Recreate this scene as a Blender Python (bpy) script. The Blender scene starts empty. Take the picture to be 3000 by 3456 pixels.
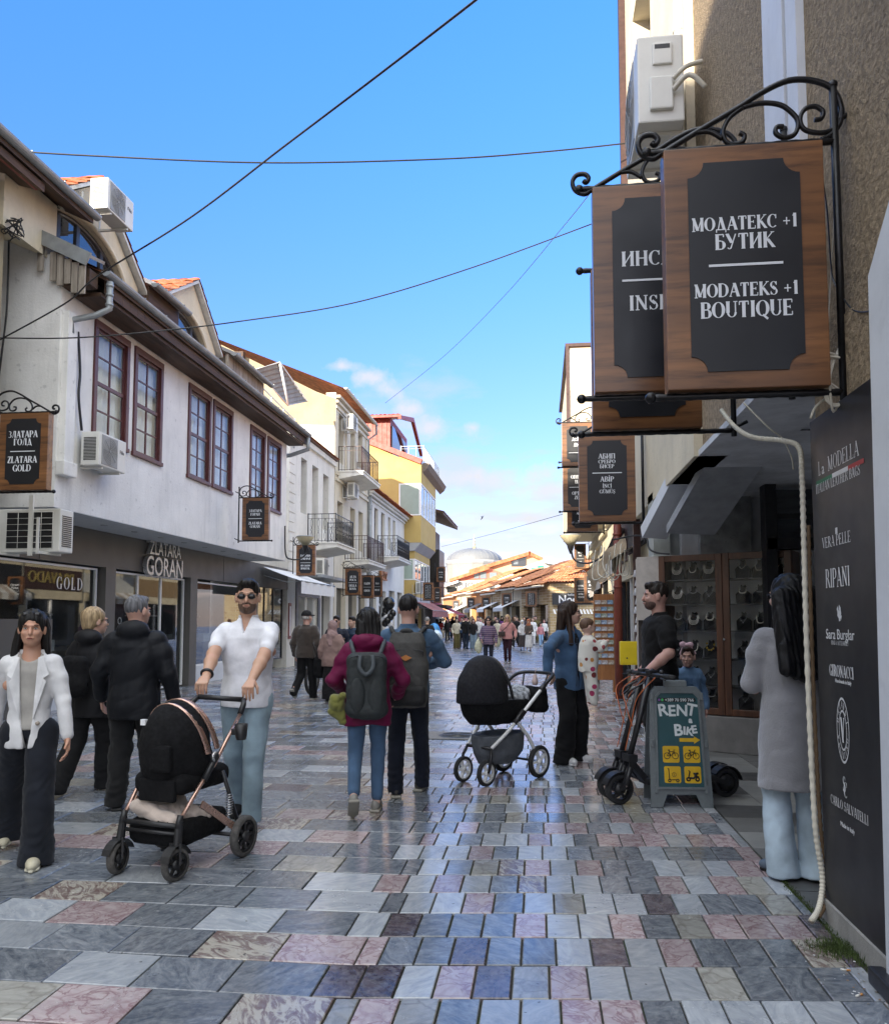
import bpy, bmesh, math, random
import numpy as np
from mathutils import Vector, Matrix, Euler
SC = bpy.context.scene
COL = SC.collection
R_ = math.radians
rnd = random.Random(7)
# ---------------------------------------------------------------- camera, light, exposure
CAMH = 1.5; FOC = 2700.0; CX, CY = 1500.0, 1900.0
PITCH = R_(4.1); YAW = math.atan((1820 - 1500) / (FOC / math.cos(PITCH)))
cam_d = bpy.data.cameras.new('camera'); cam = bpy.data.objects.new('camera', cam_d); COL.objects.link(cam)
cam.location = (0, 0, CAMH)
cam.rotation_euler = Euler((R_(90) + PITCH, 0, YAW), 'XYZ')
cam_d.sensor_fit = 'HORIZONTAL'; cam_d.sensor_width = 36; cam_d.lens = 36 * FOC / 3000
cam_d.shift_x = 0; cam_d.shift_y = (CY - 1728) / 3000
cam_d.clip_start = 0.05; cam_d.clip_end = 3000
SC.camera = cam
SUN_DIR = Vector((1.0, 2.2, -0.66)).normalized()      # the way the light travels
world = bpy.data.worlds.new('World'); SC.world = world; world.use_nodes = True
wn = world.node_tree.nodes; wl = world.node_tree.links; wn.clear()
wo = wn.new('ShaderNodeOutputWorld'); wb = wn.new('ShaderNodeBackground'); wl.new(wb.outputs[0], wo.inputs[0])
sky = wn.new('ShaderNodeTexSky'); sky.sky_type = 'NISHITA'; sky.sun_disc = False
el = math.asin(-SUN_DIR.z); az = math.atan2(-SUN_DIR.x, -SUN_DIR.y)
sky.sun_elevation = el; sky.sun_rotation = az
sky.air_density = 1.0; sky.dust_density = 0.45; sky.ozone_density = 2.4; sky.altitude = 700
wb.inputs[1].default_value = 0.15
def wnode(t, **k):
    n = wn.new(t)
    for a, b in k.items(): setattr(n, a, b)
    return n
tc = wnode('ShaderNodeTexCoord'); sep = wnode('ShaderNodeSeparateXYZ'); wl.new(tc.outputs['Generated'], sep.inputs[0])
def wmath(op, a, b=None, clamp=False):
    n = wnode('ShaderNodeMath', operation=op, use_clamp=clamp)
    for i, v in enumerate((a, b)):
        if v is None: continue
        if isinstance(v, (int, float)): n.inputs[i].default_value = v
        else: wl.new(v, n.inputs[i])
    return n.outputs[0]
# clouds on a flat layer seen in perspective: direction.xy / (z + c)
den = wmath('ADD', wmath('MAXIMUM', sep.outputs[2], 0.0), 0.12)
cx_ = wmath('DIVIDE', sep.outputs[0], den); cy_ = wmath('DIVIDE', sep.outputs[1], den)
cmb = wnode('ShaderNodeCombineXYZ'); wl.new(cx_, cmb.inputs[0]); wl.new(cy_, cmb.inputs[1])
cn = wnode('ShaderNodeTexNoise'); cn.inputs['Scale'].default_value = 1.9; cn.inputs['Detail'].default_value = 7; cn.inputs['Roughness'].default_value = 0.56
cmp_ = wnode('ShaderNodeMapping'); cmp_.inputs['Location'].default_value = (3.3, 0.35, 0.0); wl.new(cmb.outputs[0], cmp_.inputs[0])
wl.new(cmp_.outputs[0], cn.inputs['Vector'])
th = wmath('SUBTRACT', cn.outputs[0], wmath('ADD', wmath('MULTIPLY', wmath('MAXIMUM', sep.outputs[2], 0.0), 1.15), 0.235))
cov = wmath('MULTIPLY', wmath('MULTIPLY', th, 6.0, True), wmath('MULTIPLY', wmath('SUBTRACT', 0.42, sep.outputs[2]), 5.0, True), True)
cmx = wnode('ShaderNodeMix', data_type='RGBA'); wl.new(wmath('MULTIPLY', cov, 0.7), cmx.inputs[0])
hs = wnode('ShaderNodeHueSaturation'); hs.inputs['Saturation'].default_value = 1.3; hs.inputs['Value'].default_value = 1.0
wl.new(sky.outputs[0], hs.inputs['Color'])
tint = wnode('ShaderNodeMix', data_type='RGBA', blend_type='MULTIPLY'); tint.inputs[0].default_value = 1; wl.new(hs.outputs[0], tint.inputs[6]); tint.inputs[7].default_value = (1.18, .845, .935, 1); grad = wnode('ShaderNodeValToRGB'); wl.new(sep.outputs[2], grad.inputs[0]); ge = grad.color_ramp.elements
ge[0].position = 0.0; ge[0].color = (.27, .26, .30, 1); ge[1].position = 1.0; ge[1].color = (1, 1, 1, 1)
for p_, v_ in ((.12, (.33, .305, .345, 1)), (.30, (.48, .42, .455, 1)), (.65, (.70, .66, .66, 1))): e_ = ge.new(p_); e_.color = v_
tint2 = wnode('ShaderNodeMix', data_type='RGBA', blend_type='MULTIPLY'); tint2.inputs[0].default_value = 1; wl.new(tint.outputs[2], tint2.inputs[6]); wl.new(grad.outputs[0], tint2.inputs[7]); wl.new(tint2.outputs[2], cmx.inputs[6]); cmx.inputs[7].default_value = (.86, .89, .95, 1)
# a few small fair weather clouds low over the far roofs
pm_ = None; pn = wnode('ShaderNodeTexNoise'); pn.inputs['Scale'].default_value = 26; pn.inputs['Detail'].default_value = 6; pn.inputs['Roughness'].default_value = .6; wl.new(tc.outputs['Generated'], pn.inputs['Vector'])
for dx_, dz_, rx_, rz_ in ((-.205, .300, .030, .014), (-.185, .285, .026, .018), (-.155, .262, .022, .014), (-.135, .240, .030, .020), (-.080, .238, .016, .012), (-.06, .178, .085, .018), (.02, .160, .07, .012), (-.03, .125, .10, .012), (-.24, .315, .03, .010)):
    vs_ = wnode('ShaderNodeVectorMath', operation='SUBTRACT'); wl.new(tc.outputs['Generated'], vs_.inputs[0]); vs_.inputs[1].default_value = Vector((dx_, 1 - dz_ * dz_ / 2, dz_)).normalized()
    vm_ = wnode('ShaderNodeVectorMath', operation='MULTIPLY'); wl.new(vs_.outputs[0], vm_.inputs[0]); vm_.inputs[1].default_value = (1 / rx_, 1.0, 1 / rz_)
    vl_ = wnode('ShaderNodeVectorMath', operation='LENGTH'); wl.new(vm_.outputs[0], vl_.inputs[0]); q_ = wmath('SUBTRACT', 1.25, vl_.outputs['Value']); pm_ = q_ if pm_ is None else wmath('MAXIMUM', pm_, q_)
pc_ = wmath('MULTIPLY', wmath('SUBTRACT', wmath('ADD', wmath('MULTIPLY', pm_, .55), wmath('MULTIPLY', pn.outputs[0], 1.6)), .98), 2.0, True)
cm1 = wnode('ShaderNodeMix', data_type='RGBA'); wl.new(wmath('MULTIPLY', pc_, .85), cm1.inputs[0]); wl.new(cmx.outputs[2], cm1.inputs[6]); cm1.inputs[7].default_value = (.98, .97, .99, 1)
# unseen bright cloud added overhead and behind the viewer to whiten the open shade
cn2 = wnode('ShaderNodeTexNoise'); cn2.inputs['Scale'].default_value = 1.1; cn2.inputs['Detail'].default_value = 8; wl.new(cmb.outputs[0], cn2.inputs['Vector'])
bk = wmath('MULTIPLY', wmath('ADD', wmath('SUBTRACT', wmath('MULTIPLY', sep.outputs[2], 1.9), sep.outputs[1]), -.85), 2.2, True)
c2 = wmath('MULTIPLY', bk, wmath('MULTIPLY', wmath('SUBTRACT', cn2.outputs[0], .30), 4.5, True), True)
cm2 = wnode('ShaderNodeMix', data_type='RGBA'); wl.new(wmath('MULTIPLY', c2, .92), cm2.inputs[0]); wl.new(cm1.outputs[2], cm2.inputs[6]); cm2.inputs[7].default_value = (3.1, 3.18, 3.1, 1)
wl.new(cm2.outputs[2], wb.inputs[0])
sun_d = bpy.data.lights.new('sun', 'SUN'); sun = bpy.data.objects.new('sun', sun_d); COL.objects.link(sun)
sun_d.energy = 2.0; sun_d.angle = R_(0.53); sun_d.color = (1.0, 0.89, 0.72)
sun.rotation_euler = SUN_DIR.to_track_quat('-Z', 'Y').to_euler()
SC.view_settings.view_transform = 'Standard'; SC.view_settings.look = 'None'
SC.view_settings.exposure = 2.6; SC.view_settings.gamma = 1.0; SC.view_settings.use_curve_mapping = False
SC.cycles.max_bounces = 8; SC.cycles.transparent_max_bounces = 12
# pixel of the photograph -> place in the street (used only to read off positions)
_f = Vector((-math.sin(YAW) * math.cos(PITCH), math.cos(YAW) * math.cos(PITCH), math.sin(PITCH)))
_r = Vector((math.cos(YAW), math.sin(YAW), 0)); _u = _r.cross(_f)
def ray(px, py): return _f + _r * ((px - CX) / FOC) - _u * ((py - CY) / FOC)
def gnd(px, py, z=0.0):
    d = ray(px, py); t = (z - CAMH) / d.z; return d.x * t, d.y * t
def aty(px, py, Y):
    d = ray(px, py); t = Y / d.y; return d.x * t, CAMH + d.z * t
def atx(px, py, X):
    d = ray(px, py); t = X / d.x; return d.y * t, CAMH + d.z * t
# ---------------------------------------------------------------- mesh helper
class MB:
    def __init__(s): s.v = []; s.f = []; s.mi = []; s.sm = []; s.uvv = None
    def add(s, vs, fs, m=0, smooth=False):
        o = len(s.v); s.v.extend([tuple(map(float, p)) for p in vs])
        for f in fs: s.f.append(tuple(i + o for i in f)); s.mi.append(m); s.sm.append(smooth)
        return s
    def box(s, x0, y0, z0, x1, y1, z1, m=0, T=None):
        if x0 > x1: x0, x1 = x1, x0
        if y0 > y1: y0, y1 = y1, y0
        if z0 > z1: z0, z1 = z1, z0
        v = [(x, y, z) for x in (x0, x1) for y in (y0, y1) for z in (z0, z1)]
        if T is not None: v = [T @ Vector(p) for p in v]
        return s.add(v, [(0, 1, 3, 2), (4, 6, 7, 5), (0, 4, 5, 1), (2, 3, 7, 6), (0, 2, 6, 4), (1, 5, 7, 3)], m)
    def bbox(s, x0, y0, z0, x1, y1, z1, b=0.01, m=0, T=None):   # box with chamfered edges
        if x0 > x1: x0, x1 = x1, x0
        if y0 > y1: y0, y1 = y1, y0
        if z0 > z1: z0, z1 = z1, z0
        bm = bmesh.new(); bmesh.ops.create_cube(bm, size=1)
        for v in bm.verts: v.co = Vector(((x0 + x1) / 2 + v.co.x * (x1 - x0), (y0 + y1) / 2 + v.co.y * (y1 - y0), (z0 + z1) / 2 + v.co.z * (z1 - z0)))
        bmesh.ops.bevel(bm, geom=list(bm.edges), offset=b, segments=2, profile=0.6, affect='EDGES')
        vs = [v.co.copy() for v in bm.verts]; bm.verts.index_update()
        fs = [tuple(v.index for v in f.verts) for f in bm.faces]; bm.free()
        if T is not None: vs = [T @ p for p in vs]
        return s.add(vs, fs, m)
    def beam(s, a, b, w, h, m=0, up=(0, 0, 1)):
        a, b = Vector(a), Vector(b); d = (b - a); L = d.length; d.normalize(); u = Vector(up)
        x = d.cross(u)
        if x.length < 1e-4: x = d.cross(Vector((1, 0, 0)))
        x.normalize(); u = x.cross(d)
        v = []
        for p in (a, b):
            for i, j in ((-1, -1), (1, -1), (1, 1), (-1, 1)): v.append(p + x * (i * w / 2) + u * (j * h / 2))
        return s.add(v, [(0, 3, 2, 1), (4, 5, 6, 7), (0, 1, 5, 4), (1, 2, 6, 5), (2, 3, 7, 6), (3, 0, 4, 7)], m)
    def tube(s, pts, r, n=8, m=0, closed=False, caps=True, T=None):
        P = [Vector(p) for p in pts]; k = len(P); rr = r if hasattr(r, '__len__') else [r] * k
        vs = []; fs = []; prev = None
        for i in range(k):
            if closed: d = P[(i + 1) % k] - P[i - 1]
            else: d = P[min(i + 1, k - 1)] - P[max(i - 1, 0)]
            if d.length < 1e-9: d = Vector((0, 0, 1))
            d.normalize()
            if prev is None:
                a = Vector((0, 0, 1)) if abs(d.z) < .9 else Vector((1, 0, 0))
                x = d.cross(a).normalized()
            else:
                x = prev - d * prev.dot(d)
                x = x.normalized() if x.length > 1e-6 else d.orthogonal().normalized()
            prev = x; y = d.cross(x)
            for j in range(n):
                a = 2 * math.pi * j / n; vs.append(P[i] + (x * math.cos(a) + y * math.sin(a)) * rr[i])
        for i in range(k if closed else k - 1):
            i2 = (i + 1) % k
            for j in range(n): fs.append((i * n + j, i * n + (j + 1) % n, i2 * n + (j + 1) % n, i2 * n + j))
        if caps and not closed: fs += [tuple(range(n))[::-1], tuple(range((k - 1) * n, k * n))]
        if T is not None: vs = [T @ p for p in vs]
        return s.add(vs, fs, m, True)
    def cyl(s, a, b, r, r2=None, n=16, m=0): return s.tube([a, b], [r, r if r2 is None else r2], n, m)
    def lathe(s, prof, c=(0, 0, 0), n=24, m=0, axis='z', smooth=True):
        vs = []; fs = []; k = len(prof)
        for r, h in prof:
            for j in range(n):
                a = 2 * math.pi * j / n; p = (r * math.cos(a), r * math.sin(a), h)
                if axis == 'x': p = (p[2], p[0], p[1])
                if axis == 'y': p = (p[0], p[2], p[1])
                vs.append((p[0] + c[0], p[1] + c[1], p[2] + c[2]))
        for i in range(k - 1):
            for j in range(n): fs.append((i * n + j, i * n + (j + 1) % n, (i + 1) * n + (j + 1) % n, (i + 1) * n + j))
        return s.add(vs, fs, m, smooth)
    def ball(s, c, r, m=0, n=12, k=8, sc=(1, 1, 1), T=None):
        vs = []; fs = []
        for i in range(k + 1):
            t = math.pi * i / k
            for j in range(n):
                a = 2 * math.pi * j / n
                vs.append(Vector((c[0] + r * sc[0] * math.sin(t) * math.cos(a), c[1] + r * sc[1] * math.sin(t) * math.sin(a), c[2] - r * sc[2] * math.cos(t))))
        for i in range(k):
            for j in range(n): fs.append((i * n + j, i * n + (j + 1) % n, (i + 1) * n + (j + 1) % n, (i + 1) * n + j))
        if T is not None: vs = [T @ p for p in vs]
        return s.add(vs, fs, m, True)
    def prism(s, pts, d0, d1, ax='y', m=0):      # polygon in the plane across ax, extruded from d0 to d1
        n = len(pts); vs = []
        for d in (d0, d1):
            for a, b in pts: vs.append({'y': (a, d, b), 'x': (d, a, b), 'z': (a, b, d)}[ax])
        fs = [tuple(range(n)), tuple(range(n, 2 * n))[::-1]] + [(i, i + n, (i + 1) % n + n, (i + 1) % n) for i in range(n)]
        return s.add(vs, fs, m)
    def quad(s, a, b, c, d, m=0): return s.add([a, b, c, d], [(0, 1, 2, 3)], m)
    def sheet(s, fn, nu, nv, m=0, smooth=True):
        vs = [fn(i / nu, j / nv) for j in range(nv + 1) for i in range(nu + 1)]
        fs = [(j * (nu + 1) + i, j * (nu + 1) + i + 1, (j + 1) * (nu + 1) + i + 1, (j + 1) * (nu + 1) + i) for j in range(nv) for i in range(nu)]
        return s.add(vs, fs, m, smooth)
    def mesh(s, name, mats, recalc=True):
        me = bpy.data.meshes.new(name); me.from_pydata(s.v, [], s.f)
        for m in (mats if isinstance(mats, (list, tuple)) else [mats]): me.materials.append(m)
        me.polygons.foreach_set('material_index', s.mi); me.polygons.foreach_set('use_smooth', s.sm)
        if recalc:
            bm = bmesh.new(); bm.from_mesh(me); bmesh.ops.delete(bm, geom=[v for v in bm.verts if not v.link_faces], context='VERTS'); bmesh.ops.recalc_face_normals(bm, faces=bm.faces); bm.to_mesh(me); bm.free()
        me.update(); return me
    def build(s, name, mats, parent=None, recalc=True, loc=None, **k):
        return link(name, s.mesh(name, mats, recalc), parent, loc, **k)
def link(name, data, parent=None, loc=None, label=None, cat=None, group=None, kind=None):
    o = bpy.data.objects.new(name, data); COL.objects.link(o)
    if parent is not None: o.parent = parent
    if loc is not None: o.location = loc
    return tag(o, label, cat, group, kind)
def tag(o, label=None, cat=None, group=None, kind=None):
    if label: o['label'] = label
    if cat: o['category'] = cat
    if group: o['group'] = group
    if kind: o['kind'] = kind
    return o
def thing(name, label, cat, loc=(0, 0, 0), rz=0.0, group=None):
    o = bpy.data.objects.new(name, None); COL.objects.link(o); o.location = loc; o.rotation_euler = (0, 0, rz); o.empty_display_size = .1
    return tag(o, label, cat, group)
KIDS = lambda o: [c for c in o.children]
def dup(root, loc, rz=0.0, label=None, group=None, scale=None, recolor=None):
    r = root.copy(); COL.objects.link(r); r.location = loc; r.rotation_euler = (0, 0, rz)
    if scale: r.scale = (scale,) * 3
    if label: r['label'] = label
    if group: r['group'] = group
    for ch in list(root.children):
        c = ch.copy(); COL.objects.link(c); c.parent = r
        for g in list(ch.children):
            d = g.copy(); COL.objects.link(d); d.parent = c
    return r
# ---------------------------------------------------------------- materials
MATS = {}
def nt_mat(name):
    m = bpy.data.materials.new(name); m.use_nodes = True; nt = m.node_tree; nt.nodes.clear()
    o = nt.nodes.new('ShaderNodeOutputMaterial'); b = nt.nodes.new('ShaderNodeBsdfPrincipled'); nt.links.new(b.outputs[0], o.inputs[0])
    return m, nt, b
def c4(c): return (c[0], c[1], c[2], 1)
def N(nt, t, ins=None, **k):
    n = nt.nodes.new(t)
    for a, b in k.items(): setattr(n, a, b)
    for key, v in (ins or {}).items():
        if isinstance(v, bpy.types.NodeSocket): nt.links.new(v, n.inputs[key])
        else: n.inputs[key].default_value = v
    return n
def ramp(nt, fac, stops, interp='LINEAR'):
    r = nt.nodes.new('ShaderNodeValToRGB'); nt.links.new(fac, r.inputs[0]); e = r.color_ramp; e.interpolation = interp
    while len(e.elements) > 1: e.elements.remove(e.elements[-1])
    for i, (p, c) in enumerate(stops):
        q = e.elements[0] if i == 0 else e.elements.new(p)
        q.position = p; q.color = c4(c) if hasattr(c, '__len__') else (c, c, c, 1)
    return r.outputs[0]
def mixc(nt, fac, a, b, mode='MIX'):
    n = nt.nodes.new('ShaderNodeMix'); n.data_type = 'RGBA'; n.blend_type = mode
    for i, v in ((0, fac), (6, a), (7, b)):
        if isinstance(v, bpy.types.NodeSocket): nt.links.new(v, n.inputs[i])
        elif isinstance(v, (int, float)): n.inputs[i].default_value = v
        else: n.inputs[i].default_value = c4(v)
    return n.outputs[2]
def mth(nt, op, a, b=0.0, clamp=False):
    n = nt.nodes.new('ShaderNodeMath'); n.operation = op; n.use_clamp = clamp
    for i, v in enumerate((a, b)):
        if isinstance(v, bpy.types.NodeSocket): nt.links.new(v, n.inputs[i])
        else: n.inputs[i].default_value = v
    return n.outputs[0]
def mat(name, col, rough=0.6, metal=0.0, var=0.12, scale=6.0, bump=0.0, bscale=60.0, spec=0.5, col2=None, stretch=None, coords='Object', sheen=0.0, coat=0.0, detail=4.0, streak=0.0, bdist=0.01, alpha=None, emit=None, noisecut=None):
    if name in MATS: return MATS[name]
    m, nt, b = nt_mat(name); t = N(nt, 'ShaderNodeTexCoord')
    src = t.outputs[coords] if coords != 'World' else N(nt, 'ShaderNodeNewGeometry').outputs['Position']
    if stretch: src = N(nt, 'ShaderNodeMapping', {0: src, 'Scale': stretch}).outputs[0]
    n = N(nt, 'ShaderNodeTexNoise', {'Vector': src, 'Scale': scale, 'Detail': detail, 'Roughness': .6})
    a = [max(0, c * (1 - var)) for c in col]; z = col2 or [min(1, c * (1 + var)) for c in col]
    lo, hi = noisecut or (0.35, 0.65)
    cc = ramp(nt, n.outputs[0], [(lo, a), (hi, z)])
    if streak:
        st = N(nt, 'ShaderNodeTexNoise', {'Vector': N(nt, 'ShaderNodeMapping', {0: N(nt, 'ShaderNodeNewGeometry').outputs['Position'], 'Scale': (3.0, 3.0, .35)}).outputs[0], 'Scale': 1.2, 'Detail': 8.0, 'Roughness': .7})
        cc = mixc(nt, ramp(nt, st.outputs[0], [(.5, 0), (.75, streak)]), cc, [c * .45 for c in col])
        sp = N(nt, 'ShaderNodeTexNoise', {'Vector': N(nt, 'ShaderNodeNewGeometry').outputs['Position'], 'Scale': 9.0, 'Detail': 6.0})
        cc = mixc(nt, ramp(nt, sp.outputs[0], [(.63, 0), (.72, streak)]), cc, [c * .35 for c in col])
    nt.links.new(cc, b.inputs['Base Color'])
    r2 = N(nt, 'ShaderNodeTexNoise', {'Vector': src, 'Scale': scale * 2.3, 'Detail': 3.0})
    nt.links.new(ramp(nt, r2.outputs[0], [(.3, max(0.02, rough * .85)), (.7, min(1, rough * 1.12))]), b.inputs['Roughness'])
    b.inputs['Metallic'].default_value = metal; b.inputs['Specular IOR Level'].default_value = spec
    b.inputs['Sheen Weight'].default_value = sheen; b.inputs['Coat Weight'].default_value = coat
    if bump:
        bn = N(nt, 'ShaderNodeTexNoise', {'Vector': src, 'Scale': bscale, 'Detail': 5.0, 'Roughness': .65})
        bp = N(nt, 'ShaderNodeBump', {'Height': bn.outputs[0], 'Strength': bump, 'Distance': bdist}); nt.links.new(bp.outputs[0], b.inputs['Normal'])
    if emit: b.inputs['Emission Color'].default_value = c4(emit[0]); b.inputs['Emission Strength'].default_value = emit[1]
    MATS[name] = m; return m
def wood(name, c1, c2, axis=2, rough=.35, scale=1.0, coat=.2):
    if name in MATS: return MATS[name]
    m, nt, b = nt_mat(name); g = N(nt, 'ShaderNodeTexCoord'); sc = [4.0, 14.0, 14.0]; sc = {0: (3, 30, 30), 1: (30, 3, 30), 2: (30, 30, 3)}[axis]
    mp = N(nt, 'ShaderNodeMapping', {0: g.outputs['Object'], 'Scale': tuple(s * scale for s in sc)})
    n = N(nt, 'ShaderNodeTexNoise', {'Vector': mp.outputs[0], 'Scale': 1.0, 'Detail': 6.0, 'Roughness': .62, 'Distortion': .35})
    n2 = N(nt, 'ShaderNodeTexNoise', {'Vector': mp.outputs[0], 'Scale': .35, 'Detail': 2.0})
    cc = mixc(nt, ramp(nt, n2.outputs[0], [(.35, 0), (.65, .6)]), ramp(nt, n.outputs[0], [(.32, c1), (.52, c2), (.7, [x * 1.25 for x in c2])]), c1)
    nt.links.new(cc, b.inputs['Base Color']); b.inputs['Roughness'].default_value = rough; b.inputs['Coat Weight'].default_value = coat; b.inputs['Coat Roughness'].default_value = .25
    bp = N(nt, 'ShaderNodeBump', {'Height': n.outputs[0], 'Strength': .15, 'Distance': .002}); nt.links.new(bp.outputs[0], b.inputs['Normal'])
    MATS[name] = m; return m
def glass(name, tint=(.9, .95, .95), clear=.75, rough=.02, ior=1.6, dark=(.02, .025, .028)):
    if name in MATS: return MATS[name]
    m = bpy.data.materials.new(name); m.use_nodes = True; nt = m.node_tree; nt.nodes.clear()
    o = nt.nodes.new('ShaderNodeOutputMaterial')
    fr = N(nt, 'ShaderNodeFresnel', {'IOR': ior}); gl = N(nt, 'ShaderNodeBsdfGlossy', {'Color': (.95, .97, 1, 1), 'Roughness': rough})
    tr = N(nt, 'ShaderNodeBsdfTransparent', {'Color': c4(tint)}); df = N(nt, 'ShaderNodeBsdfDiffuse', {'Color': c4(dark)})
    a = N(nt, 'ShaderNodeMixShader', {0: clear, 1: df.outputs[0], 2: tr.outputs[0]})
    bf = N(nt, 'ShaderNodeNewGeometry').outputs['Backfacing']; ft = mth(nt, 'MULTIPLY', fr.outputs[0], mth(nt, 'SUBTRACT', 1.0, bf))
    a2 = N(nt, 'ShaderNodeMixShader', {0: bf, 1: a.outputs[0], 2: N(nt, 'ShaderNodeBsdfTransparent', {'Color': (1, 1, 1, 1)}).outputs[0]})
    b = N(nt, 'ShaderNodeMixShader', {0: ft, 1: a2.outputs[0], 2: gl.outputs[0]}); nt.links.new(b.outputs[0], o.inputs[0])
    MATS[name] = m; return m
def objcol(name, rough=.85, bump=.25, bscale=120, sheen=.2, var=.18, scale=9):
    """fabric whose colour is the object's own colour"""
    if name in MATS: return MATS[name]
    m, nt, b = nt_mat(name); oi = N(nt, 'ShaderNodeObjectInfo'); t = N(nt, 'ShaderNodeTexCoord')
    n = N(nt, 'ShaderNodeTexNoise', {'Vector': t.outputs['Object'], 'Scale': float(scale), 'Detail': 5.0})
    f = ramp(nt, n.outputs[0], [(.3, 1 - var), (.7, 1 + var)])
    cc = mixc(nt, 1.0, oi.outputs['Color'], f, 'MULTIPLY'); nt.links.new(cc, b.inputs['Base Color'])
    b.inputs['Roughness'].default_value = rough; b.inputs['Sheen Weight'].default_value = sheen; b.inputs['Specular IOR Level'].default_value = .25
    n2 = N(nt, 'ShaderNodeTexNoise', {'Vector': t.outputs['Object'], 'Scale': float(bscale), 'Detail': 3.0})
    bp = N(nt, 'ShaderNodeBump', {'Height': n2.outputs[0], 'Strength': bump, 'Distance': .004}); nt.links.new(bp.outputs[0], b.inputs['Normal'])
    MATS[name] = m; return m
# walls and building stuff
white_wall = mat('whitewashed_plaster', (.80, .79, .76), .85, var=.07, scale=1.3, bump=.35, bscale=25, streak=.34, bdist=.02, coords='World')
white_wall2 = mat('old_white_plaster', (.72, .70, .65), .85, var=.07, scale=1.1, bump=.3, bscale=18, streak=.38, bdist=.02, coords='World')
cream_wall = mat('cream_plaster', (.66, .58, .43), .88, var=.08, scale=1.5, bump=.3, bscale=16, streak=.22, bdist=.02, coords='World')
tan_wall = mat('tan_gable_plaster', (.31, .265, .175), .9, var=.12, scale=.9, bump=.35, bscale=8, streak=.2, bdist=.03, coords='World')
yellow_wall = mat('yellow_plaster', (.50, .355, .125), .85, var=.06, scale=.8, bump=.15, bscale=20, streak=.06, coords='World')
grey_render = mat('grey_render', (.36, .36, .37), .8, var=.05, scale=1, bump=.15, bscale=30, coords='World')
rough_wall = mat('brown_roughcast', (.44, .33, .21), .95, var=.3, scale=22, bump=1.0, bscale=34, bdist=.10, coords='World', detail=8)
pale_trim = mat('pale_painted_trim', (.62, .64, .68), .7, var=.05, scale=3, bump=.1, bscale=40, streak=.1, coords='World')
shop_grey = mat('taupe_cladding', (.105, .100, .092), .45, var=.05, scale=1.2, coords='World')
zinc = mat('grey_zinc', (.30, .32, .33), .5, metal=.35, var=.15, scale=4, coords='World')
dark_wood = wood('dark_eave_wood', (.035, .020, .013), (.10, .055, .032), 1, .7, .5, 0)
grey_wood = wood('weathered_wood', (.18, .15, .12), (.42, .37, .31), 2, .85, .6, 0)
maroon = mat('maroon_window_paint', (.085, .022, .022), .4, var=.15, scale=5, coords='World')
tile_red = mat('red_roof_tile', (.42, .13, .055), .8, var=.4, scale=3.5, bump=.4, bscale=22, bdist=.03, coords='World')
tile_orange = mat('orange_roof_tile', (.56, .20, .075), .8, var=.3, scale=2.2, bump=.4, bscale=22, bdist=.03, coords='World', col2=(.66, .30, .14))
red_metal = mat('red_sheet_metal', (.30, .035, .02), .5, var=.1, scale=2, coords='World')
iron = mat('black_iron', (.012, .012, .014), .35, metal=.3, var=.3, scale=30, bump=.2, bscale=90, bdist=.003)
iron_brown = mat('brown_iron', (.05, .022, .018), .45, metal=.2, var=.2, scale=10)
ac_white = mat('ac_casing', (.68, .67, .62), .45, var=.04, scale=4)
ac_grey = mat('ac_panel', (.30, .30, .29), .55, var=.05, scale=4)
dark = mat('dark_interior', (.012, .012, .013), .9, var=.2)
black_p = mat('black_plastic', (.018, .018, .02), .4, var=.2, scale=12)
white_p = mat('white_frame', (.75, .75, .74), .35, var=.03)
cable_w = mat('white_cable', (.62, .58, .48), .6, var=.1, scale=12)
win_dark = glass('dark_window_glass', clear=.0, ior=1.9, dark=(.02, .022, .026))
win_shop = glass('shop_window_glass', clear=.80, ior=2.0, tint=(.8, .85, .85))
win_clear = glass('clear_pane_glass', clear=.95, ior=1.33)
curtain = mat('white_curtain', (.80, .80, .81), .9, var=.05, scale=8)
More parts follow.
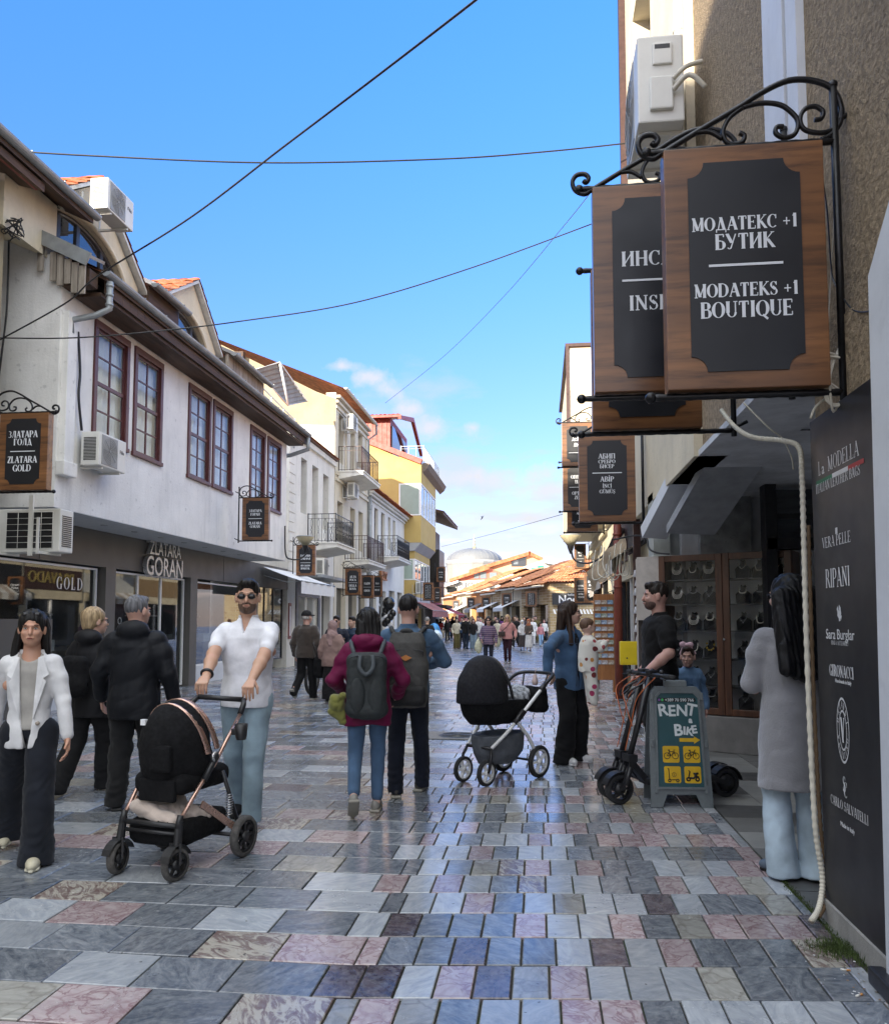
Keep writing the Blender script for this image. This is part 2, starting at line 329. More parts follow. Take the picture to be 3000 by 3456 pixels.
# ---------------------------------------------------------------- lettering
# serif capitals drawn as pen strokes in a box one unit high: v stem, h bar, d diagonal, a arc, s serif
T, t_ = .15, .055
def _sv(x, y0=0, y1=1, w=T, s='bt'):
    o = [('q', x, y0, x, y1, w)]
    if 'b' in s: o.append(('q', x - .13, y0 + .02, x + .13, y0 + .02, .045))
    if 't' in s: o.append(('q', x - .13, y1 - .02, x + .13, y1 - .02, .045))
    return o
def _q(x0, y0, x1, y1, w): return [('q', x0, y0, x1, y1, w)]
def _a(cx, cy, rx, ry, a0, a1, w=T): return [('a', cx, cy, rx, ry, a0, a1, w)]
def _bowl(x, y0, y1, r): return _a(x, (y0 + y1) / 2, r, (y1 - y0) / 2 - .02, -90, 90)
GL = {
 'A': (.80, _q(.08, .02, .40, 1, t_) + _q(.40, 1, .70, .02, T) + _q(.20, .34, .60, .34, t_) + _q(0, .02, .2, .02, .045) + _q(.56, .02, .84, .02, .045)),
 'B': (.70, _sv(.14) + _q(.14, .97, .4, .97, t_) + _q(.14, .53, .42, .53, t_) + _q(.14, .03, .42, .03, t_) + _bowl(.38, .52, 1, .17) + _bowl(.40, 0, .55, .22)),
 'Б': (.66, _sv(.14) + _q(.14, .97, .56, .97, t_) + _q(.56, .8, .56, .98, t_) + _q(.14, .56, .38, .56, t_) + _q(.14, .03, .4, .03, t_) + _bowl(.38, 0, .58, .22)),
 'C': (.72, _a(.42, .5, .33, .48, 48, 312) + _q(.66, .68, .66, .98, t_)),
 'D': (.80, _sv(.14) + _q(.14, .97, .4, .97, t_) + _q(.14, .03, .4, .03, t_) + _a(.36, .5, .34, .47, -90, 90)),
 'E': (.66, _sv(.14) + _q(.14, .97, .58, .97, t_) + _q(.14, .52, .46, .52, t_) + _q(.14, .03, .60, .03, t_) + _q(.58, .78, .58, .98, .04) + _q(.60, .02, .60, .24, .04) + _q(.46, .42, .46, .62, .04)),
 'F': (.62, _sv(.14) + _q(.14, .97, .56, .97, t_) + _q(.14, .52, .44, .52, t_) + _q(.56, .78, .56, .98, .04)),
 'Г': (.60, _sv(.14) + _q(.14, .97, .54, .97, t_) + _q(.54, .76, .54, .98, .05)),
 'G': (.78, _a(.42, .5, .33, .48, 48, 330) + _q(.66, .68, .66, .98, t_) + _sv(.66, .02, .42, .12, 't')),
 'H': (.82, _sv(.15) + _sv(.67) + _q(.15, .51, .67, .51, t_)),
 'I': (.34, _sv(.17)), 'J': (.44, _sv(.26, .2, 1, T, 't') + _a(.14, .2, .13, .2, -170, 0, .09)),
 'K': (.78, _sv(.15) + _q(.2, .48, .64, .98, t_) + _q(.3, .56, .70, .02, T) + _q(.52, .98, .76, .98, .04) + _q(.58, .02, .82, .02, .04)),
 'L': (.62, _sv(.14) + _q(.14, .03, .56, .03, t_) + _q(.56, .02, .56, .26, .05)),
 'M': (.96, _sv(.14, w=t_ * 1.2) + _sv(.80) + _q(.14, .98, .46, .06, T) + _q(.46, .06, .80, .98, t_)),
 'N': (.82, _sv(.14, w=t_ * 1.3) + _sv(.68, w=t_ * 1.3, s='t') + _q(.14, .96, .68, .04, T)),
 'O': (.82, _a(.41, .5, .33, .48, 0, 360)),
 'P': (.66, _sv(.14) + _q(.14, .97, .38, .97, t_) + _q(.14, .46, .38, .46, t_) + _bowl(.38, .44, 1, .2)),
 'Q': (.82, _a(.41, .5, .33, .48, 0, 360) + _q(.42, .1, .74, -.18, .1)),
 'R': (.78, _sv(.14) + _q(.14, .97, .38, .97, t_) + _q(.14, .50, .38, .50, t_) + _bowl(.38, .48, 1, .19) + _q(.38, .5, .70, .02, T) + _q(.62, .02, .8, .02, .04)),
 'S': (.60, _a(.30, .74, .2, .235, 20, 250, .1) + _a(.30, .26, .22, .24, -160, 70, .1) + _q(.2, .6, .42, .42, T) + _q(.50, .72, .50, .98, .04) + _q(.08, .02, .08, .28, .04)),
 'T': (.70, _sv(.35, s='b') + _q(.06, .97, .64, .97, t_) + _q(.06, .76, .06, .98, .045) + _q(.64, .76, .64, .98, .045)),
 'U': (.78, _sv(.15, .3, 1, s='t') + _sv(.64, .3, 1, t_, 't') + _a(.40, .32, .25, .29, 180, 360, .1)),
 'V': (.80, _q(.10, .98, .40, .02, T) + _q(.40, .02, .70, .98, t_) + _q(-.02, .98, .24, .98, .04) + _q(.58, .98, .82, .98, .04)),
 'W': (1.1, _q(.08, .98, .32, .02, T) + _q(.32, .02, .55, .98, t_) + _q(.55, .98, .78, .02, T) + _q(.78, .02, 1.02, .98, t_) + _q(0, .98, .2, .98, .04)),
 'Y': (.76, _q(.1, .98, .38, .48, T) + _q(.38, .48, .66, .98, t_) + _sv(.38, 0, .5, s='b')),
 'Z': (.66, _q(.1, .97, .58, .97, t_) + _q(.54, .96, .12, .04, T) + _q(.08, .03, .60, .03, t_) + _q(.1, .8, .1, .98, .04) + _q(.6, .02, .6, .22, .04)),
 'З': (.60, _a(.26, .74, .2, .235, -80, 140, .11) + _a(.26, .26, .24, .24, -140, 85, .11)),
 'Д': (.84, _q(.20, .06, .40, .98, t_) + _q(.40, .98, .66, .06, T) + _q(.04, .05, .80, .05, t_) + _q(.05, -.16, .05, .06, t_) + _q(.79, -.16, .79, .06, t_)),
 'И': (.84, _sv(.15) + _sv(.69) + _q(.15, .06, .69, .94, t_)),
 'Л': (.78, _q(.16, .06, .36, .98, t_) + _sv(.62) + _q(.3, .97, .62, .97, t_) + _q(.04, .03, .2, .03, .05)),
 'П': (.82, _sv(.15) + _sv(.67) + _q(.15, .97, .67, .97, t_)),
 'Ц': (.84, _sv(.15) + _sv(.66) + _q(.15, .03, .8, .03, t_) + _q(.79, -.16, .79, .04, t_)),
 'У': (.76, _q(.1, .98, .40, .40, T) + _q(.66, .98, .34, .1, t_) + _a(.24, .12, .1, .1, -170, 0, .07) + _q(0, .98, .22, .98, .04)),
 'Ф': (.86, _sv(.43) + _a(.43, .52, .33, .32, 0, 360, .11)),
 '1': (.46, _sv(.24, s='b') + _q(.08, .8, .24, .98, t_)), '+': (.66, _q(.06, .45, .58, .45, .06) + _q(.32, .18, .32, .72, .06)),
 '.': (.2, _q(.1, 0, .1, .12, .12)), '&': (.8, _a(.36, .75, .16, .2, 0, 360, .08) + _a(.34, .28, .26, .27, 20, 330, .1) + _q(.3, .6, .72, .02, .12)), ' ': (.34, []),
 "'": (.2, _q(.1, .75, .1, 1, .08)),
}
for a, b in (('А', 'A'), ('В', 'B'), ('Е', 'E'), ('К', 'K'), ('М', 'M'), ('Н', 'H'), ('О', 'O'), ('Р', 'P'), ('С', 'C'), ('Т', 'T'), ('Ј', 'J')): GL[a] = GL[b]
GL['İ'] = (.34, _sv(.17) + _q(.17, 1.12, .17, 1.26, .14)); GL['Ü'] = (.78, GL['U'][1] + _q(.26, 1.1, .26, 1.24, .12) + _q(.54, 1.1, .54, 1.24, .12)); GL['Ş'] = (.60, GL['S'][1] + _q(.30, -.2, .38, -.02, .08))
def serif(mb, text, cx, z0, h, y=0.0, xs=1.0, m=0, sgn=-1, P=None, align='c', bold=1.0, track=.06):
    """strokes laid in the plane y; P maps (x, depth, z) elsewhere"""
    wd = sum(GL.get(c, GL['O'])[0] + track for c in text) * h * xs
    x = cx - (wd / 2 if align == 'c' else 0); k = 0
    P = P or (lambda a, d, b: (a, y + sgn * d, b))
    for c in text:
        gw, st = GL.get(c, GL['O'])
        for s in st:
            k += 1; dz = .0012 + (k % 7) * .00018
            if s[0] == 'q':
                _, x0, y0, x1, y1, w = s; w *= bold
                dx, dy = (x1 - x0) * xs, y1 - y0; L = math.hypot(dx, dy) or 1
                nx, ny = -dy / L * w / 2, dx / L * w / 2
                if abs(dx) > .1 and abs(dy) > .3: nx, ny = w / 2 * 1.05, 0       # diagonals end flat
                pts = [(x0 * xs + nx, y0 + ny), (x0 * xs - nx, y0 - ny), (x1 * xs - nx, y1 - ny), (x1 * xs + nx, y1 + ny)]
                mb.add([P(x + a * h, dz, z0 + b * h) for a, b in pts], [(0, 1, 2, 3)], m)
            else:
                _, ax, ay, rx, ry, a0, a1, w = s; n = max(6, int(abs(a1 - a0) / 18)); vs = []
                for i in range(n + 1):
                    a = R_(a0 + (a1 - a0) * i / n); ww = (t_ * .9 + (w - t_ * .9) * abs(math.cos(a)) ** 1.4) * bold
                    for q in (-1, 1): vs.append(P(x + (ax * xs + (rx * xs + q * ww / 2 * 1) * math.cos(a)) * h, dz, z0 + (ay + (ry + q * ww / 2 * .6) * math.sin(a)) * h))
                mb.add(vs, [(2 * i, 2 * i + 1, 2 * i + 3, 2 * i + 2) for i in range(n)], m)
        x += (gw + track) * h * xs
    return mb
def sans(mb, text, size, extr, T, m=0, bold=0.0, align='CENTER', shear=0.0):
    cu = bpy.data.curves.new('lettering', 'FONT'); cu.body = text; cu.size = size; cu.extrude = extr; cu.offset = bold; cu.align_x = align; cu.resolution_u = 3; cu.shear = shear
    o = bpy.data.objects.new('lettering', cu); COL.objects.link(o); dg = bpy.context.evaluated_depsgraph_get(); dg.update()
    me = bpy.data.meshes.new_from_object(o.evaluated_get(dg)); COL.objects.unlink(o); bpy.data.objects.remove(o); bpy.data.curves.remove(cu)
    mb.add([T @ v.co for v in me.vertices], [tuple(p.vertices) for p in me.polygons], m); bpy.data.meshes.remove(me); return mb
FRONT = lambda x, y, z, s=1.0: Matrix.Translation((x, y, z)) @ Matrix.Rotation(R_(90), 4, 'X') @ Matrix.Scale(s, 4)   # text facing -y
# ================================================================ GROUND
def W(mb, name, mats, parent=None, **k):
    """link a mesh given in street coordinates under a thing whose origin lies elsewhere"""
    o = mb.build(name, mats, parent, **k)
    if parent is not None and parent.type == 'EMPTY': o.matrix_parent_inverse = Matrix.Translation(parent.location).inverted()
    return o
def slab_material():
    m, nt, b = nt_mat('marble_paving'); g = N(nt, 'ShaderNodeNewGeometry'); at = N(nt, 'ShaderNodeAttribute', attribute_name='rnd'); kd = N(nt, 'ShaderNodeAttribute', attribute_name='stone')
    of = mth(nt, 'MULTIPLY', at.outputs['Fac'], 61.0)
    cx = N(nt, 'ShaderNodeCombineXYZ', {0: of, 1: mth(nt, 'MULTIPLY', of, 1.7), 2: mth(nt, 'MULTIPLY', of, .6)})
    p = N(nt, 'ShaderNodeVectorMath', {0: g.outputs['Position'], 1: cx.outputs[0]}, operation='ADD').outputs[0]
    rot = N(nt, 'ShaderNodeVectorRotate', {'Vector': p, 'Angle': mth(nt, 'MULTIPLY', at.outputs['Fac'], 40.0)}, rotation_type='Z_AXIS').outputs[0]
    st = N(nt, 'ShaderNodeMapping', {0: rot, 'Scale': (1.0, 2.6, 1.0)}).outputs[0]
    n1 = N(nt, 'ShaderNodeTexNoise', {'Vector': st, 'Scale': 7.0, 'Detail': 9.0, 'Roughness': .68, 'Distortion': 1.1}).outputs[0]
    n2 = N(nt, 'ShaderNodeTexNoise', {'Vector': rot, 'Scale': 34.0, 'Detail': 5.0, 'Roughness': .6}).outputs[0]
    # thin veins: places where a warped noise crosses its middle value
    v1 = N(nt, 'ShaderNodeTexNoise', {'Vector': rot, 'Scale': 8.5, 'Detail': 5.0, 'Roughness': .55, 'Distortion': .9}).outputs[0]
    vein = ramp(nt, mth(nt, 'ABSOLUTE', mth(nt, 'SUBTRACT', v1, .5)), [(0, 1), (.012, .75), (.045, 0)])
    v2 = N(nt, 'ShaderNodeTexVoronoi', {'Vector': N(nt, 'ShaderNodeVectorMath', {0: rot, 1: N(nt, 'ShaderNodeVectorMath', {0: N(nt, 'ShaderNodeTexNoise', {'Vector': rot, 'Scale': 6.0, 'Detail': 4.0}).outputs['Color'], 3: .16}, operation='SCALE').outputs[0]}, operation='ADD').outputs[0], 'Scale': 6.0}, feature='DISTANCE_TO_EDGE').outputs[0]
    web = ramp(nt, v2, [(0, 1), (.02, .6), (.07, 0)])
    tone = ramp(nt, at.outputs['Fac'], [(0, .78), (1, 1.2)])
    c = {}
    c[0] = mixc(nt, ramp(nt, n1, [(.38, 0), (.5, .25), (.60, .5), (.72, 1)]), (.095, .110, .135), (.32, .34, .36))            # dark blue grey
    c[1] = mixc(nt, ramp(nt, n1, [(.35, 0), (.65, 1)]), (.27, .295, .33), (.43, .45, .47))                                  # pale blue grey
    pk = mixc(nt, ramp(nt, n1, [(.40, 0), (.62, 1)]), (.43, .36, .355), (.35, .27, .275))
    c[2] = mixc(nt, mth(nt, 'MAXIMUM', mth(nt, 'MULTIPLY', web, .42), mth(nt, 'MULTIPLY', vein, .7)), pk, (.17, .07, .085))      # pink with wine veins
    c[3] = mixc(nt, ramp(nt, n1, [(.40, 1), (.47, .8), (.53, .12), (.64, 0), (.70, .7)]), (.40, .37, .31), (.15, .10, .09))        # cream and brown breccia
    c[4] = mixc(nt, ramp(nt, n1, [(.42, 0), (.7, 1)]), (.060, .045, .055), (.16, .13, .14))                                    # dark plum
    c[5] = mixc(nt, mth(nt, 'MULTIPLY', web, .55), mixc(nt, ramp(nt, n1, [(.4, 0), (.62, 1)]), (.36, .35, .31), (.26, .25, .22)), (.13, .11, .09))  # sand grey
    col = c[0]
    for k in (1, 2, 3, 4, 5):
        col = mixc(nt, mth(nt, 'GREATER_THAN', kd.outputs['Fac'], k - .5), col, c[k])
    col = mixc(nt, 1.0, col, tone, 'MULTIPLY')
    col = mixc(nt, ramp(nt, n2, [(.45, 0), (.75, .28)]), col, (.42, .42, .40))
    spot = N(nt, 'ShaderNodeTexNoise', {'Vector': g.outputs['Position'], 'Scale': 23.0, 'Detail': 1.0}).outputs[0]
    col = mixc(nt, ramp(nt, spot, [(.76, 0), (.78, .7)]), col, (.03, .028, .026))
    dirt = N(nt, 'ShaderNodeTexNoise', {'Vector': g.outputs['Position'], 'Scale': 1.3, 'Detail': 6.0, 'Roughness': .7}).outputs[0]
    col = mixc(nt, ramp(nt, dirt, [(.5, 0), (.75, .35)]), col, (.12, .11, .10))
    nt.links.new(col, b.inputs['Base Color'])
    wet = ramp(nt, dirt, [(.33, .05), (.5, .12), (.68, .28)])
    nt.links.new(mth(nt, 'ADD', mth(nt, 'ADD', wet, mth(nt, 'MULTIPLY', n2, .08)), mth(nt, 'MULTIPLY', at.outputs['Fac'], .06)), b.inputs['Roughness'])
    b.inputs['Specular IOR Level'].default_value = .85
    h = mth(nt, 'ADD', mth(nt, 'MULTIPLY', n1, .6), mth(nt, 'MULTIPLY', N(nt, 'ShaderNodeTexNoise', {'Vector': g.outputs['Position'], 'Scale': 14.0, 'Detail': 3.0}).outputs[0], .8))
    nt.links.new(N(nt, 'ShaderNodeBump', {'Height': h, 'Strength': .28, 'Distance': .006}).outputs[0], b.inputs['Normal'])
    return m
slab_mat = slab_material()
m, nt, b = nt_mat('joint_earth'); g = N(nt, 'ShaderNodeNewGeometry')
n = N(nt, 'ShaderNodeTexNoise', {'Vector': g.outputs['Position'], 'Scale': 3.0, 'Detail': 8.0, 'Roughness': .7}).outputs[0]
nt.links.new(ramp(nt, n, [(.35, (.035, .032, .028)), (.50, (.055, .05, .04)), (.60, (.035, .05, .015)), (.7, (.06, .085, .02))]), b.inputs['Base Color']); b.inputs['Roughness'].default_value = .95
joint_mat = m
ROW = .311
def row_y(k, x): return 3.22 + ROW * k + max(0.0, x + .88) * .105
def right_edge(y): return 1.38 if y < 9.7 else 1.52 + (y - 10) * .042
gb = MB(); gb.quad((-60, -30, -.014), (60, -30, -.014), (60, 230, -.014), (-60, 230, -.014))
pavement = gb.build('pavement', joint_mat, kind='structure', label='marble paved pedestrian street with mossy joints')
def slab_geo(mb, x0, x1, ya0, ya1, yb0, yb1, st, rr, tilt):
    g_ = .0042; dz = rr.uniform(-.0015, .0015); tx = rr.uniform(-1, 1) * tilt; ty = rr.uniform(-1, 1) * tilt
    q = [(x0 + g_, ya0 + g_), (x1 - g_, ya1 + g_), (x1 - g_, yb1 - g_), (x0 + g_, yb0 - g_)]
    cx, cy = (x0 + x1) / 2, (ya0 + yb0) / 2; i_ = .004; vs = []
    for ins, z in ((0, -.013), (0, -.0035), (i_, 0)):
        for (x, y) in q:
            xx = x + (ins if x < cx else -ins); yy = y + (ins if y < cy + .02 else -ins)
            vs.append((xx, yy, z + (dz + (xx - cx) * tx + (yy - cy) * ty if z > -.01 else 0)))
    fs = [(i, (i + 1) % 4, (i + 1) % 4 + 4, i + 4) for i in range(4)] + [(i + 4, (i + 1) % 4 + 4, (i + 1) % 4 + 8, i + 8) for i in range(4)] + [(8, 9, 10, 11)]
    mb.add(vs, fs); mb.meta.append((st, rr.random(), len(fs)))
def slab_attr(me, meta):
    a = me.attributes.new('stone', 'FLOAT', 'FACE'); c = me.attributes.new('rnd', 'FLOAT', 'FACE'); A = []; B = []
    for s_, r_, n_ in meta: A += [s_] * n_; B += [r_] * n_
    a.data.foreach_set('value', A); c.data.foreach_set('value', B)
slabs = []
for k in range(-4, 70):
    rr = random.Random(1000 + k); xb = -.88 + (.05 if k % 2 else -.05) + rr.uniform(-.02, .02)
    x = xb
    while x > -8.2:          # long slabs of the left lane
        w = .385 + rr.uniform(-.012, .012); x2 = x; x = x - w
        st = rr.choices([0, 1, 2, 3, 4, 5], [60, 15, 7, 10, 3, 5])[0]; slabs.append((x, x2, k, st, rr.random()))
    x = xb; edge = right_edge(row_y(k, 0))
    if k % 2: w0 = .10
    else: w0 = .165
    while x < edge - .02:     # small slabs of the right lane
        x2 = min(edge, x + w0); w0 = .1575 + rr.uniform(-.004, .004)
        if edge - x2 < .04: x2 = edge
        st = rr.choices([0, 1, 2, 3, 4, 5], [33, 31, 21, 2, 5, 8])[0]; slabs.append((x, x2, k, st, rr.random())); x = x2
def prj(x, y, z=0):
    v = Vector((x, y, z - CAMH)); w = v.dot(_f)
    return (CX + FOC * v.dot(_r) / w, CY - FOC * v.dot(_u) / w) if w > .1 else (-9e9, 9e9)
def seen_area(s):
    x0, x1, k = s[:3]; y = row_y(k, x0); cxx, cyy = prj((x0 + x1) / 2, y + .15)
    if not (-60 < cxx < 3060 and cyy < 3560): return 0
    return (x1 - x0) / max(y, .5) ** 3
order = sorted(range(len(slabs)), key=lambda i: -seen_area(slabs[i])); near = set(order[:298])
mass = MB(); mass.meta = []
for i, s in enumerate(slabs):
    x0, x1, k, st, q = s; rr = random.Random(i); a = (row_y(k, x0), row_y(k, x1), row_y(k + 1, x0), row_y(k + 1, x1))
    if i in near:
        mb = MB(); mb.meta = []; slab_geo(mb, x0, x1, *a, st, rr, .007); me = mb.mesh('slab', slab_mat, False); slab_attr(me, mb.meta)
        link('slab', me, pavement)
    else: slab_geo(mass, x0, x1, *a, st, rr, .007)
me = mass.mesh('slab_field', slab_mat, False); slab_attr(me, mass.meta); link('slab_field', me, pavement, kind='stuff')
# the street beyond: same stone, joints too fine to pick apart
m, nt, b = nt_mat('far_paving'); g = N(nt, 'ShaderNodeNewGeometry')
br = N(nt, 'ShaderNodeTexBrick', {'Vector': g.outputs['Position'], 'Color1': (.10, .115, .135, 1), 'Color2': (.26, .26, .27, 1), 'Mortar': (.03, .03, .028, 1), 'Scale': 1.0, 'Mortar Size': .008, 'Brick Width': .25, 'Row Height': .311})
n = N(nt, 'ShaderNodeTexNoise', {'Vector': g.outputs['Position'], 'Scale': 1.2, 'Detail': 6.0}).outputs[0]
nt.links.new(mixc(nt, ramp(nt, n, [(.4, 0), (.6, .4)]), br.outputs[0], (.22, .19, .19)), b.inputs['Base Color'])
nt.links.new(ramp(nt, n, [(.35, .16), (.65, .36)]), b.inputs['Roughness']); b.inputs['Specular IOR Level'].default_value = .6
nt.links.new(N(nt, 'ShaderNodeBump', {'Height': br.outputs[1], 'Strength': .2, 'Distance': .01}).outputs[0], b.inputs['Normal'])
y1 = row_y(70, -5)
fb = MB(); fb.quad((-60, y1, -.002), (60, y1, -.002), (60, 200, -.002), (-60, 200, -.002)); fb.build('far_road', m, kind='structure', label='same stone paving where the street runs on', recalc=False)
# round manhole cover in a concrete square
t = thing('manhole_cover', 'round iron manhole cover in a pale concrete square behind the white framed pram', 'manhole cover', (*gnd(1545, 2485), 0)); t.location.z = .004
mb = MB(); mb.prism([(-.62, -.32), (.42, -.34), (.44, .30), (-.50, .34)], .0, .006, 'z'); mb.build('concrete_square', mat('manhole_concrete', (.20, .19, .18), .8, bump=.4, bscale=60, scale=20), t)
mb = MB(); mb.lathe([(0, .013), (.24, .013), (.25, .008)], n=32)
for r in (.04, .08, .12, .16, .20): mb.tube([(r * math.cos(a), r * math.sin(a), .014) for a in [i * math.pi / 16 for i in range(32)]], .006, 5, closed=True)
mb.build('lid', mat('manhole_iron', (.09, .09, .09), .5, metal=.6, var=.2, scale=20), t)
# shop entrance floor on the right, larger grey tiles
ef = MB(); ef.quad((1.385, 3.9, -.012), (6.2, 3.9, -.012), (6.2, 10.2, -.012), (1.385, 10.2, -.012))
entr = ef.build('entrance_floor', joint_mat, kind='structure', label='grey tiled shop entrance beside the paving', recalc=False)
tm = [mat('entrance_tile_%s' % n_, c, .38, var=.12, scale=3, bump=.12, bscale=30, coords='World') for n_, c in (('pale', (.25, .25, .24)), ('mid', (.155, .155, .15)), ('dark', (.085, .085, .085)))]
for i in range(8):
    for j in range(15):
        w, d = .40, .42; x = 1.388 + i * w; y = 3.92 + j * d + (i % 2) * .2
        if y > 9.9: continue
        r = random.Random(i * 31 + j)
        mb = MB(); z = r.uniform(-.001, .001); x1_, y1_ = x + w - .004, y + d - .004
        mb.add([(x, y, z), (x1_, y, z), (x1_, y1_, z), (x, y1_, z), (x, y, -.012), (x1_, y, -.012), (x1_, y1_, -.012), (x, y1_, -.012)], [(0, 1, 2, 3), (0, 4, 5, 1), (1, 5, 6, 2), (2, 6, 7, 3), (3, 7, 4, 0)])
        mb.build('floor_tile', r.choices(tm, [5, 4, 2])[0], entr, recalc=False)
# moss along the kerb line and litter by the panel
mb = MB(); rr = random.Random(5)
for i in range(2600):
    if i < 1500: y = rr.uniform(3.75, 5.1) + rr.gauss(0, .1); x = 1.385 + rr.gauss(0, .012)
    else: x = 1.34 + rr.gauss(0, .06); y = 3.95 + rr.gauss(0, .06)
    h = rr.uniform(.004, .014) if i < 1500 else rr.uniform(.008, .035); a = rr.uniform(0, 6.28); w = .0022; l = rr.gauss(0, .35) * h, rr.gauss(0, .35) * h
    mb.add([(x - w * math.cos(a), y - w * math.sin(a), -.004), (x + w * math.cos(a), y + w * math.sin(a), -.004), (x + l[0], y + l[1], h)], [(0, 1, 2)])
mb.build('moss', mat('moss_green', (.055, .085, .018), .9, var=.5, scale=30), label='green moss and grass along the entrance kerb beside the black panel', cat='moss', kind='stuff', recalc=False)
mb = MB()
for i in range(60):
    x = rr.gauss(1.30, .07); y = rr.gauss(3.62, .14); s = rr.uniform(.002, .008); a = rr.uniform(0, 3)
    mb.add([(x + s * math.cos(a + q) * (1 if q % 2 else .6), y + s * math.sin(a + q), .003) for q in (0, 1.5, 3.1, 4.6)] , [(0, 1, 2, 3)], i % 3)
mb.build('litter', [mat('paper_scrap', (.6, .6, .58), .8), mat('dead_leaf', (.2, .12, .06), .8), mat('grit', (.15, .14, .12), .9)], label='scraps and grit scattered on the slabs by the black panel', cat='litter', kind='stuff', recalc=False)
for i, (x, y, a, lb) in enumerate(((1.24, 3.47, .6, 'orange tipped cigarette butt lying nearest the moss by the black panel'), (1.31, 3.30, .3, 'second orange cigarette butt on the pink slab further forward'), (1.27, 3.72, -.2, 'thin white cigarette butt lying among the scraps'))):
    mb = MB(); d = Vector((math.cos(a), math.sin(a), 0)); p = Vector((x, y, .006)); mb.cyl(p, p + d * .022, .0042, n=8); mb.cyl(p + d * .022, p + d * .038, .0042, n=8, m=1)
    mb.build('cigarette_butt', [mat('butt_paper', (.7, .68, .62), .8), mat('butt_filter', (.55, .25, .07), .8)], label=lb, cat='cigarette butt', group='cigarette butts on the paving')
# ================================================================ BUILDING HELPERS
def wallx(mb, X, thick, y0, y1, z0, z1, holes, m=0, cut=None):
    """wall in the plane x = X (front towards +x when thick < 0) with rectangular openings"""
    ys = sorted({y0, y1, *[h[0] for h in holes], *[h[1] for h in holes]}); ys = [y for y in ys if y0 <= y <= y1]
    for a, b in zip(ys, ys[1:]):
        hs = sorted([(h[2], h[3]) for h in holes if h[0] < b - 1e-6 and h[1] > a + 1e-6]); z = z0
        for h0, h1 in hs:
            if h0 > z + 1e-6: mb.box(X, a, z, X + thick, b, h0, m)
            z = h1
        if z1 > z + 1e-6: mb.box(X, a, z, X + thick, b, z1, m)
def pane(parent, x, y0, y1, z0, z1, m=None, name='pane'):
    mb = MB(); mb.box(x - .004, y0, z0, x + .004, y1, z1); return W(mb, name, m or win_dark, parent)
def sash_window(parent, X, y0, y1, z0, z1, rows=4):
    """old maroon sash window: wide frame, two sashes of small panes, lace curtain"""
    mb = MB(); f = .095
    mb.bbox(X - .09, y0 - .03, z0 - .07, X + .05, y1 + .03, z0, .008); mb.bbox(X - .06, y0, z1 - f * 1.25, X + .035, y1, z1, .006)
    mb.bbox(X - .06, y0, z0, X + .033, y0 + f, z1 - f * 1.25, .006); mb.bbox(X - .06, y1 - f, z0, X + .033, y1, z1 - f * 1.25, .006)
    ya, yb, za, zb = y0 + f, y1 - f, z0, z1 - f * 1.25; zm = (za + zb) / 2
    fr = W(mb, 'window', maroon, parent)
    s = MB(); s.box(X - .05, ya, zm - .03, X - .01, yb, zm + .03); 
    s.box(X - .05, ya, za, X - .012, yb, za + .05); s.box(X - .045, ya, zb - .045, X - .012, yb, zb)
    ym = (ya + yb) / 2; s.box(X - .045, ym - .014, za + .05, X - .016, ym + .014, zm - .03); s.box(X - .045, ym - .014, zm + .03, X - .016, ym + .014, zb - .045)
    for q in (.25, .75): s.box(X - .0445, ya, za + (zb - za) * q - .012, X - .0165, yb, za + (zb - za) * q + .012)
    s.box(X - .046, ya, za + .05, X - .014, ya + .035, zb - .045); s.box(X - .046, yb - .035, za + .05, X - .014, yb, zb - .045)
    W(s, 'sash', maroon, fr)
    for r in range(4):
        for c in range(2):
            a = ya + .03 if c == 0 else ym; b = ym if c == 0 else yb - .03
            pane(fr, X - .03, a, b, za + (zb - za) * r / 4 + .001, za + (zb - za) * (r + 1) / 4 - .001, win_clear)
    cu = MB(); rr = random.Random(int(y0 * 100)); ph = rr.random() * 6; gap = rr.uniform(-.1, .1)
    cu.sheet(lambda u, v: (X - .14 + .018 * math.sin(u * 46 + ph + .6 * math.sin(v * 3)) + .01 * math.sin(u * 17), ya - .05 + u * (yb - ya + .1), za + v * (zb - za)), 60, 4)
    W(cu, 'curtain', curtain, fr, recalc=False)
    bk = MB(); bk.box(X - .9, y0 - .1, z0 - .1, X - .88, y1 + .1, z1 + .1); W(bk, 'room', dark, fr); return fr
def slot_window(parent, X, y0, y1, z0, z1, depth=.35, m=None, rail=True, door=False):
    """tall narrow window set deep in the wall"""
    mb = MB(); x = X - depth; f = .07
    mb.box(x - .05, y0, z0, x + .02, y0 + f, z1); mb.box(x - .05, y1 - f, z0, x + .02, y1, z1); mb.box(x - .05, y0 + f, z1 - f, x + .018, y1 - f, z1); mb.box(x - .05, y0 + f, z0, x + .018, y1 - f, z0 + f)
    ym = (y0 + y1) / 2; mb.box(x - .045, ym - .03, z0 + f, x + .012, ym + .03, z1 - f)
    if rail: mb.box(x - .045, y0 + f, z1 - (z1 - z0) * .28 - .025, x + .010, y1 - f, z1 - (z1 - z0) * .28 + .025)
    if door: mb.box(x - .045, y0 + f, z0 + f, x + .008, y1 - f, z0 + (z1 - z0) * .28)
    fr = W(mb, 'window', m or wood('window_brown', (.03, .016, .012), (.06, .03, .024), 2, .5, .6), parent)
    pane(fr, x - .02, y0 + f, y1 - f, z0 + f, z1 - f, win_dark); return fr
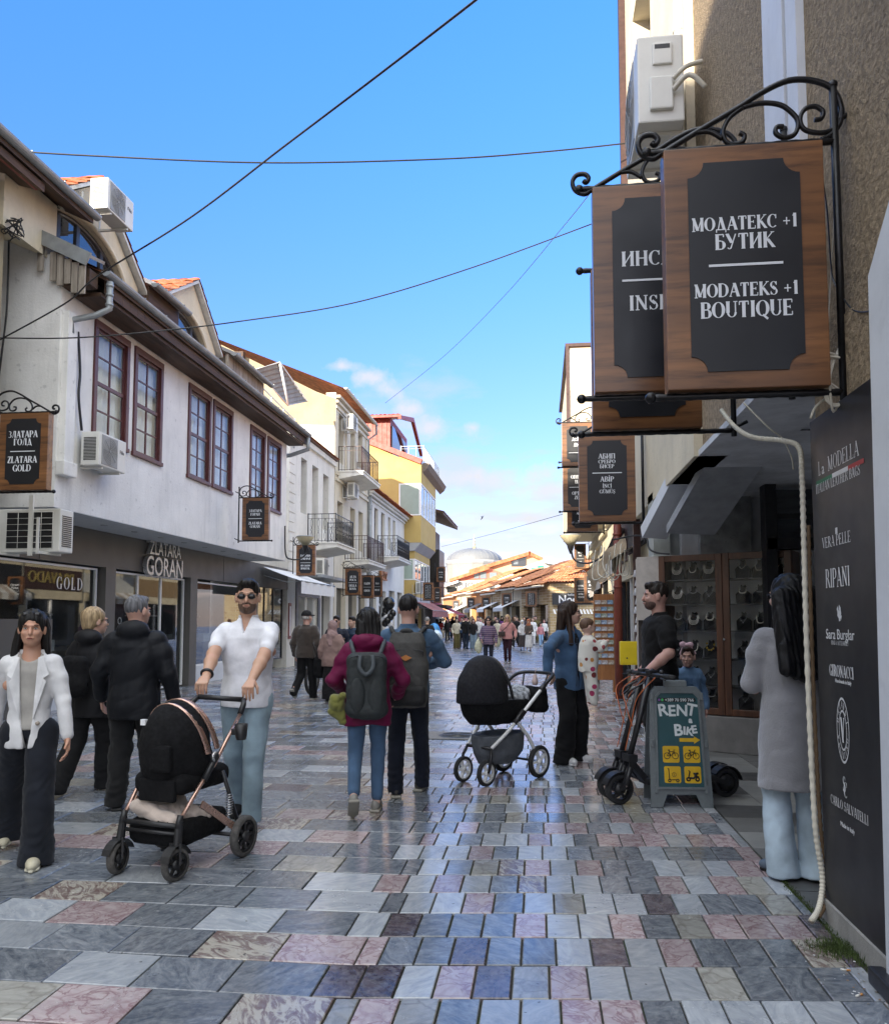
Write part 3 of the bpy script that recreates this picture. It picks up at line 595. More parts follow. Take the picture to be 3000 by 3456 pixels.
def railing(parent, pts, z0, z1, step=.11, m=None, scroll=True, name='railing', r=.009):
    """balusters between two rails along a polyline seen from above"""
    mb = MB(); P = [Vector((p[0], p[1], 0)) for p in pts]
    for a, b in zip(P, P[1:]):
        for z, q in ((z1, .018), (z0 + .06, .012), (z1 - .16, .009)): mb.beam(a + Vector((0, 0, z)), b + Vector((0, 0, z)), q * 1.6, q * 1.2)
        n = max(1, int((b - a).length / step))
        for i in range(n + 1):
            p = a.lerp(b, i / n)
            if scroll and i % 2:
                d = (b - a).normalized() * .035; zz = lambda t: z0 + .06 + (z1 - z0 - .22) * t
                mb.tube([(p.x + d.x * s_, p.y + d.y * s_, zz(t)) for t, s_ in ((0, 0), (.12, 1), (.3, 1), (.42, 0), (.5, -1), (.58, 0), (.7, 1), (.88, 1), (1, 0))], r * .8, 4)
                mb.tube([(p.x - d.x * s_, p.y - d.y * s_, zz(t)) for t, s_ in ((0, 0), (.12, 1), (.3, 1), (.42, 0), (.5, -1), (.58, 0), (.7, 1), (.88, 1), (1, 0))], r * .8, 4)
            else: mb.tube([(p.x, p.y, z0), (p.x, p.y, z1)], r, 5)
    for p in P: mb.tube([(p.x, p.y, z0), (p.x, p.y, z1 + .03)], r * 1.9, 6)
    return W(mb, name, m or iron, parent)
def balcony(parent, X, out, y0, y1, z, h=1.0, m=None, slabm=None, scroll=True):
    mb = MB(); pr = [(X, z), (X, z - .28), (X + out * .7, z - .16), (X + out + .08, z - .12), (X + out + .08, z)]
    mb.prism([(a, b) for a, b in pr], y0 - .06, y1 + .06, 'y'); mb.bbox(X, y0 - .1, z + .001, X + out + .12, y1 + .1, z + .05, .012)
    b = W(mb, 'balcony', slabm or white_wall2, parent)
    railing(b, [(X + .02, y0), (X + out, y0), (X + out, y1), (X + .02, y1)], z + .05, z + h, m=m, scroll=scroll); return b
def ac_unit(label, loc, rz, w=.80, h=.55, d=.30, group='outdoor air conditioning units', brand='Filia', back=False):
    t = thing('air_conditioner', label, 'air conditioner', loc, rz, group)
    mb = MB(); mb.bbox(-w / 2, -d / 2, 0, w / 2, d / 2, h, .018)
    mb.build('casing', ac_white, t)
    f = MB()     # front panel with round grille
    f.bbox(-w / 2 + .07, -d / 2 - .008, .03, w / 2 - .27, -d / 2 + .01, h - .03, .007)
    f.build('front_panel', ac_grey, t)
    g = MB(); R = h * .40; cx = -w / 2 + .07 + (w - .34) / 2
    for r in [R * i / 6 for i in range(1, 7)]: g.tube([(cx + r * math.cos(a), -d / 2 - .014, h / 2 + r * math.sin(a)) for a in [i * math.pi / 14 for i in range(28)]], .0032, 4, closed=True)
    for i in range(8): a = i * math.pi / 4; g.tube([(cx, -d / 2 - .016, h / 2), (cx + R * math.cos(a), -d / 2 - .016, h / 2 + R * math.sin(a))], .003, 4)
    g.ball((cx, -d / 2 - .012, h / 2), .03, n=10, k=6, sc=(1, .3, 1)); g.build('fan_grille', ac_grey, t)
    v = MB(); n = 16
    for i in range(n): z = .08 + (h - .16) * i / n; v.box(-w / 2 - .006, -d / 2 + .05, z, -w / 2 + .004, d / 2 - .05, z + (h - .16) / n * .5)
    v.build('side_vent', black_p, t)
    bk = MB(); bk.box(-w / 2 + .10, d / 2 - .004, .05, w / 2 - .2, d / 2 + .004, h - .05); bkk = bk.build('coil', black_p, t)
    gr = MB()
    for i in range(5): gr.tube([(-w / 2 + .10 + (w - .3) * i / 4, d / 2 + .01, .05), (-w / 2 + .10 + (w - .3) * i / 4, d / 2 + .01, h - .05)], .005, 4)
    for i in range(7): z = .05 + (h - .1) * i / 6; gr.tube([(-w / 2 + .1, d / 2 + .01, z), (w / 2 - .2, d / 2 + .01, z)], .004, 4)
    gr.build('wire_guard', ac_white, bkk)
    for s in (-1, 1):
        br = MB(); br.box(s * w * .32 - .018, -d / 2 + .02, -.035, s * w * .32 + .018, d / 2 + .22, -.001); br.box(s * w * .32 - .0175, d / 2 + .205, -.04, s * w * .32 + .0175, d / 2 + .225, h * .75)
        br.build('bracket', ac_white, t)
    if brand:
        l = MB(); sans(l, brand, .085, .001, FRONT(w / 2 - .135, -d / 2 - .003, h * .56)); l.build('logo', mat('logo_ink', (.04, .04, .06), .5), t)
    return t
def gutter(parent, X, y0, y1, z, m=None, r=.075, name='gutter'):
    mb = MB(); a = [R_(180 + 180 * i / 8) for i in range(9)]
    vs = [(X + r * math.cos(q), y, z + r * math.sin(q)) for y in (y0, y1) for q in a] + [(X + (r - .008) * math.cos(q), y, z + .004 + (r - .008) * math.sin(q)) for y in (y0, y1) for q in a]
    fs = [(i, i + 1, i + 10, i + 9) for i in range(8)] + [(i + 18, i + 19, i + 28, i + 27) for i in range(8)] + [(0, 18, 27, 9), (8, 26, 35, 17)] + [tuple(range(9))]
    mb.add(vs, fs)
    y = y0 + .3
    while y < y1: mb.box(X - r - .012, y, z - .008, X + r + .012, y + .02, z + .012); y += .75
    return W(mb, name, m or zinc, parent, recalc=False)
def pipe(parent, pts, r=.05, m=None, name='downpipe', n=10):
    mb = MB(); mb.tube(pts, r, n); P = [Vector(p) for p in pts]
    L = max(zip(P, P[1:]), key=lambda s: (s[1] - s[0]).length)
    for q in (.15, .5, .85): c = L[0].lerp(L[1], q); d = (L[1] - L[0]).normalized() * .02; mb.cyl(c - d, c + d, r * 1.18, n=n)
    return W(mb, name, m or zinc, parent)
def pantiles(mb, A, B, C, D, nu, nv, m=0, seed=0, amp=.035, lift=.03):
    """rows of half round tiles on the slope A B (eave) to D C (ridge)"""
    A, B, C, D = map(Vector, (A, B, C, D)); nrm = (B - A).cross(D - A).normalized()
    if nrm.z < 0: nrm = -nrm
    rr = random.Random(seed); q = 6
    for j in range(nv):
        jit = [rr.uniform(-.012, .012) for _ in range(nu + 1)]
        vs = []; 
        for e, (v, l) in enumerate((((j - .02) / nv, lift), ((j + 1.12) / nv, 0.0))):
            for i in range(nu * q + 1):
                u = i / (nu * q); p = A.lerp(B, u).lerp(D.lerp(C, u), v); a = amp * abs(math.sin(math.pi * i / q)) ** .8
                vs.append(p + nrm * (a + l + jit[min(nu, i // q)]))
        n = nu * q + 1; vs += [v - nrm * .02 for v in vs[:n]]
        mb.add(vs, [(i, i + 1, n + i + 1, n + i) for i in range(n - 1)] + [(i, i + 2 * n, i + 1 + 2 * n, i + 1) for i in range(n - 1)], m, False)
# ================================================================ LEFT: the white house with the jettied upper floor
h1 = thing('white_house', 'white jettied house with six maroon sash windows over a dark glass jewellery shop', 'house', (-9, 16, 0))
XU = -7.0
wins = [(11.70, 12.80), (12.97, 14.04), (15.15, 16.27), (16.38, 17.50), (18.63, 19.72), (19.89, 20.99)]
mb = MB(); wallx(mb, XU, -.3, 10.80, 21.5, 3.15, 6.95, [(a, b, 4.36, 6.31) for a, b in wins])
mb.prism([(-7.3, 3.15), (-13, 3.15), (-13, 9.6), (-11.2, 9.3), (-7.3, 6.95)], 10.80, 11.10, 'y')
mb.prism([(-7.3, 3.15), (-13, 3.15), (-13, 9.6), (-11.2, 9.3), (-7.3, 6.95)], 21.2, 21.5, 'y')
W(mb, 'upper_wall', white_wall, h1)
mb = MB(); mb.box(-12.9, 10.82, 3.17, XU - .002, 21.498, 3.14); W(mb, 'soffit', mat('soffit_plaster', (.56, .57, .58), .7, var=.05, coords='World'), h1)
for a, b in wins: sash_window(h1, XU, a + .005, b - .005, 4.43, 6.305)
mb = MB()
for i in range(9):
    for r in (.045,): mb.lathe([(r, 0), (r + .012, -.006), (r + .014, .002)], (-7.45, 11.9 + i * 1.05, 3.138), 16)
W(mb, 'downlight', mat('downlight_rim', (.30, .30, .30), .5), h1)
# roof: tiled slope, boarded eave, gutter
mb = MB(); mb.prism([(-6.45, 6.62), (-13, 9.87), (-13, 10.02), (-6.45, 6.76)], 11.06, 21.72, 'y'); W(mb, 'roof_boarding', dark_wood, h1)
mb = MB(); pantiles(mb, (-6.50, 11.02, 6.73), (-6.50, 21.75, 6.73), (-13, 21.75, 9.98), (-13, 11.02, 9.98), 44, 16, seed=3, amp=.02, lift=.012); W(mb, 'roof', tile_red, h1, recalc=False)
mb = MB(); mb.box(-6.55, 11.1, 6.40, -6.98, 21.6, 6.46)
y = 11.16
W(mb, 'eave_soffit', dark_wood, h1)
while y < 21.6:
    pk = MB(); pk.box(-6.50, y, 6.455, -6.535, y + .235, 6.66); W(pk, 'plank', dark_wood, h1); y += .24
gutter(h1, -6.42, 11.0, 21.75, 6.74)
# gable verge: zinc flashing and short weathered boards
mb = MB(); mb.beam((-6.50, 10.86, 6.86), (-12.9, 10.86, 10.06), .42, .05, up=(0, -.15, 1)); mb.beam((-6.50, 10.66, 6.77), (-12.9, 10.66, 9.97), .03, .2); W(mb, 'verge_flashing', zinc, h1)
for i in range(6):
    x = -6.62 - i * .115 - (.09 if i == 5 else 0); z = 6.70 + (-6.62 - x) * -.0 + (-x - 6.62) * .5; pk = MB(); l = .42 + .05 * math.sin(i * 2.3)
    pk.box(x - .05, 10.70, z - l, x + .045, 10.73, z); W(pk, 'plank', grey_wood, h1)
mb = MB(); mb.prism([(-6.56, 6.47), (-7.0, 6.45), (-7.0, 6.9), (-6.56, 6.70)], 10.80, 11.02, 'y'); W(mb, 'eave_return', dark_wood, h1)
pipe(h1, [(-6.42, 11.12, 6.62), (-6.42, 11.12, 6.20), (-6.60, 11.05, 6.08), (-6.93, 10.98, 6.0), (-6.94, 10.98, 5.8)], .05, zinc)
mb = MB(); mb.bbox(-7.0, 10.86, 3.82, -6.90, 11.10, 6.10, .01); mb.bbox(-7.0, 10.80, 3.62, -6.86, 11.15, 3.84, .02); W(mb, 'pipe_casing', white_wall, h1)
pipe(h1, [(-6.42, 21.6, 6.62), (-6.42, 21.62, 6.3), (-6.95, 21.66, 6.15), (-7.8, 21.7, 6.1)], .06, zinc)
# dormers with half round windows
def dormer(y0, yp, y1, zb, zp, zl, zr, ayc, ar, aspring):
    X = -7.25; mb = MB(); n = 20
    am = math.degrees(math.acos(max(-1, (y0 + .06 - ayc) / ar))); arc = [(ayc + ar * math.cos(R_(am * i / n)), aspring + ar * .62 * math.sin(R_(am * i / n))) for i in range(n + 1)]
    out = [(y1, zb), (y1, zr), (yp, zp), (y0, zl), (y0, zb)]
    # wall as quads from the arch to the outline
    def hit(a):
        dy, dz = math.cos(a), math.sin(a); best = 1e9
        for (p, q) in zip(out, out[1:] + out[:1]):
            ey, ez = q[0] - p[0], q[1] - p[1]; det = dy * -ez + ey * dz
            if abs(det) < 1e-9: continue
            t = ((p[0] - ayc) * -ez + ey * (p[1] - aspring)) / det; u = (dy * (p[1] - aspring) - dz * (p[0] - ayc)) / det
            if t > 0 and -1e-6 <= u <= 1 + 1e-6: best = min(best, t)
        return (ayc + dy * best, aspring + dz * best)
    ang = [math.atan2(b - aspring, a - ayc) for a, b in arc]
    outer = [hit(max(0.0, min(math.pi, a))) for a in ang]
    for i in range(n):
        (a, b), (c, d) = arc[i], arc[i + 1]; (e, f), (g, h) = outer[i], outer[i + 1]
        for xa in (X, X - .22): mb.add([(xa, a, b), (xa, e, f), (xa, g, h), (xa, c, d)], [(0, 1, 2, 3)])
        mb.add([(X, a, b), (X, c, d), (X - .22, c, d), (X - .22, a, b)], [(0, 1, 2, 3)])
    # fill the corner at the peak and sides
    for p in (out[1], out[2], out[3]):
        k = min(range(n), key=lambda i: abs(math.atan2(p[1] - aspring, p[0] - ayc) - (ang[i] + ang[i + 1]) / 2))
        mb.add([(X, *outer[k]), (X, *p), (X, *outer[k + 1])], [(0, 1, 2)])
    mb.box(X, y0, zb, X - .22, y1, aspring - .003)
    mb.box(X - .22, y0, zb, X - 3.2, y0 + .12, min(zl, zr)); mb.box(X - .22, y1 - .12, zb, X - 3.2, y1, min(zl, zr))
    d = W(mb, 'dormer', cream_wall, h1)
    fr = MB(); fr.tube([(X - .10, ayc + (ar - .04) * math.cos(R_(am * i / n)), aspring + (ar * .62 - .04) * math.sin(R_(am * i / n))) for i in range(n + 1)], .045, 6)
    for q in (-.42, -.02, .52): fr.box(X - .13, ayc + q * ar - .045, aspring, X - .07, ayc + q * ar + .045, aspring + ar * .62 * math.sqrt(1 - q * q) - .03)
    fr.box(X - .132, arc[-1][0], aspring + .15, X - .072, ayc + ar * .95, aspring + .22)
    W(fr, 'window_frame', mat('dark_grey_frame', (.035, .036, .04), .4), d)
    gl = MB(); gl.prism(arc + ([(arc[-1][0], aspring)] if am < 179 else []), X - .11, X - .10, 'x'); W(gl, 'pane', win_dark, d)
    tr = MB(); tr.tube([(X + .02, ayc + (ar + .05) * math.cos(R_(am * i / n)), aspring + (ar * .62 + .05) * math.sin(R_(am * i / n))) for i in range(n + 1)], .05, 6); W(tr, 'arch_trim', cream_wall, d)
    vg = MB()
    for (a, b), (c, e) in (((y0 - .15, zl - .06), (yp, zp + .04)), ((yp, zp + .04), (y1 + .12, zr - .06))):
        vg.beam((X - .9, a, b), (X - .9, c, e), 2.1, .05, up=(0, 0, 1)) if False else vg.add([(X + .12, a, b), (X + .12, c, e), (X - 3.2, c, e), (X - 3.2, a, b), (X + .12, a, b + .07), (X + .12, c, e + .07), (X - 3.2, c, e + .07), (X - 3.2, a, b + .07)], [(0, 1, 2, 3), (4, 5, 6, 7), (0, 1, 5, 4), (1, 2, 6, 5), (2, 3, 7, 6), (3, 0, 4, 7)])
    W(vg, 'verge', mat('verge_white', (.62, .62, .60), .6, coords='World'), d)
    tl = MB(); pantiles(tl, (X + .14, y0 - .2, zl - .02), (X - 3.2, y0 - .2, zl - .02), (X - 3.2, yp, zp + .12), (X + .14, yp, zp + .12), 14, 5, seed=9)
    pantiles(tl, (X + .14, y1 + .15, zr - .02), (X - 3.2, y1 + .15, zr - .02), (X - 3.2, yp, zp + .12), (X + .14, yp, zp + .12), 14, 7, seed=10)
    W(tl, 'dormer_roof', tile_red, d, recalc=False)
    return d
dormer(11.02, 12.05, 13.5, 6.9, 8.72, 8.0, 7.55, 11.72, 1.30, 7.10)
dormer(14.45, 15.82, 17.05, 6.9, 8.62, 7.80, 7.55, 15.30, 1.22, 7.14)
# low shed eaves between the dormers
def shed_eave(y0, y1, z, m=None):
    mb = MB(); mb.prism([(-6.95, z), (-8.6, z + .75), (-8.6, z + .83), (-6.95, z + .08)], y0, y1, 'y'); d = W(mb, 'shed_dormer', m or zinc, h1)
    gutter(d, -6.93, y0 - .05, y1 + .05, z + .04); w = MB(); w.box(-7.18, y0 + .06, z - .72, -7.10, y1 - .06, z + .05); W(w, 'boarding', grey_wood if m is None else dark_wood, d)
shed_eave(13.56, 14.9, 7.62, white_wall); shed_eave(17.4, 19.9, 7.62)
mb = MB(); mb.prism([(-6.80, 7.62), (-8.6, 8.5), (-8.6, 8.62), (-6.80, 7.74)], 7.0, 11.25, 'y'); W(mb, 'upper_eave', dark_wood, h1)
mb = MB(); pantiles(mb, (-6.85, 7.0, 7.72), (-6.85, 11.28, 7.72), (-8.6, 11.28, 8.62), (-8.6, 7.0, 8.62), 18, 6, seed=5, amp=.02, lift=.012); W(mb, 'upper_roof', tile_red, h1, recalc=False)
gutter(h1, -6.76, 7.0, 11.30, 7.76)
mb = MB(); mb.prism([(-7.24, 6.9), (-8.6, 7.5), (-8.6, 8.45), (-7.24, 7.80)], 9.8, 11.0, 'y'); W(mb, 'upper_infill', cream_wall, h1)
# roof terrace rail and folded canopy behind the ridge line
railing(h1, [(-7.6, 19.6), (-7.9, 25.0)], 7.1, 8.05, step=1.2, m=mat('white_rail', (.55, .58, .6), .5), scroll=False, r=.02)
# ground floor: taupe fascia, piers, glazing
XS = -8.0
mb = MB(); mb.box(XS - .12, 8.0, 2.48, XS + .0, 24.9, 3.138); mb.box(XS - .5, 8.0, 3.0, XS - .12, 24.9, 2.52)
for a, b in ((13.92, 14.27), (17.55, 17.92), (21.42, 22.0)): mb.box(XS - .35, a, 0, XS + .06, b, 2.48)
mb.box(XS - .3, 9.0, 0, XS - .02, 12.45, 1.52)
W(mb, 'shopfront', shop_grey, h1)
for a in (12.0, 15.9, 19.6): j = MB(); j.box(XS - .01, a, 2.49, XS + .003, a + .012, 3.12); W(j, 'panel_joint', dark, h1)
for q in ((8, 13.92, .3), (17.92, 21.42, .42)): mb = MB(); mb.box(XS - .28, q[0], .0, XS - .03, q[1], q[2]); W(mb, 'plinth', pale_trim, h1)
def shopglass(y0, y1, z0, z1, frame=white_p, mull=()):
    g = pane(h1, XS - .1, y0, y1, z0, z1, win_shop, 'shop_window'); f = MB(); w = .035
    f.box(XS - .13, y0, z0, XS - .07, y0 + w, z1); f.box(XS - .13, y1 - w, z0, XS - .07, y1, z1); f.box(XS - .128, y0 + w, z1 - w, XS - .072, y1 - w, z1); f.box(XS - .128, y0 + w, z0, XS - .072, y1 - w, z0 + w)
    for q in mull: f.box(XS - .127, q, z0 + w, XS - .073, q + .05, z1 - w)
    W(f, 'frame', frame, g); return g
shopglass(9.0, 13.85, .3, 2.45, white_p); g = shopglass(14.30, 17.50, .04, 2.44, white_p, (15.35, 16.35)); shopglass(17.95, 21.38, .42, 2.42, white_p); shopglass(22.05, 24.6, .3, 2.5, iron, (22.9, 23.7))
mb = MB(); mb.cyl((XS - .04, 15.5, .9), (XS - .04, 15.5, 1.9), .015, n=8); W(mb, 'door_handle', white_p, g)
mb = MB(); mb.box(XS - .05, 14.9, 1.0, XS - .3, 14.92, 1.0 + .02); 
# inside the shop: dark back wall, counters, hanging lamps glimpsed through the glass
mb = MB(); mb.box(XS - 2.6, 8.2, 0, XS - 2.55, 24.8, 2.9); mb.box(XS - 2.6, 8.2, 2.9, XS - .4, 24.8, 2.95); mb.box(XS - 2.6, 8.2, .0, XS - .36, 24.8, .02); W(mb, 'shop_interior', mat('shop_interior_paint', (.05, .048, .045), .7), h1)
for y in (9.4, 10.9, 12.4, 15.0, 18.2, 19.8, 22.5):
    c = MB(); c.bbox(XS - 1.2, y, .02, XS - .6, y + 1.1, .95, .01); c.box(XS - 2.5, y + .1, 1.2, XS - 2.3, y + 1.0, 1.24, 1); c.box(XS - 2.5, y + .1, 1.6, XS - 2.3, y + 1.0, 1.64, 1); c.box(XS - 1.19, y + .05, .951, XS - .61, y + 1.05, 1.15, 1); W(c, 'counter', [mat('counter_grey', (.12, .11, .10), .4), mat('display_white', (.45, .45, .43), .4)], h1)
# OPEN hours banner inside the door, lettering in red and white
mb = MB(); mb.box(XS - .20, 14.45, .6, XS - .19, 15.1, 1.75); W(mb, 'banner', mat('banner_black', (.01, .01, .01), .6), h1)
SIDE = lambda x, y, z: Matrix.Translation((x, y, z)) @ Matrix.Rotation(R_(90), 4, 'Z') @ Matrix.Rotation(R_(90), 4, 'X')     # text facing +x
mb = MB()
for i, (a, b) in enumerate((('C', 'O'), ('E', 'P'))):
    sans(mb, a, .2, .001, SIDE(XS - .185, 14.62, 1.42 - i * .27), 0, .004); sans(mb, b, .2, .001, SIDE(XS - .185, 14.90, 1.42 - i * .27), 1, .004)
W(mb, 'lettering', [mat('red_letter', (.55, .02, .03), .5), mat('white_letter', (.7, .7, .7), .5)], h1)
# raised shop letters and window letters
mb = MB(); sans(mb, 'ZLATARA', .40, .045, SIDE(XS + .06, 16.20, 2.86) @ Matrix.Scale(.82, 4, (1, 0, 0)), 0, .003); W(mb, 'shop_letters', mat('brushed_letters', (.55, .55, .54), .3, metal=.6), h1)
mb = MB(); sans(mb, 'GORAN', .56, .045, SIDE(XS + .06, 16.20, 2.43) @ Matrix.Scale(.84, 4, (1, 0, 0)), 0, .004); W(mb, 'shop_letters', MATS['brushed_letters'], h1)
mb = MB(); serif(mb, 'GOLD', 13.05, 2.03, .21, P=lambda a, d, b: (XS - .09 + d, a, b), xs=.95, bold=1.25, track=.28); W(mb, 'window_lettering', mat('white_vinyl', (.8, .78, .74), .6), h1)
# ---------------------------------------------------------------- second house, then its neighbours down the left side
h2 = thing('terrace_house', 'old white two storey house with iron balcony next to the jettied house', 'house', (-9, 27.5, 0))
X2 = -8.0
w2 = [(26.15, 26.85, 5.15, 7.05, False), (27.5, 28.3, 4.35, 7.05, True), (28.95, 29.75, 4.9, 7.0, False)]
shop2 = [(25.9, 28.35, .05, 2.75), (28.9, 30.1, .05, 2.9)]
mb = MB(); wallx(mb, X2, -.5, 24.85, 30.6, 0, 7.75, [w[:4] for w in w2] + shop2)
mb.box(X2 + .001, 24.86, 7.55, X2 + .10, 30.59, 7.74); mb.box(X2 - 5, 24.85, 0, X2 - .5, 25.2, 7.75)
for i in range(14): mb.box(X2, 24.855, 3.1 + i * .32, X2 + .025, 25.5 - (i % 2) * .12, 3.1 + i * .32 + .28)
W(mb, 'wall', white_wall2, h2)
mb = MB(); mb.box(X2 - 5, 24.85, 7.76, X2 + .16, 30.6, 7.82); W(mb, 'roof', mat('brown_coping', (.16, .09, .07), .8, coords='World'), h2)
for w in w2: slot_window(h2, X2, *w[:4], depth=.42, door=w[4])
balcony(h2, X2, 1.0, 27.0, 29.6, 4.15, 1.05)
mb = MB(); mb.box(X2 - .02, 25.7, 2.3, X2 + .05, 28.5, 2.95); mb.box(X2 - .02, 25.7, 0, X2 + .05, 25.9, 2.3); mb.box(X2 - .02, 28.35, 0, X2 + .05, 28.6, 2.3); W(mb, 'shopfront', mat('slate_cladding', (.11, .115, .13), .5), h2)
g = pane(h2, X2 - .12, 25.9, 28.35, .05, 2.3, glass('pale_shop_glass', clear=.25, ior=1.9, dark=(.28, .30, .30)), 'shop_window'); mb = MB()
for y in (25.9, 27.2, 28.25): mb.box(X2 - .15, y, .05, X2 - .08, y + .07, 2.3)
W(mb, 'frame', white_p, g); pane(h2, X2 - .25, 28.9, 30.1, .05, 2.9, win_dark, 'shop_window')
mb = MB(); sans(mb, 'ZLATARA', .3, .02, SIDE(X2 + .07, 27.1, 2.45), 0, .003); W(mb, 'shop_letters', MATS['brushed_letters'], h2)
mb = MB(); mb.box(X2, 26.2, 2.95, X2 + .75, 30.2, 3.05); W(mb, 'flat_canopy', zinc, h2)
mb = MB(); mb.box(XS - .05, 24.95, .9, XS + .03, 25.22, 2.05); W(mb, 'menu_case', mat('menu_red', (.18, .03, .03), .4), h2); mb = MB(); mb.box(XS + .03, 25.02, 1.0, XS + .036, 25.15, 1.95); W(mb, 'menu_sheet', curtain, h2)
h3 = thing('tall_house', 'tall narrow cream house with two balconies and a bare tan gable', 'house', (-10, 33.5, 0))
mb = MB(); w3 = [(31.2, 32.0, 7.9, 9.9), (33.25, 34.1, 7.62, 9.7), (34.7, 35.6, 8.4, 9.95), (31.1, 32.0, 4.35, 6.3), (33.3, 34.2, 4.1, 6.35), (34.9, 35.8, 4.6, 6.4), (31.1, 32.6, .05, 2.8), (33.1, 34.6, .05, 2.8), (35.0, 36.3, .05, 2.8)]
wallx(mb, X2, -.4, 30.7, 36.7, 0, 10.6, w3)
for z, q in ((7.05, .08), (7.3, .05), (9.98, .05), (10.2, .10), (10.4, .18)): mb.box(X2 + .001, 30.72, z, X2 + q, 36.68, z + .10)
for y in (32.55, 36.35): mb.box(X2 + .001, y - .18, 7.4, X2 + .06, y + .18, 9.9)
W(mb, 'wall', mat('cream_stucco', (.62, .57, .47), .85, var=.06, scale=1.5, bump=.2, bscale=20, streak=.22, coords='World'), h3)
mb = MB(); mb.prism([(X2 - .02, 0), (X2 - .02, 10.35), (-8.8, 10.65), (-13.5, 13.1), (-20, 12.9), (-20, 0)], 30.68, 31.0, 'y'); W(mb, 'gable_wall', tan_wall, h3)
mb = MB(); mb.prism([(X2 - .03, 7.0), (X2 - .03, 9.25), (-10.2, 9.35), (-11.6, 9.0), (-14, 8.7), (-14, 7.0)], 30.665, 30.679, 'y'); W(mb, 'whitewash', mat('fresh_whitewash', (.60, .59, .56), .85, var=.06, scale=2, bump=.2, coords='World'), h3)
mb = MB(); mb.add([(-7.6, 30.6, 10.72), (-7.6, 36.8, 10.72), (-13.5, 36.8, 13.2), (-13.5, 30.6, 13.2), (-20, 36.8, 13.0), (-20, 30.6, 13.0)], [(0, 1, 2, 3), (3, 2, 4, 5)]); W(mb, 'roof', tile_red, h3, recalc=False)
gutter(h3, -7.58, 30.6, 36.8, 10.76, mat('white_gutter', (.6, .6, .57), .5)); pipe(h3, [(-7.58, 36.7, 10.7), (-7.6, 36.75, 10.3), (-7.95, 36.72, 10.05), (-7.95, 36.72, 3.2)], .05)
for w in w3[:6]: slot_window(h3, X2, *w, depth=.3)
for w in w3[6:]: pane(h3, X2 - .2, *w, win_dark, 'shop_window')
balcony(h3, X2, .95, 31.2, 34.5, 7.45, 1.05, iron_brown, scroll=False); balcony(h3, X2, .95, 32.4, 35.9, 3.95, 1.05, iron_brown, scroll=False)
h4 = thing('low_white_house', 'low white house with five dark windows and an ornate iron balcony', 'house', (-10, 42, 0))
w4 = [(36.95, 37.85, 5.35, 7.08), (38.35, 39.25, 5.3, 7.05), (40.05, 41.0, 4.85, 7.05), (41.95, 42.7, 5.3, 7.05), (43.35, 44.15, 5.3, 7.05)]
mb = MB(); s4 = [(37.3, 38.9, .1, 3.0), (39.6, 41.4, .1, 3.0), (42.3, 44.0, .3, 3.1), (44.8, 46.4, .3, 3.1)]
wallx(mb, X2, -.35, 36.75, 47.1, 0, 7.6, w4 + s4)
for z, q in ((7.25, .08), (7.4, .2), (7.52, .3)): mb.box(X2 + .001, 36.76, z, X2 + q, 47.08, z + .1)
W(mb, 'wall', white_wall2, h4)
for w in w4: slot_window(h4, X2, *w, depth=.16)
for w in s4: pane(h4, X2 - .15, *w, win_dark, 'shop_window')
balcony(h4, X2, 1.0, 39.2, 42.9, 4.62, 1.1)
mb = MB(); pantiles(mb, (-7.5, 36.6, 7.66), (-7.5, 47.2, 7.66), (-11, 47.2, 9.0), (-11, 36.6, 9.0), 34, 8, seed=4); W(mb, 'roof', tile_red, h4, recalc=False)
pipe(h4, [(-7.9, 36.9, 7.4), (-7.93, 36.9, 3.0)], .07)
h5 = thing('yellow_house', 'tall yellow house with glazed bay and red sheet metal attic', 'house', (-11, 52, 0))
Y5 = 47.2; bx = -7.0; wx = -8.35
mb = MB(); mb.prism([(wx, 0), (wx, 10.9), (-7.0, 10.9), (-6.9, 10.9), (-7.0, 11.0), (-12.2, 13.3), (-20, 13.3), (-20, 0)][0:2] + [(-8.35, 11.35), (-13, 13.4), (-20, 13.4), (-20, 0)], Y5, Y5 + .3, 'y')
mb.box(wx, Y5 + .3, 0, wx - .3, 56.5, 11.3)
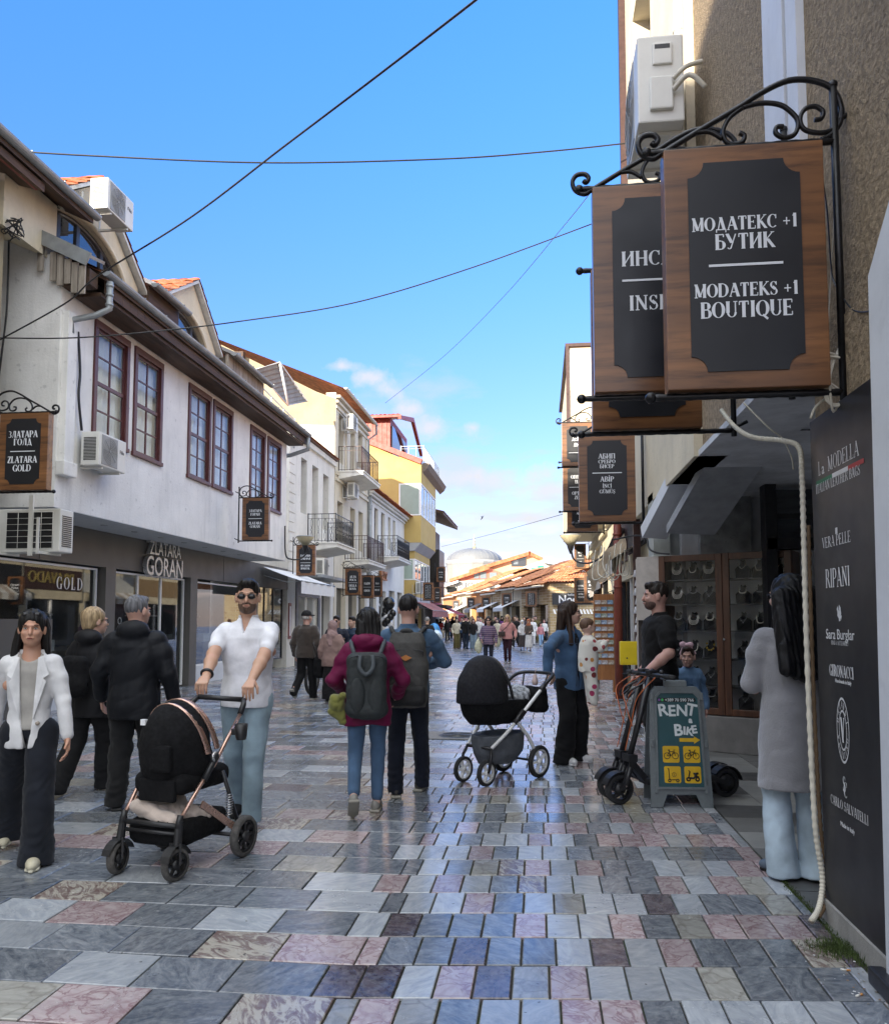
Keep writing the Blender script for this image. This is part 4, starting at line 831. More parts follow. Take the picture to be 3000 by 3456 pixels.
# bay: parapet, posts, top band
mb.box(wx, Y5 - .002, 6.15, bx, 54, 7.78); mb.box(wx, Y5 - .002, 9.75, bx, 54, 11.0)
mb.prism([(wx, 11.0), (bx, 11.0), (wx, 11.45)], Y5, 54, 'y')
mb.box(wx, Y5 + .2, 2.9, bx - .4, 54, 3.9); mb.box(wx, Y5 + .2, 5.2, bx - .4, 54, 5.65)
W(mb, 'wall', yellow_wall, h5)
mb = MB(); mb.prism([(wx, 5.66), (bx - .4, 5.66), (bx, 6.14), (wx, 6.14)], Y5 - .001, 54, 'y'); mb.prism([(wx, 2.5), (bx - .35, 2.5), (bx - .4, 2.9), (wx, 2.9)], Y5 + .1, 54, 'y'); W(mb, 'bay_soffit', grey_render, h5)
blind = mat('green_blind', (.34, .42, .37), .6, var=.04, scale=3)
def bay_glass(x, z0, z1, y0, y1, n):
    g = MB(); g.box(wx + .1, y0 + .01, z0 + .06, x - .06, y0 + .02, z1 - .06); p = W(g, 'window', blind, h5); f = MB()
    f.box(wx + .002, y0 - .01, z0, wx + .09, y0 + .06, z1); f.box(x - .12, y0 - .012, z0 + .001, x + .012, y0 + .06, z1 - .001); f.box(wx + .09, y0 - .008, z0, x - .12, y0 + .05, z0 + .07); f.box(wx + .09, y0 - .008, z1 - .07, x - .12, y0 + .05, z1)
    for i in range(n + 1): y = y0 + .06 + (y1 - y0 - .12) * i / n; f.box(x - .1, y, z0 + .07, x + .01, y + .07, z1 - .07)
    f.box(x - .1, y0 + .06, z0, x + .009, y1, z0 + .07); f.box(x - .1, y0 + .06, z1 - .07, x + .009, y1, z1); W(f, 'frame', white_p, p)
    for i in range(n): y = y0 + .06 + (y1 - y0 - .12) * i / n; pane(p, x - .03, y + .07, y + (y1 - y0 - .12) / n, z0 + .07, z1 - .07, glass('bay_pane', clear=.2, ior=2.2, dark=(.25, .3, .33)))
    for i in range(16): pass
bay_glass(bx, 7.79, 9.74, Y5, 53.9, 5); bay_glass(bx - .4, 3.91, 5.19, Y5 + .2, 53.9, 5)
mb = MB()
for i in range(26): mb.box(wx + .11, Y5 - .002, 7.9 + i * .068, bx - .13, Y5 + .008, 7.9 + i * .068 + .012)
W(mb, 'blind_slats', blind, h5)
mb = MB(); mb.prism([(bx + .3, 10.75), (bx + .45, 11.05), (bx, 11.1), (bx, 10.5)], Y5 + .6, 56.5, 'y'); W(mb, 'cornice', mat('brown_cornice', (.20, .16, .13), .8, coords='World'), h5)
mb = MB(); mb.beam((-6.95, Y5 - .06, 11.02), (-13.2, Y5 - .06, 13.55), .35, .3, up=(0, 0, 1)); W(mb, 'verge', red_metal, h5)
mb = MB(); mb.box(-9.0, Y5 + .5, 11.5, -14, 54, 14.0)
for i in range(16): mb.box(-9.2 - i * .3, Y5 + .47, 12.0, -9.28 - i * .3, Y5 + .5, 13.95)
W(mb, 'attic', red_metal, h5)
mb = MB(); pantiles(mb, (-14, Y5 - .1, 13.95), (-8.3, Y5 - .1, 13.95), (-8.6, 52, 14.9), (-14, 52, 14.9), 22, 5, seed=6); mb.prism([(-14, 13.8), (-8.2, 13.8), (-8.2, 13.95), (-14, 13.95)], Y5 - .15, Y5 + .0, 'y'); mb.prism([(Y5 - .1, 13.9), (52, 15), (56, 13.4), (56, 13.2), (52, 14.7), (Y5 - .1, 13.7)], -8.4, -8.2, 'x'); W(mb, 'attic_roof', red_metal, h5, recalc=False)
mb = MB(); mb.box(-8.98, Y5 + .8, 11.7, -8.9, 53, 13.5); W(mb, 'attic_window', win_dark, h5)
railing(h5, [(-8.3, Y5 + .4), (-6.9, Y5 + .4), (-6.9, 55)], 11.1, 12.1, step=.45, m=MATS['white_rail'], scroll=False, r=.02)
pane(h5, wx + .02, 48, 55, .2, 2.3, win_dark, 'shop_window')
mb = MB(); mb.box(wx, Y5 + .31, 2.31, wx + .5, 55, 2.49); W(mb, 'shop_fascia', grey_render, h5)
h6 = thing('brown_eaved_house', 'narrow house with broad tiled brown eaves past the yellow bay', 'house', (-10, 60, 0))
mb = MB(); mb.box(-8.2, 56.6, 0, -14, 66, 8.6); W(mb, 'wall', mat('far_dark_facade', (.20, .19, .18), .8, coords='World'), h6)
mb = MB(); mb.prism([(-6.7, 9.0), (-8.3, 9.6), (-14, 11.2), (-14, 11.35), (-6.7, 9.2)], 56.0, 66, 'y'); W(mb, 'roof', dark_wood, h6)
mb = MB(); pantiles(mb, (-6.7, 56, 9.22), (-6.7, 66, 9.22), (-9.5, 66, 10.0), (-9.5, 56, 10.0), 24, 4, seed=8); W(mb, 'roof_tiles', tile_red, h6, recalc=False)
mb = MB(); mb.bbox(-8.2, 57, 3.2, -7.1, 60, 6.6, .05); mb.box(-8.2, 57.0, 2.4, -6.6, 61, 2.6); W(mb, 'dark_balcony', black_p, h6)
# neighbours behind the camera and at the left edge: they shade the street
h0 = thing('corner_house', 'weathered house corner with a red gutter at the left edge', 'house', (-9, 2, 0))
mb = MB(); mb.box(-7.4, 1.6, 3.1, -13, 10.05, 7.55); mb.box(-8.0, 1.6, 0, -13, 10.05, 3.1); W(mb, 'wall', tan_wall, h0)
mb = MB(); mb.prism([(-6.85, 7.5), (-13, 9.5), (-13, 9.65), (-6.85, 7.62)], 1.5, 10.1, 'y'); W(mb, 'roof', dark_wood, h0)
gutter(h0, -6.95, 1.6, 10.08, 7.60, mat('red_gutter', (.20, .035, .025), .5))
mb = MB(); mb.box(-7.39, 2, 3.6, -7.36, 9, 6.6)
hb = thing('tall_block', 'tall plain house behind the viewer', 'house', (-9, -25, 0))
mb = MB(); mb.box(-7.4, -46, 0, -16, -12.4, 12.6); mb.box(-7.6, -12.3, 0, -14, 1.5, 7.3)
for i in range(7):
    for z in (3.6, 6.6, 9.6): mb.box(-7.38, -42 + i * 4, z, -7.36, -40.6 + i * 4, z + 1.7, 1)
W(mb, 'wall', [cream_wall, win_dark], hb)

cn_ = thing('roof_canopy', 'tilted grey corrugated canopy on a white post above the terrace roof', 'canopy', (-8.6, 27, 7.8))
Q_ = [(862, 1246, 26.0), (944, 1222, 26.6), (1037, 1354, 29.2), (972, 1368, 28.0)]; Q_ = [Vector((aty(a, b, Y)[0], Y, aty(a, b, Y)[1])) for a, b, Y in Q_]
mb = MB(); mb.sheet(lambda u, v: Q_[0].lerp(Q_[1], u).lerp(Q_[3].lerp(Q_[2], u), v) + Vector((0, 0, .035 * math.sin(v * 60))), 6, 60); W(mb, 'corrugated_sheet', mat('corrugated_grey', (.28, .29, .30), .6, metal=.2, var=.15, scale=4, coords='World'), cn_, recalc=False)
a_ = aty(944, 1226, 26.6); b_ = aty(973, 1366, 27.2); mb = MB(); mb.tube([(a_[0], 26.62, a_[1]), (b_[0], 27.2, b_[1])], .045, 8); mb.tube([Q_[0], Q_[1], Q_[2], Q_[3]], .03, 6, closed=True); W(mb, 'post', white_p, cn_)
mb = MB(); x_, z_ = aty(790, 1202, 30.3); mb.bbox(x_ - .35, 30.35, z_ - .22, x_ + .35, 30.66, z_ + .22, .01); mb.box(x_ - .28, 30.34, z_ - .16, x_ + .28, 30.349, z_ + .16, 1); W(mb, 'roof_light', [dark_wood, win_dark], h3)
mb = MB(); mb.prism([(-7.75, 7.83), (-8.3, 7.83), (-12, 9.6), (-12, 9.5)], 24.9, 30.55, 'y'); W(mb, 'tiled_lean_to', tile_red, h2)
# ================================================================ RIGHT: near house with the recessed shop entrance
r1 = thing('roughcast_house', 'brown roughcast house over a recessed jewellery entrance on the right', 'house', (3, 5, 0))
XR = 1.44
mb = MB(); mb.box(XR + .06, -2.0, 2.95, XR + .35, 4.36, 7.6); mb.box(XR + .06, 4.36, 3.06, XR + .35, 7.45, 7.6); mb.box(XR + .01, -2, 0, XR + .35, 4.34, 2.95)
W(mb, 'roughcast_wall', rough_wall, r1)
mb = MB(); mb.box(XR + .015, 4.46, 3.72, XR + .06, 4.64, 7.6); mb.box(XR + .015, 4.70, 3.72, XR + .06, 5.10, 7.6); mb.prism([(4.36, 3.42), (5.25, 3.42), (5.16, 3.72), (4.42, 3.72)], XR - .03, XR + .06, 'x')
mb.box(XR + .03, 2.6, 4.25, XR + .06, 3.38, 7.6); mb.prism([(2.2, 0), (3.555, 0), (3.47, 2.95), (3.15, 3.25), (2.2, 3.25)], XR - .05, XR, 'x')
W(mb, 'pilaster', pale_trim, r1)
mb = MB(); mb.beam((XR - .02, 3.45, 4.3), (XR - .02, 2.6, 5.6), .06, .09); W(mb, 'wall_bracket', mat('brown_bracket', (.09, .06, .045), .6), r1)
# recess shell
mb = MB(); mb.box(XR + .02, 4.36, 3.0, 4.6, 10.2, 3.055); mb.box(XR + .35, 4.30, 0, 4.6, 4.36, 3.0); mb.box(4.55, 4.36, 0, 4.65, 10.2, 3.0); mb.box(1.75, 10.1, 0, 4.6, 10.25, 3.0)
W(mb, 'recess', mat('recess_plaster', (.58, .59, .61), .85, var=.2, scale=2, bump=.3, bscale=20, streak=.3, coords='World'), r1)
def slant(p1, Y1, p2, Y2, w, t, m, nm='slanting_beam'):
    a = aty(*p1, Y1); b = aty(*p2, Y2); mb = MB(); mb.beam((a[0], Y1, a[1]), (b[0], Y2, b[1]), w, t, up=(0, .3, 1)); W(mb, nm, m, r1)
slant((2420, 1395), 8.2, (2205, 1800), 9.9, .30, .16, pale_trim); slant((2560, 1420), 7.4, (2330, 1790), 9.4, .55, .10, mat('grey_beam', (.33, .34, .36), .8, coords='World'))
mb = MB(); mb.box(1.95, 9.98, 2.0, 2.55, 10.09, 3.0); W(mb, 'stained_plaster', mat('mouldy_plaster', (.30, .31, .32), .9, var=.3, scale=5, bump=.3, streak=.6, coords='World'), r1)
mb = MB(); mb.box(2.5, 9.2, 2.28, 3.3, 9.26, 2.95); mb.box(2.5, 9.18, 2.62, 3.3, 9.20, 2.68, 1); W(mb, 'transom_window', [win_dark, black_p], r1)
mb = MB(); mb.box(2.48, 9.1, 0, 2.6, 9.3, 3.0); mb.box(2.5, 9.1, 2.28, 4.5, 9.3, 2.4); W(mb, 'dark_frame', black_p, r1)
# black advertising panel with plinth
pn = thing('advertising_panel', 'tall black panel of white leather bag shop names beside the entrance', 'panel', (XR, 3.9, 0))
mb = MB(); mb.box(XR - .015, 3.56, .10, XR + .002, 4.352, 2.54); mb.box(XR + .002, 4.342, .1, XR + .3, 4.36, 2.54); W(mb, 'board', mat('panel_black', (.008, .008, .010), .42, var=.2, scale=2, coords='World'), pn)
mb = MB(); mb.box(XR - .03, 2.4, -.01, XR + .02, 4.37, .10); W(mb, 'plinth', mat('concrete_plinth', (.30, .29, .27), .9, bump=.4, streak=.4, coords='World'), pn)
mb = MB(); mb.bbox(XR - .10, 2.6, .0, XR - .035, 3.62, .07, .012); W(mb, 'rail', black_p, pn)
PW = lambda yc: (lambda a, d, b: (XR - .0155 - d, yc - a, b))
PS = lambda yc, z, s=1.0: Matrix.Translation((XR - .0165, yc, z)) @ Matrix.Rotation(R_(-90), 4, 'Z') @ Matrix.Rotation(R_(90), 4, 'X') @ Matrix.Scale(s, 4)
mb = MB(); zz = lambda px, py: atx(px, py, XR)
def ptext(px, py, txt, h, xs=.62, kind='serif', m=0, bold=1.0):
    y, z = zz(px, py); h *= .74; xs /= .74
    if kind == 'serif': serif(mb, txt, 0, z - h / 2, h, P=PW(y), xs=xs, m=m, bold=bold)
    else: sans(mb, txt, h, .0006, PS(y, z - h * .33) @ Matrix.Scale(xs, 4, (1, 0, 0)), m, 0.0, shear=.0)
y_, z_ = zz(2856, 1540); serif(mb, 'MODELLA', 0, z_ - .034, .072, P=PW(y_), xs=.95, bold=.9); serif(mb, 'L', 0, z_ - .034, .072, P=PW(y_ + .31), xs=.8, bold=.9); sans(mb, 'a', .085, .0006, PS(y_ + .265, z_ - .034)); ptext(2835, 1620, 'ITALIAN LEATHER BAGS', .065, .62)
ptext(2833, 1822, 'VERA PELLE', .072, .72); ptext(2838, 1948, 'RIPANI', .125, .62); ptext(2845, 2142, 'Sara Burglar', .095, .78, 'sans'); ptext(2846, 2171, 'BAGS & ACCESSORIES', .028, .62)
ptext(2851, 2267, 'GIRONACCI', .075, .62, bold=1.3); ptext(2857, 2302, 'Handmade in Italy', .035, .8, 'sans'); ptext(2862, 2648, 'S', .10, .6); ptext(2866, 2668, 'C', .10, .55)
ptext(2876, 2731, 'CARLO SALVATELLI', .060, .66); ptext(2872, 2795, 'Made in Italy', .042, .8, 'sans')
y, z = zz(2857, 2466)
for r1_, r0 in ((1.0, .93), (.62, .56)):
    mb.add([(XR - .0168, y - rr_ * .078 * math.cos(a), z + rr_ * .155 * math.sin(a)) for a in [i * math.pi / 16 for i in range(32)] for rr_ in (r0, r1_)], [(2 * i, 2 * i + 1, (2 * i + 3) % 64, (2 * i + 2) % 64) for i in range(32)])
def ringtext(txt, a0, a1, flip=1):
    for i, c in enumerate(txt):
        a = R_(a0 + (a1 - a0) * i / (len(txt) - 1)); cy, cz = .060 * math.cos(a), .121 * math.sin(a); th = a - math.pi / 2 if flip > 0 else a + math.pi / 2
        P = lambda q, d, b: (XR - .0165 - d, y - (cy + (q * math.cos(th) - (b) * math.sin(th)) * .72), z + cz + q * math.sin(th) + b * math.cos(th))
        serif(mb, c, 0, -.014, .030, P=P, xs=.8, bold=1.2)
ringtext('ORLANDI', 160, 20); ringtext('VALENTINO', 200, 340, -1)
serif(mb, 'V', 0, z - .06, .12, P=PW(y), xs=.5)
y, z = zz(2833, 1795); mb.box(XR - .017, y - .02, z - .01, XR - .0165, y + .008, z + .02)
# small seal of a winged beast, cut as a few leaf shapes
y, z = zz(2845, 2072)
for k, (a, b, s, rr_) in enumerate(((-.012, .0, .018, .3), (.01, .012, .016, -.5), (0, -.02, .014, .9), (.018, -.014, .012, .1), (-.02, .02, .012, -.2), (.004, .03, .010, .4))):
    mb.add([(XR - .0166 - k * .0002, y - a - s * math.cos(t + rr_) * (.6 if i % 2 else 1), z + b + s * 1.5 * math.sin(t + rr_) * (.7 if i % 2 else 1)) for i, t in enumerate([q * math.pi / 4 for q in range(8)])], [tuple(range(8))])
W(mb, 'lettering', mat('panel_white', (.62, .62, .62), .6), pn, recalc=False)
mb = MB()
for i in range(3):
    ya = zz(2765 + i * 55, 1600)[0]; yb = zz(2765 + i * 55 + 55, 1600)[0]; za = zz(2765 + i * 55, 1615 - i * 31)[1]; zb = zz(2820 + i * 55, 1615 - (i + 1) * 31)[1]
    z0_ = zz(2856, 1540)[1] - .078
    mb.add([(XR - .0168, ya, z0_), (XR - .0168, yb, z0_), (XR - .0168, yb, z0_ + .022), (XR - .0168, ya, z0_ + .022)], [(0, 1, 2, 3)], i)
W(mb, 'flag_stripe', [mat('flag_green', (.03, .16, .08), .6), MATS['panel_white'], mat('flag_red', (.35, .04, .04), .6)], pn)
# corrugated conduit dropping beside the panel
t = thing('conduit', 'ribbed cream conduit hanging from the ceiling and running down beside the black panel', 'conduit', (1.36, 4.42, 0))
def ppath(lst): return [(aty(px, py, Y)[0], Y, aty(px, py, Y)[1]) for px, py, Y in lst]
def smooth_path(P, n=8):
    P = [Vector(p) for p in P]; out = []
    for i in range(len(P) - 1):
        p0, p1, p2, p3 = P[max(0, i - 1)], P[i], P[i + 1], P[min(len(P) - 1, i + 2)]
        for k in range(n):
            t = k / n; out.append(.5 * ((2 * p1) + (p2 - p0) * t + (2 * p0 - 5 * p1 + 4 * p2 - p3) * t * t + (3 * p1 - 3 * p2 + p3 - p0) * t ** 3))
    return out + [P[-1]]
C_ = ppath([(2435, 1385, 5.6), (2480, 1440, 5.3), (2540, 1475, 4.9), (2640, 1487, 4.6), (2695, 1510, 4.48), (2706, 1600, 4.42), (2712, 1800, 4.4), (2720, 2100, 4.4), (2735, 2500, 4.38), (2752, 2800, 4.36), (2775, 2960, 4.36), (2765, 3060, 4.3), (2738, 3110, 4.2)])
S = smooth_path(C_, 34); mb = MB(); mb.tube(S, [.0155 if i % 4 < 2 else .0125 for i in range(len(S))], 8); W(mb, 'hose', cable_w, t)
S2 = [p + Vector((.035, .03, 0)) for p in S[200:400]]; mb = MB(); mb.tube(S2, [.012 if i % 4 < 2 else .0095 for i in range(len(S2))], 8); W(mb, 'brown_hose', mat('brown_conduit', (.16, .10, .05), .6), t)
def wire(label, pts, r, m=None, name='cable', group='cables slung over the street', sub=10, cat='cable', cyc=0):
    P = smooth_path(pts, sub); c = P[0].copy(); mb = MB(); mb.tube([p - c for p in P], r, 6); o = mb.build(name, m or black_p, None, loc=c, label=label, cat=cat, group=group); return o
# loop of white cable at the sign bracket
rr = random.Random(3); L = []
for k in range(7):
    for q in range(6):
        a = q / 6 * 2 * math.pi; cx, cz = aty(2840, 1275, 3.95); w = .055 + .03 * rr.random(); h = .12 + .07 * rr.random(); an = R_(-20 if k % 2 else 55) + rr.uniform(-.2, .2)
        L.append((cx + w * math.cos(a) * math.cos(an) - h * math.sin(a) * math.sin(an) * .9, 3.93 + rr.uniform(-.02, .02), cz + w * math.cos(a) * math.sin(an) + h * math.sin(a) * math.cos(an)))
cx, cz = aty(2735, 1412, 3.98); L += [(cx + .05, 3.97, cz + .08), (cx, 3.98, cz)]
wire('tangled loop of white cable tied at the corner of the nearest shop sign', L, .0062, cable_w, 'cable_coil', 'loose cables on the right house', 4, 'cable coil')
wire('thin black cable drooping from the sign post across the pale pilaster', ppath([(2768, 560, 4.05), (2790, 700, 4.05), (2805, 900, 4.05), (2820, 960, 4.0), (2880, 1045, 3.8), (2960, 1040, 3.5), (3010, 980, 3.4)]), .004, black_p, 'cable', 'loose cables on the right house')
wire('white cable hanging straight behind the nearest sign', ppath([(2822, 500, 4.06), (2812, 800, 4.06), (2806, 890, 4.06), (2790, 1180, 4.06)]), .003, cable_w, 'cable', 'loose cables on the right house')
wire('pale cable drooping across the recess ceiling', ppath([(2510, 1360, 5.6), (2590, 1440, 5.5), (2640, 1480, 5.5), (2670, 1540, 5.5), (2678, 1585, 5.5)]), .006, cable_w, 'cable', 'loose cables on the right house')
wire('dark cable looped across the slanting beams over the cabinet', ppath([(2282, 1483, 8.4), (2330, 1505, 8.3), (2400, 1512, 8.2), (2480, 1500, 8.0), (2530, 1470, 7.8), (2640, 1455, 7), (2735, 1450, 6.3)]), .007, black_p, 'cable', 'loose cables on the right house')
wire('bundle of dark cables sagging above the corner of the cabinet', ppath([(2070, 1822, 10.5), (2140, 1808, 10.3), (2180, 1815, 10.1), (2190, 1850, 9.9), (2215, 1865, 9.8), (2260, 1870, 9.7)]), .012, black_p, 'cable', 'loose cables on the right house')
# air conditioner high on the roughcast wall
a = ac_unit('large cream air conditioner high on the roughcast wall at the top of the picture', (1.10, 7.35, 5.86), R_(-90), .92, .80, .40, brand='')
mb = MB(); mb.bbox(.455, -.07, .52, .482, .10, .72, .012); mb.bbox(.455, -.10, .10, .50, .10, .40, .015); mb.build('valve_cover', ac_white, a)
mb = MB(); mb.box(.482, -.05, .66, .484, .08, .70); mb.build('handle_slot', black_p, a)
mb = MB(); mb.tube(smooth_path([(.50, .10, .36), (.56, .2, .42), (.55, .34, .46)], 6), .02, 8); mb.tube(smooth_path([(.50, .10, .26), (.58, .22, .33), (.56, .36, .22)], 6), .022, 8); mb.build('pipe', cable_w, a)
pipe(r1, [(1.40, 7.62, 7.6), (1.40, 7.62, 5.2)], .05, cable_w)
# next house along: sunlit cream upper floor
r2 = thing('cream_corner_house', 'cream upper floor with a deep window behind the high air conditioner', 'house', (3, 10, 0))
mb = MB(); wallx(mb, XR - .02, .3, 7.46, 12.2, 3.0, 12, [(9.6, 11.3, 8.3, 10.2), (8.0, 9.2, 5.2, 7.2)]); W(mb, 'wall', cream_wall, r2)
mb = MB(); mb.box(XR - .12, 12.2, 4.9, XR + .3, 12.32, 12); W(mb, 'corner_strip', iron_brown, r2)
slot = MB(); slot.box(XR + .22, 8, 5.2, XR + .25, 9.2, 7.2); slot.box(XR + .22, 9.6, 8.3, XR + .25, 11.3, 10.2); W(slot, 'window', win_dark, r2)
gutter(r2, XR - .10, 9.9, 12.3, 6.75, mat('rusty_gutter', (.24, .10, .04), .7, var=.4, scale=10), .09)
mb = MB(); mb.box(1.42, 10.15, 0, 1.62, 10.62, 3.1); mb.box(1.38, 10.12, 0, 1.66, 10.64, .55); mb.bbox(1.39, 10.10, 2.15, 1.68, 10.66, 2.3, .02); mb.box(1.62, 10.3, 0, 1.9, 11.8, 3.0)
W(mb, 'pillar', mat('pale_green_pillar', (.40, .42, .40), .7, streak=.2, coords='World'), r2)
# ---------------------------------------------------------------- shops further along the right side, catching the sun
r3 = thing('right_shop_row', 'cream shops further along the right with awnings and wires above their doors', 'house', (4, 20, 0))
def xr(y): return 1.52 + (y - 10) * .042
mb = MB()
ys = [11.8, 14.5, 17.2, 20, 23, 26.5, 30.5, 35, 40]
for a, b in zip(ys, ys[1:]):
    xa = xr(a); mb.box(xa, a, 2.6, xa + .3, b, 4.7); mb.box(xa, a, 0, xa + .3, a + .45, 2.6); mb.box(xa - .12, a, 4.1, xa, b, 4.22); mb.box(xa - .22, a, 4.5, xa, b, 4.7)
    mb.box(xa + 1.2, a, 0, xa + 1.3, b, 2.6); mb.box(xa, a + .45, 2.3, xa + .3, b, 2.6)
W(mb, 'wall', mat('sunlit_stucco', (.62, .54, .38), .85, var=.1, scale=2, bump=.2, streak=.15, coords='World'), r3)
mb = MB()
for a, b in zip(ys, ys[1:]): mb.box(xr(a) + .12, a + .46, .5, xr(a) + .13, b, 2.29)
W(mb, 'shop_window', win_dark, r3)
rr = random.Random(2); fcol = [mat('fascia_%d' % i, c, .6, coords='World') for i, c in enumerate(((.02, .02, .022), (.30, .20, .10), (.5, .5, .47), (.06, .03, .025)))]
for i, (a, b) in enumerate(zip(ys, ys[1:])):
    x = xr(a); mb = MB(); mb.box(x - .03, a + .3, 2.65, x - .001, b - .1, 3.45); W(mb, 'shop_fascia', fcol[(i * 3) % 4], r3)
    mb = MB(); n = 9
    for q in range(n): u0, u1 = a + .5 + (b - a - .7) * q / n, a + .5 + (b - a - .7) * (q + 1) / n; mb.add([(x - .03, u0, 2.72), (x - .03, u1, 2.72), (x - .5, u1, 2.42), (x - .5, u0, 2.42), (x - .5, u1, 2.2), (x - .5, u0, 2.2)], [(0, 1, 2, 3), (3, 2, 4, 5)], q % 2)
    if i % 2 == 0: W(mb, 'striped_awning', [mat('awning_cream', (.62, .6, .55), .8), mat('awning_stripe', (.40, .33, .26), .8)], r3, recalc=False)
    mb = MB(); mb.box(x + .05, a + .5, 0, x + .12, a + .6, 2.3); mb.box(x + .05, (a + b) / 2, 0, x + .12, (a + b) / 2 + .08, 2.3); mb.bbox(x + .3, a + .8, .3, x + .8, b - .4, 1.1, .02, 1); W(mb, 'door_frame', [white_p, MATS['awning_cream'] if 'awning_cream' in MATS else cream_wall], r3)
mb = MB(); PB = lambda yc, z, s=1.0: Matrix.Translation((xr(26.5) - .04, yc, z)) @ Matrix.Rotation(R_(-90), 4, 'Z') @ Matrix.Rotation(R_(90), 4, 'X')
sans(mb, 'BRAVADO', .62, .02, PB(28.4, 2.90)); W(mb, 'lettering', mat('gilt_letters', (.6, .48, .16), .35, metal=.6), r3)
mb = MB(); mb.prism([(1.4, 4.7), (6, 6.6), (6, 6.75), (1.4, 4.85)], 11.9, 24.9, 'y'); W(mb, 'roof', tile_red, r3)
pipe(r3, [(1.46, 15.1, 4.5), (1.46, 15.2, 1.7), (1.46, 15.25, .05)], .075, mat('brown_pipe', (.22, .05, .03), .5))
mb = MB(); mb.box(1.62, 17.1, 0, 1.80, 17.4, 2.75); W(mb, 'black_post', black_p, r3)
r4 = thing('cream_tower_house', 'sunlit cream house standing tall beyond the nearer signs', 'house', (3, 28, 0))
mb = MB(); mb.box(1.0, 25, 4.7, 6, 33, 10.1); mb.box(1.0, 24.985, 8.7, 5.9, 24.998, 10.0, 1); W(mb, 'wall', [mat('sunlit_cream', (.62, .55, .40), .85, var=.05, scale=2, bump=.2, streak=.08, coords='World'), mat('textured_cream', (.66, .60, .47), .9, bump=.9, bscale=14, bdist=.05, coords='World')], r4)
mb = MB(); mb.box(.88, 24.9, 10.1, 6.1, 33, 10.2); mb.box(.9, 24.9, 5.2, .99, 24.98, 10.1); W(mb, 'roof_edge', iron_brown, r4)
# canvas awning folded over wires, half lit
t = thing('awning', 'folded brown canvas awning strung with pale cords over the right hand shops', 'awning', (1.3, 14, 3))
a0 = aty(2105, 1800, 12.5); a1 = aty(1985, 1930, 14.5); a2 = aty(2110, 1895, 12.3); a3 = aty(1990, 1995, 14.3)
mb = MB()
def canv(u, v):
    p = Vector((a0[0], 12.5, a0[1])).lerp(Vector((a1[0], 14.5, a1[1])), u).lerp(Vector((a2[0], 12.3, a2[1])).lerp(Vector((a3[0], 14.3, a3[1])), u), v)
    return p + Vector((.03 * math.sin(u * 11 + v * 4), 0, .035 * math.sin(u * 19) * (.3 + v)))
mb.sheet(canv, 30, 10); W(mb, 'canvas', mat('brown_canvas', (.33, .25, .16), .9, var=.15, scale=8, bump=.3), t, recalc=False)
rr = random.Random(11)
mb = MB()
for k in range(6):
    p = [(2010 + 18 * k + rr.uniform(-8, 8), 1850 + rr.uniform(-15, 25), 13.2 - .15 * k), (2000 + 18 * k, 1910 + rr.uniform(0, 45), 13.0 - .15 * k), (2040 + 16 * k, 1925 + rr.uniform(0, 30), 12.7 - .1 * k), (2060 + 12 * k, 1860 + rr.uniform(-10, 20), 12.4 - .1 * k)]
    mb.tube(smooth_path(ppath(p), 8), .009, 5)
W(mb, 'cord', cable_w, t)
mb = MB(); b0 = aty(2085, 1790, 15.5); b1 = aty(2055, 1870, 16.5); mb.sheet(lambda u, v: Vector((b0[0] + .35 * u - .25 * v + .02 * math.sin(u * 30), 15.5 + u * 1.2, b0[1] - .55 * v + .1)), 24, 6); W(mb, 'grey_cloth', mat('grey_canvas', (.45, .44, .46), .9, var=.1), t, recalc=False)
# postcard rack, crate, yellow box, strings of souvenirs
cx, cz = aty(2045, 2100, 17.2)
t = thing('postcard_rack', 'tall wooden rack filled with rows of picture postcards', 'postcard rack', (1.34, 17.2, 0))
mb = MB(); mb.bbox(-.2, -.05, .25, .24, .05, 2.05, .01); mb.box(-.2, -.04, 0, -.15, .04, .25); mb.box(.18, -.04, 0, .23, .04, .25); mb.build('stand', wood('orange_wood', (.30, .11, .03), (.45, .19, .06), 2, .5), t)
pc = [mat('card_%d' % i, c, .5, var=.5, scale=14, col2=c2) for i, (c, c2) in enumerate((((.10, .25, .5), (.7, .8, .9)), ((.5, .2, .1), (.8, .75, .6)), ((.1, .3, .15), (.8, .8, .7)), ((.6, .4, .3), (.85, .85, .85)), ((.05, .2, .55), (.5, .7, .8))))]
cm = MB(); cm.box(-.048, -.006, -.035, .048, .002, .035); 
for r in range(10):
    for c in range(3):
        mb = MB(); mb.box(-.06, -.006, -.042, .06, .002, .042); mb.build('postcard', pc[(r * 2 + c * 3) % 5], t, loc=(-.12 + c * .13, -.065, .62 + r * .14))
mb = MB(); mb.box(-.45, -.2, 0, .35, .25, .30); mb.bbox(-.48, -.22, .301, .38, .27, .36, .01, 1); o = mb.build('crate_bench', [mat('dark_crate', (.06, .045, .04), .6), mat('crate_top', (.25, .13, .10), .6)], None, loc=(1.05, 19.5, 0), label='low dark bench with a reddish top by the postcard rack', cat='bench')
t = thing('yellow_meter_box', 'bright yellow metal box fixed on the post behind the handlebars', 'box', (1.30, 12.0, .85))
mb = MB(); mb.bbox(-.135, -.07, 0, .135, .07, .34, .015); mb.build('case', mat('signal_yellow', (.75, .55, .01), .45, var=.05), t)
mb = MB(); mb.bbox(-.10, -.078, .03, .10, -.068, .26, .004); mb.cyl((-.04, -.085, .10), (-.04, -.076, .10), .012, n=10, m=1); mb.build('door', [MATS['signal_yellow'], black_p], t)
mb = MB(); mb.box(.10, .07, -.85, .20, .2, 2.3); mb.build('post', iron_brown, t)
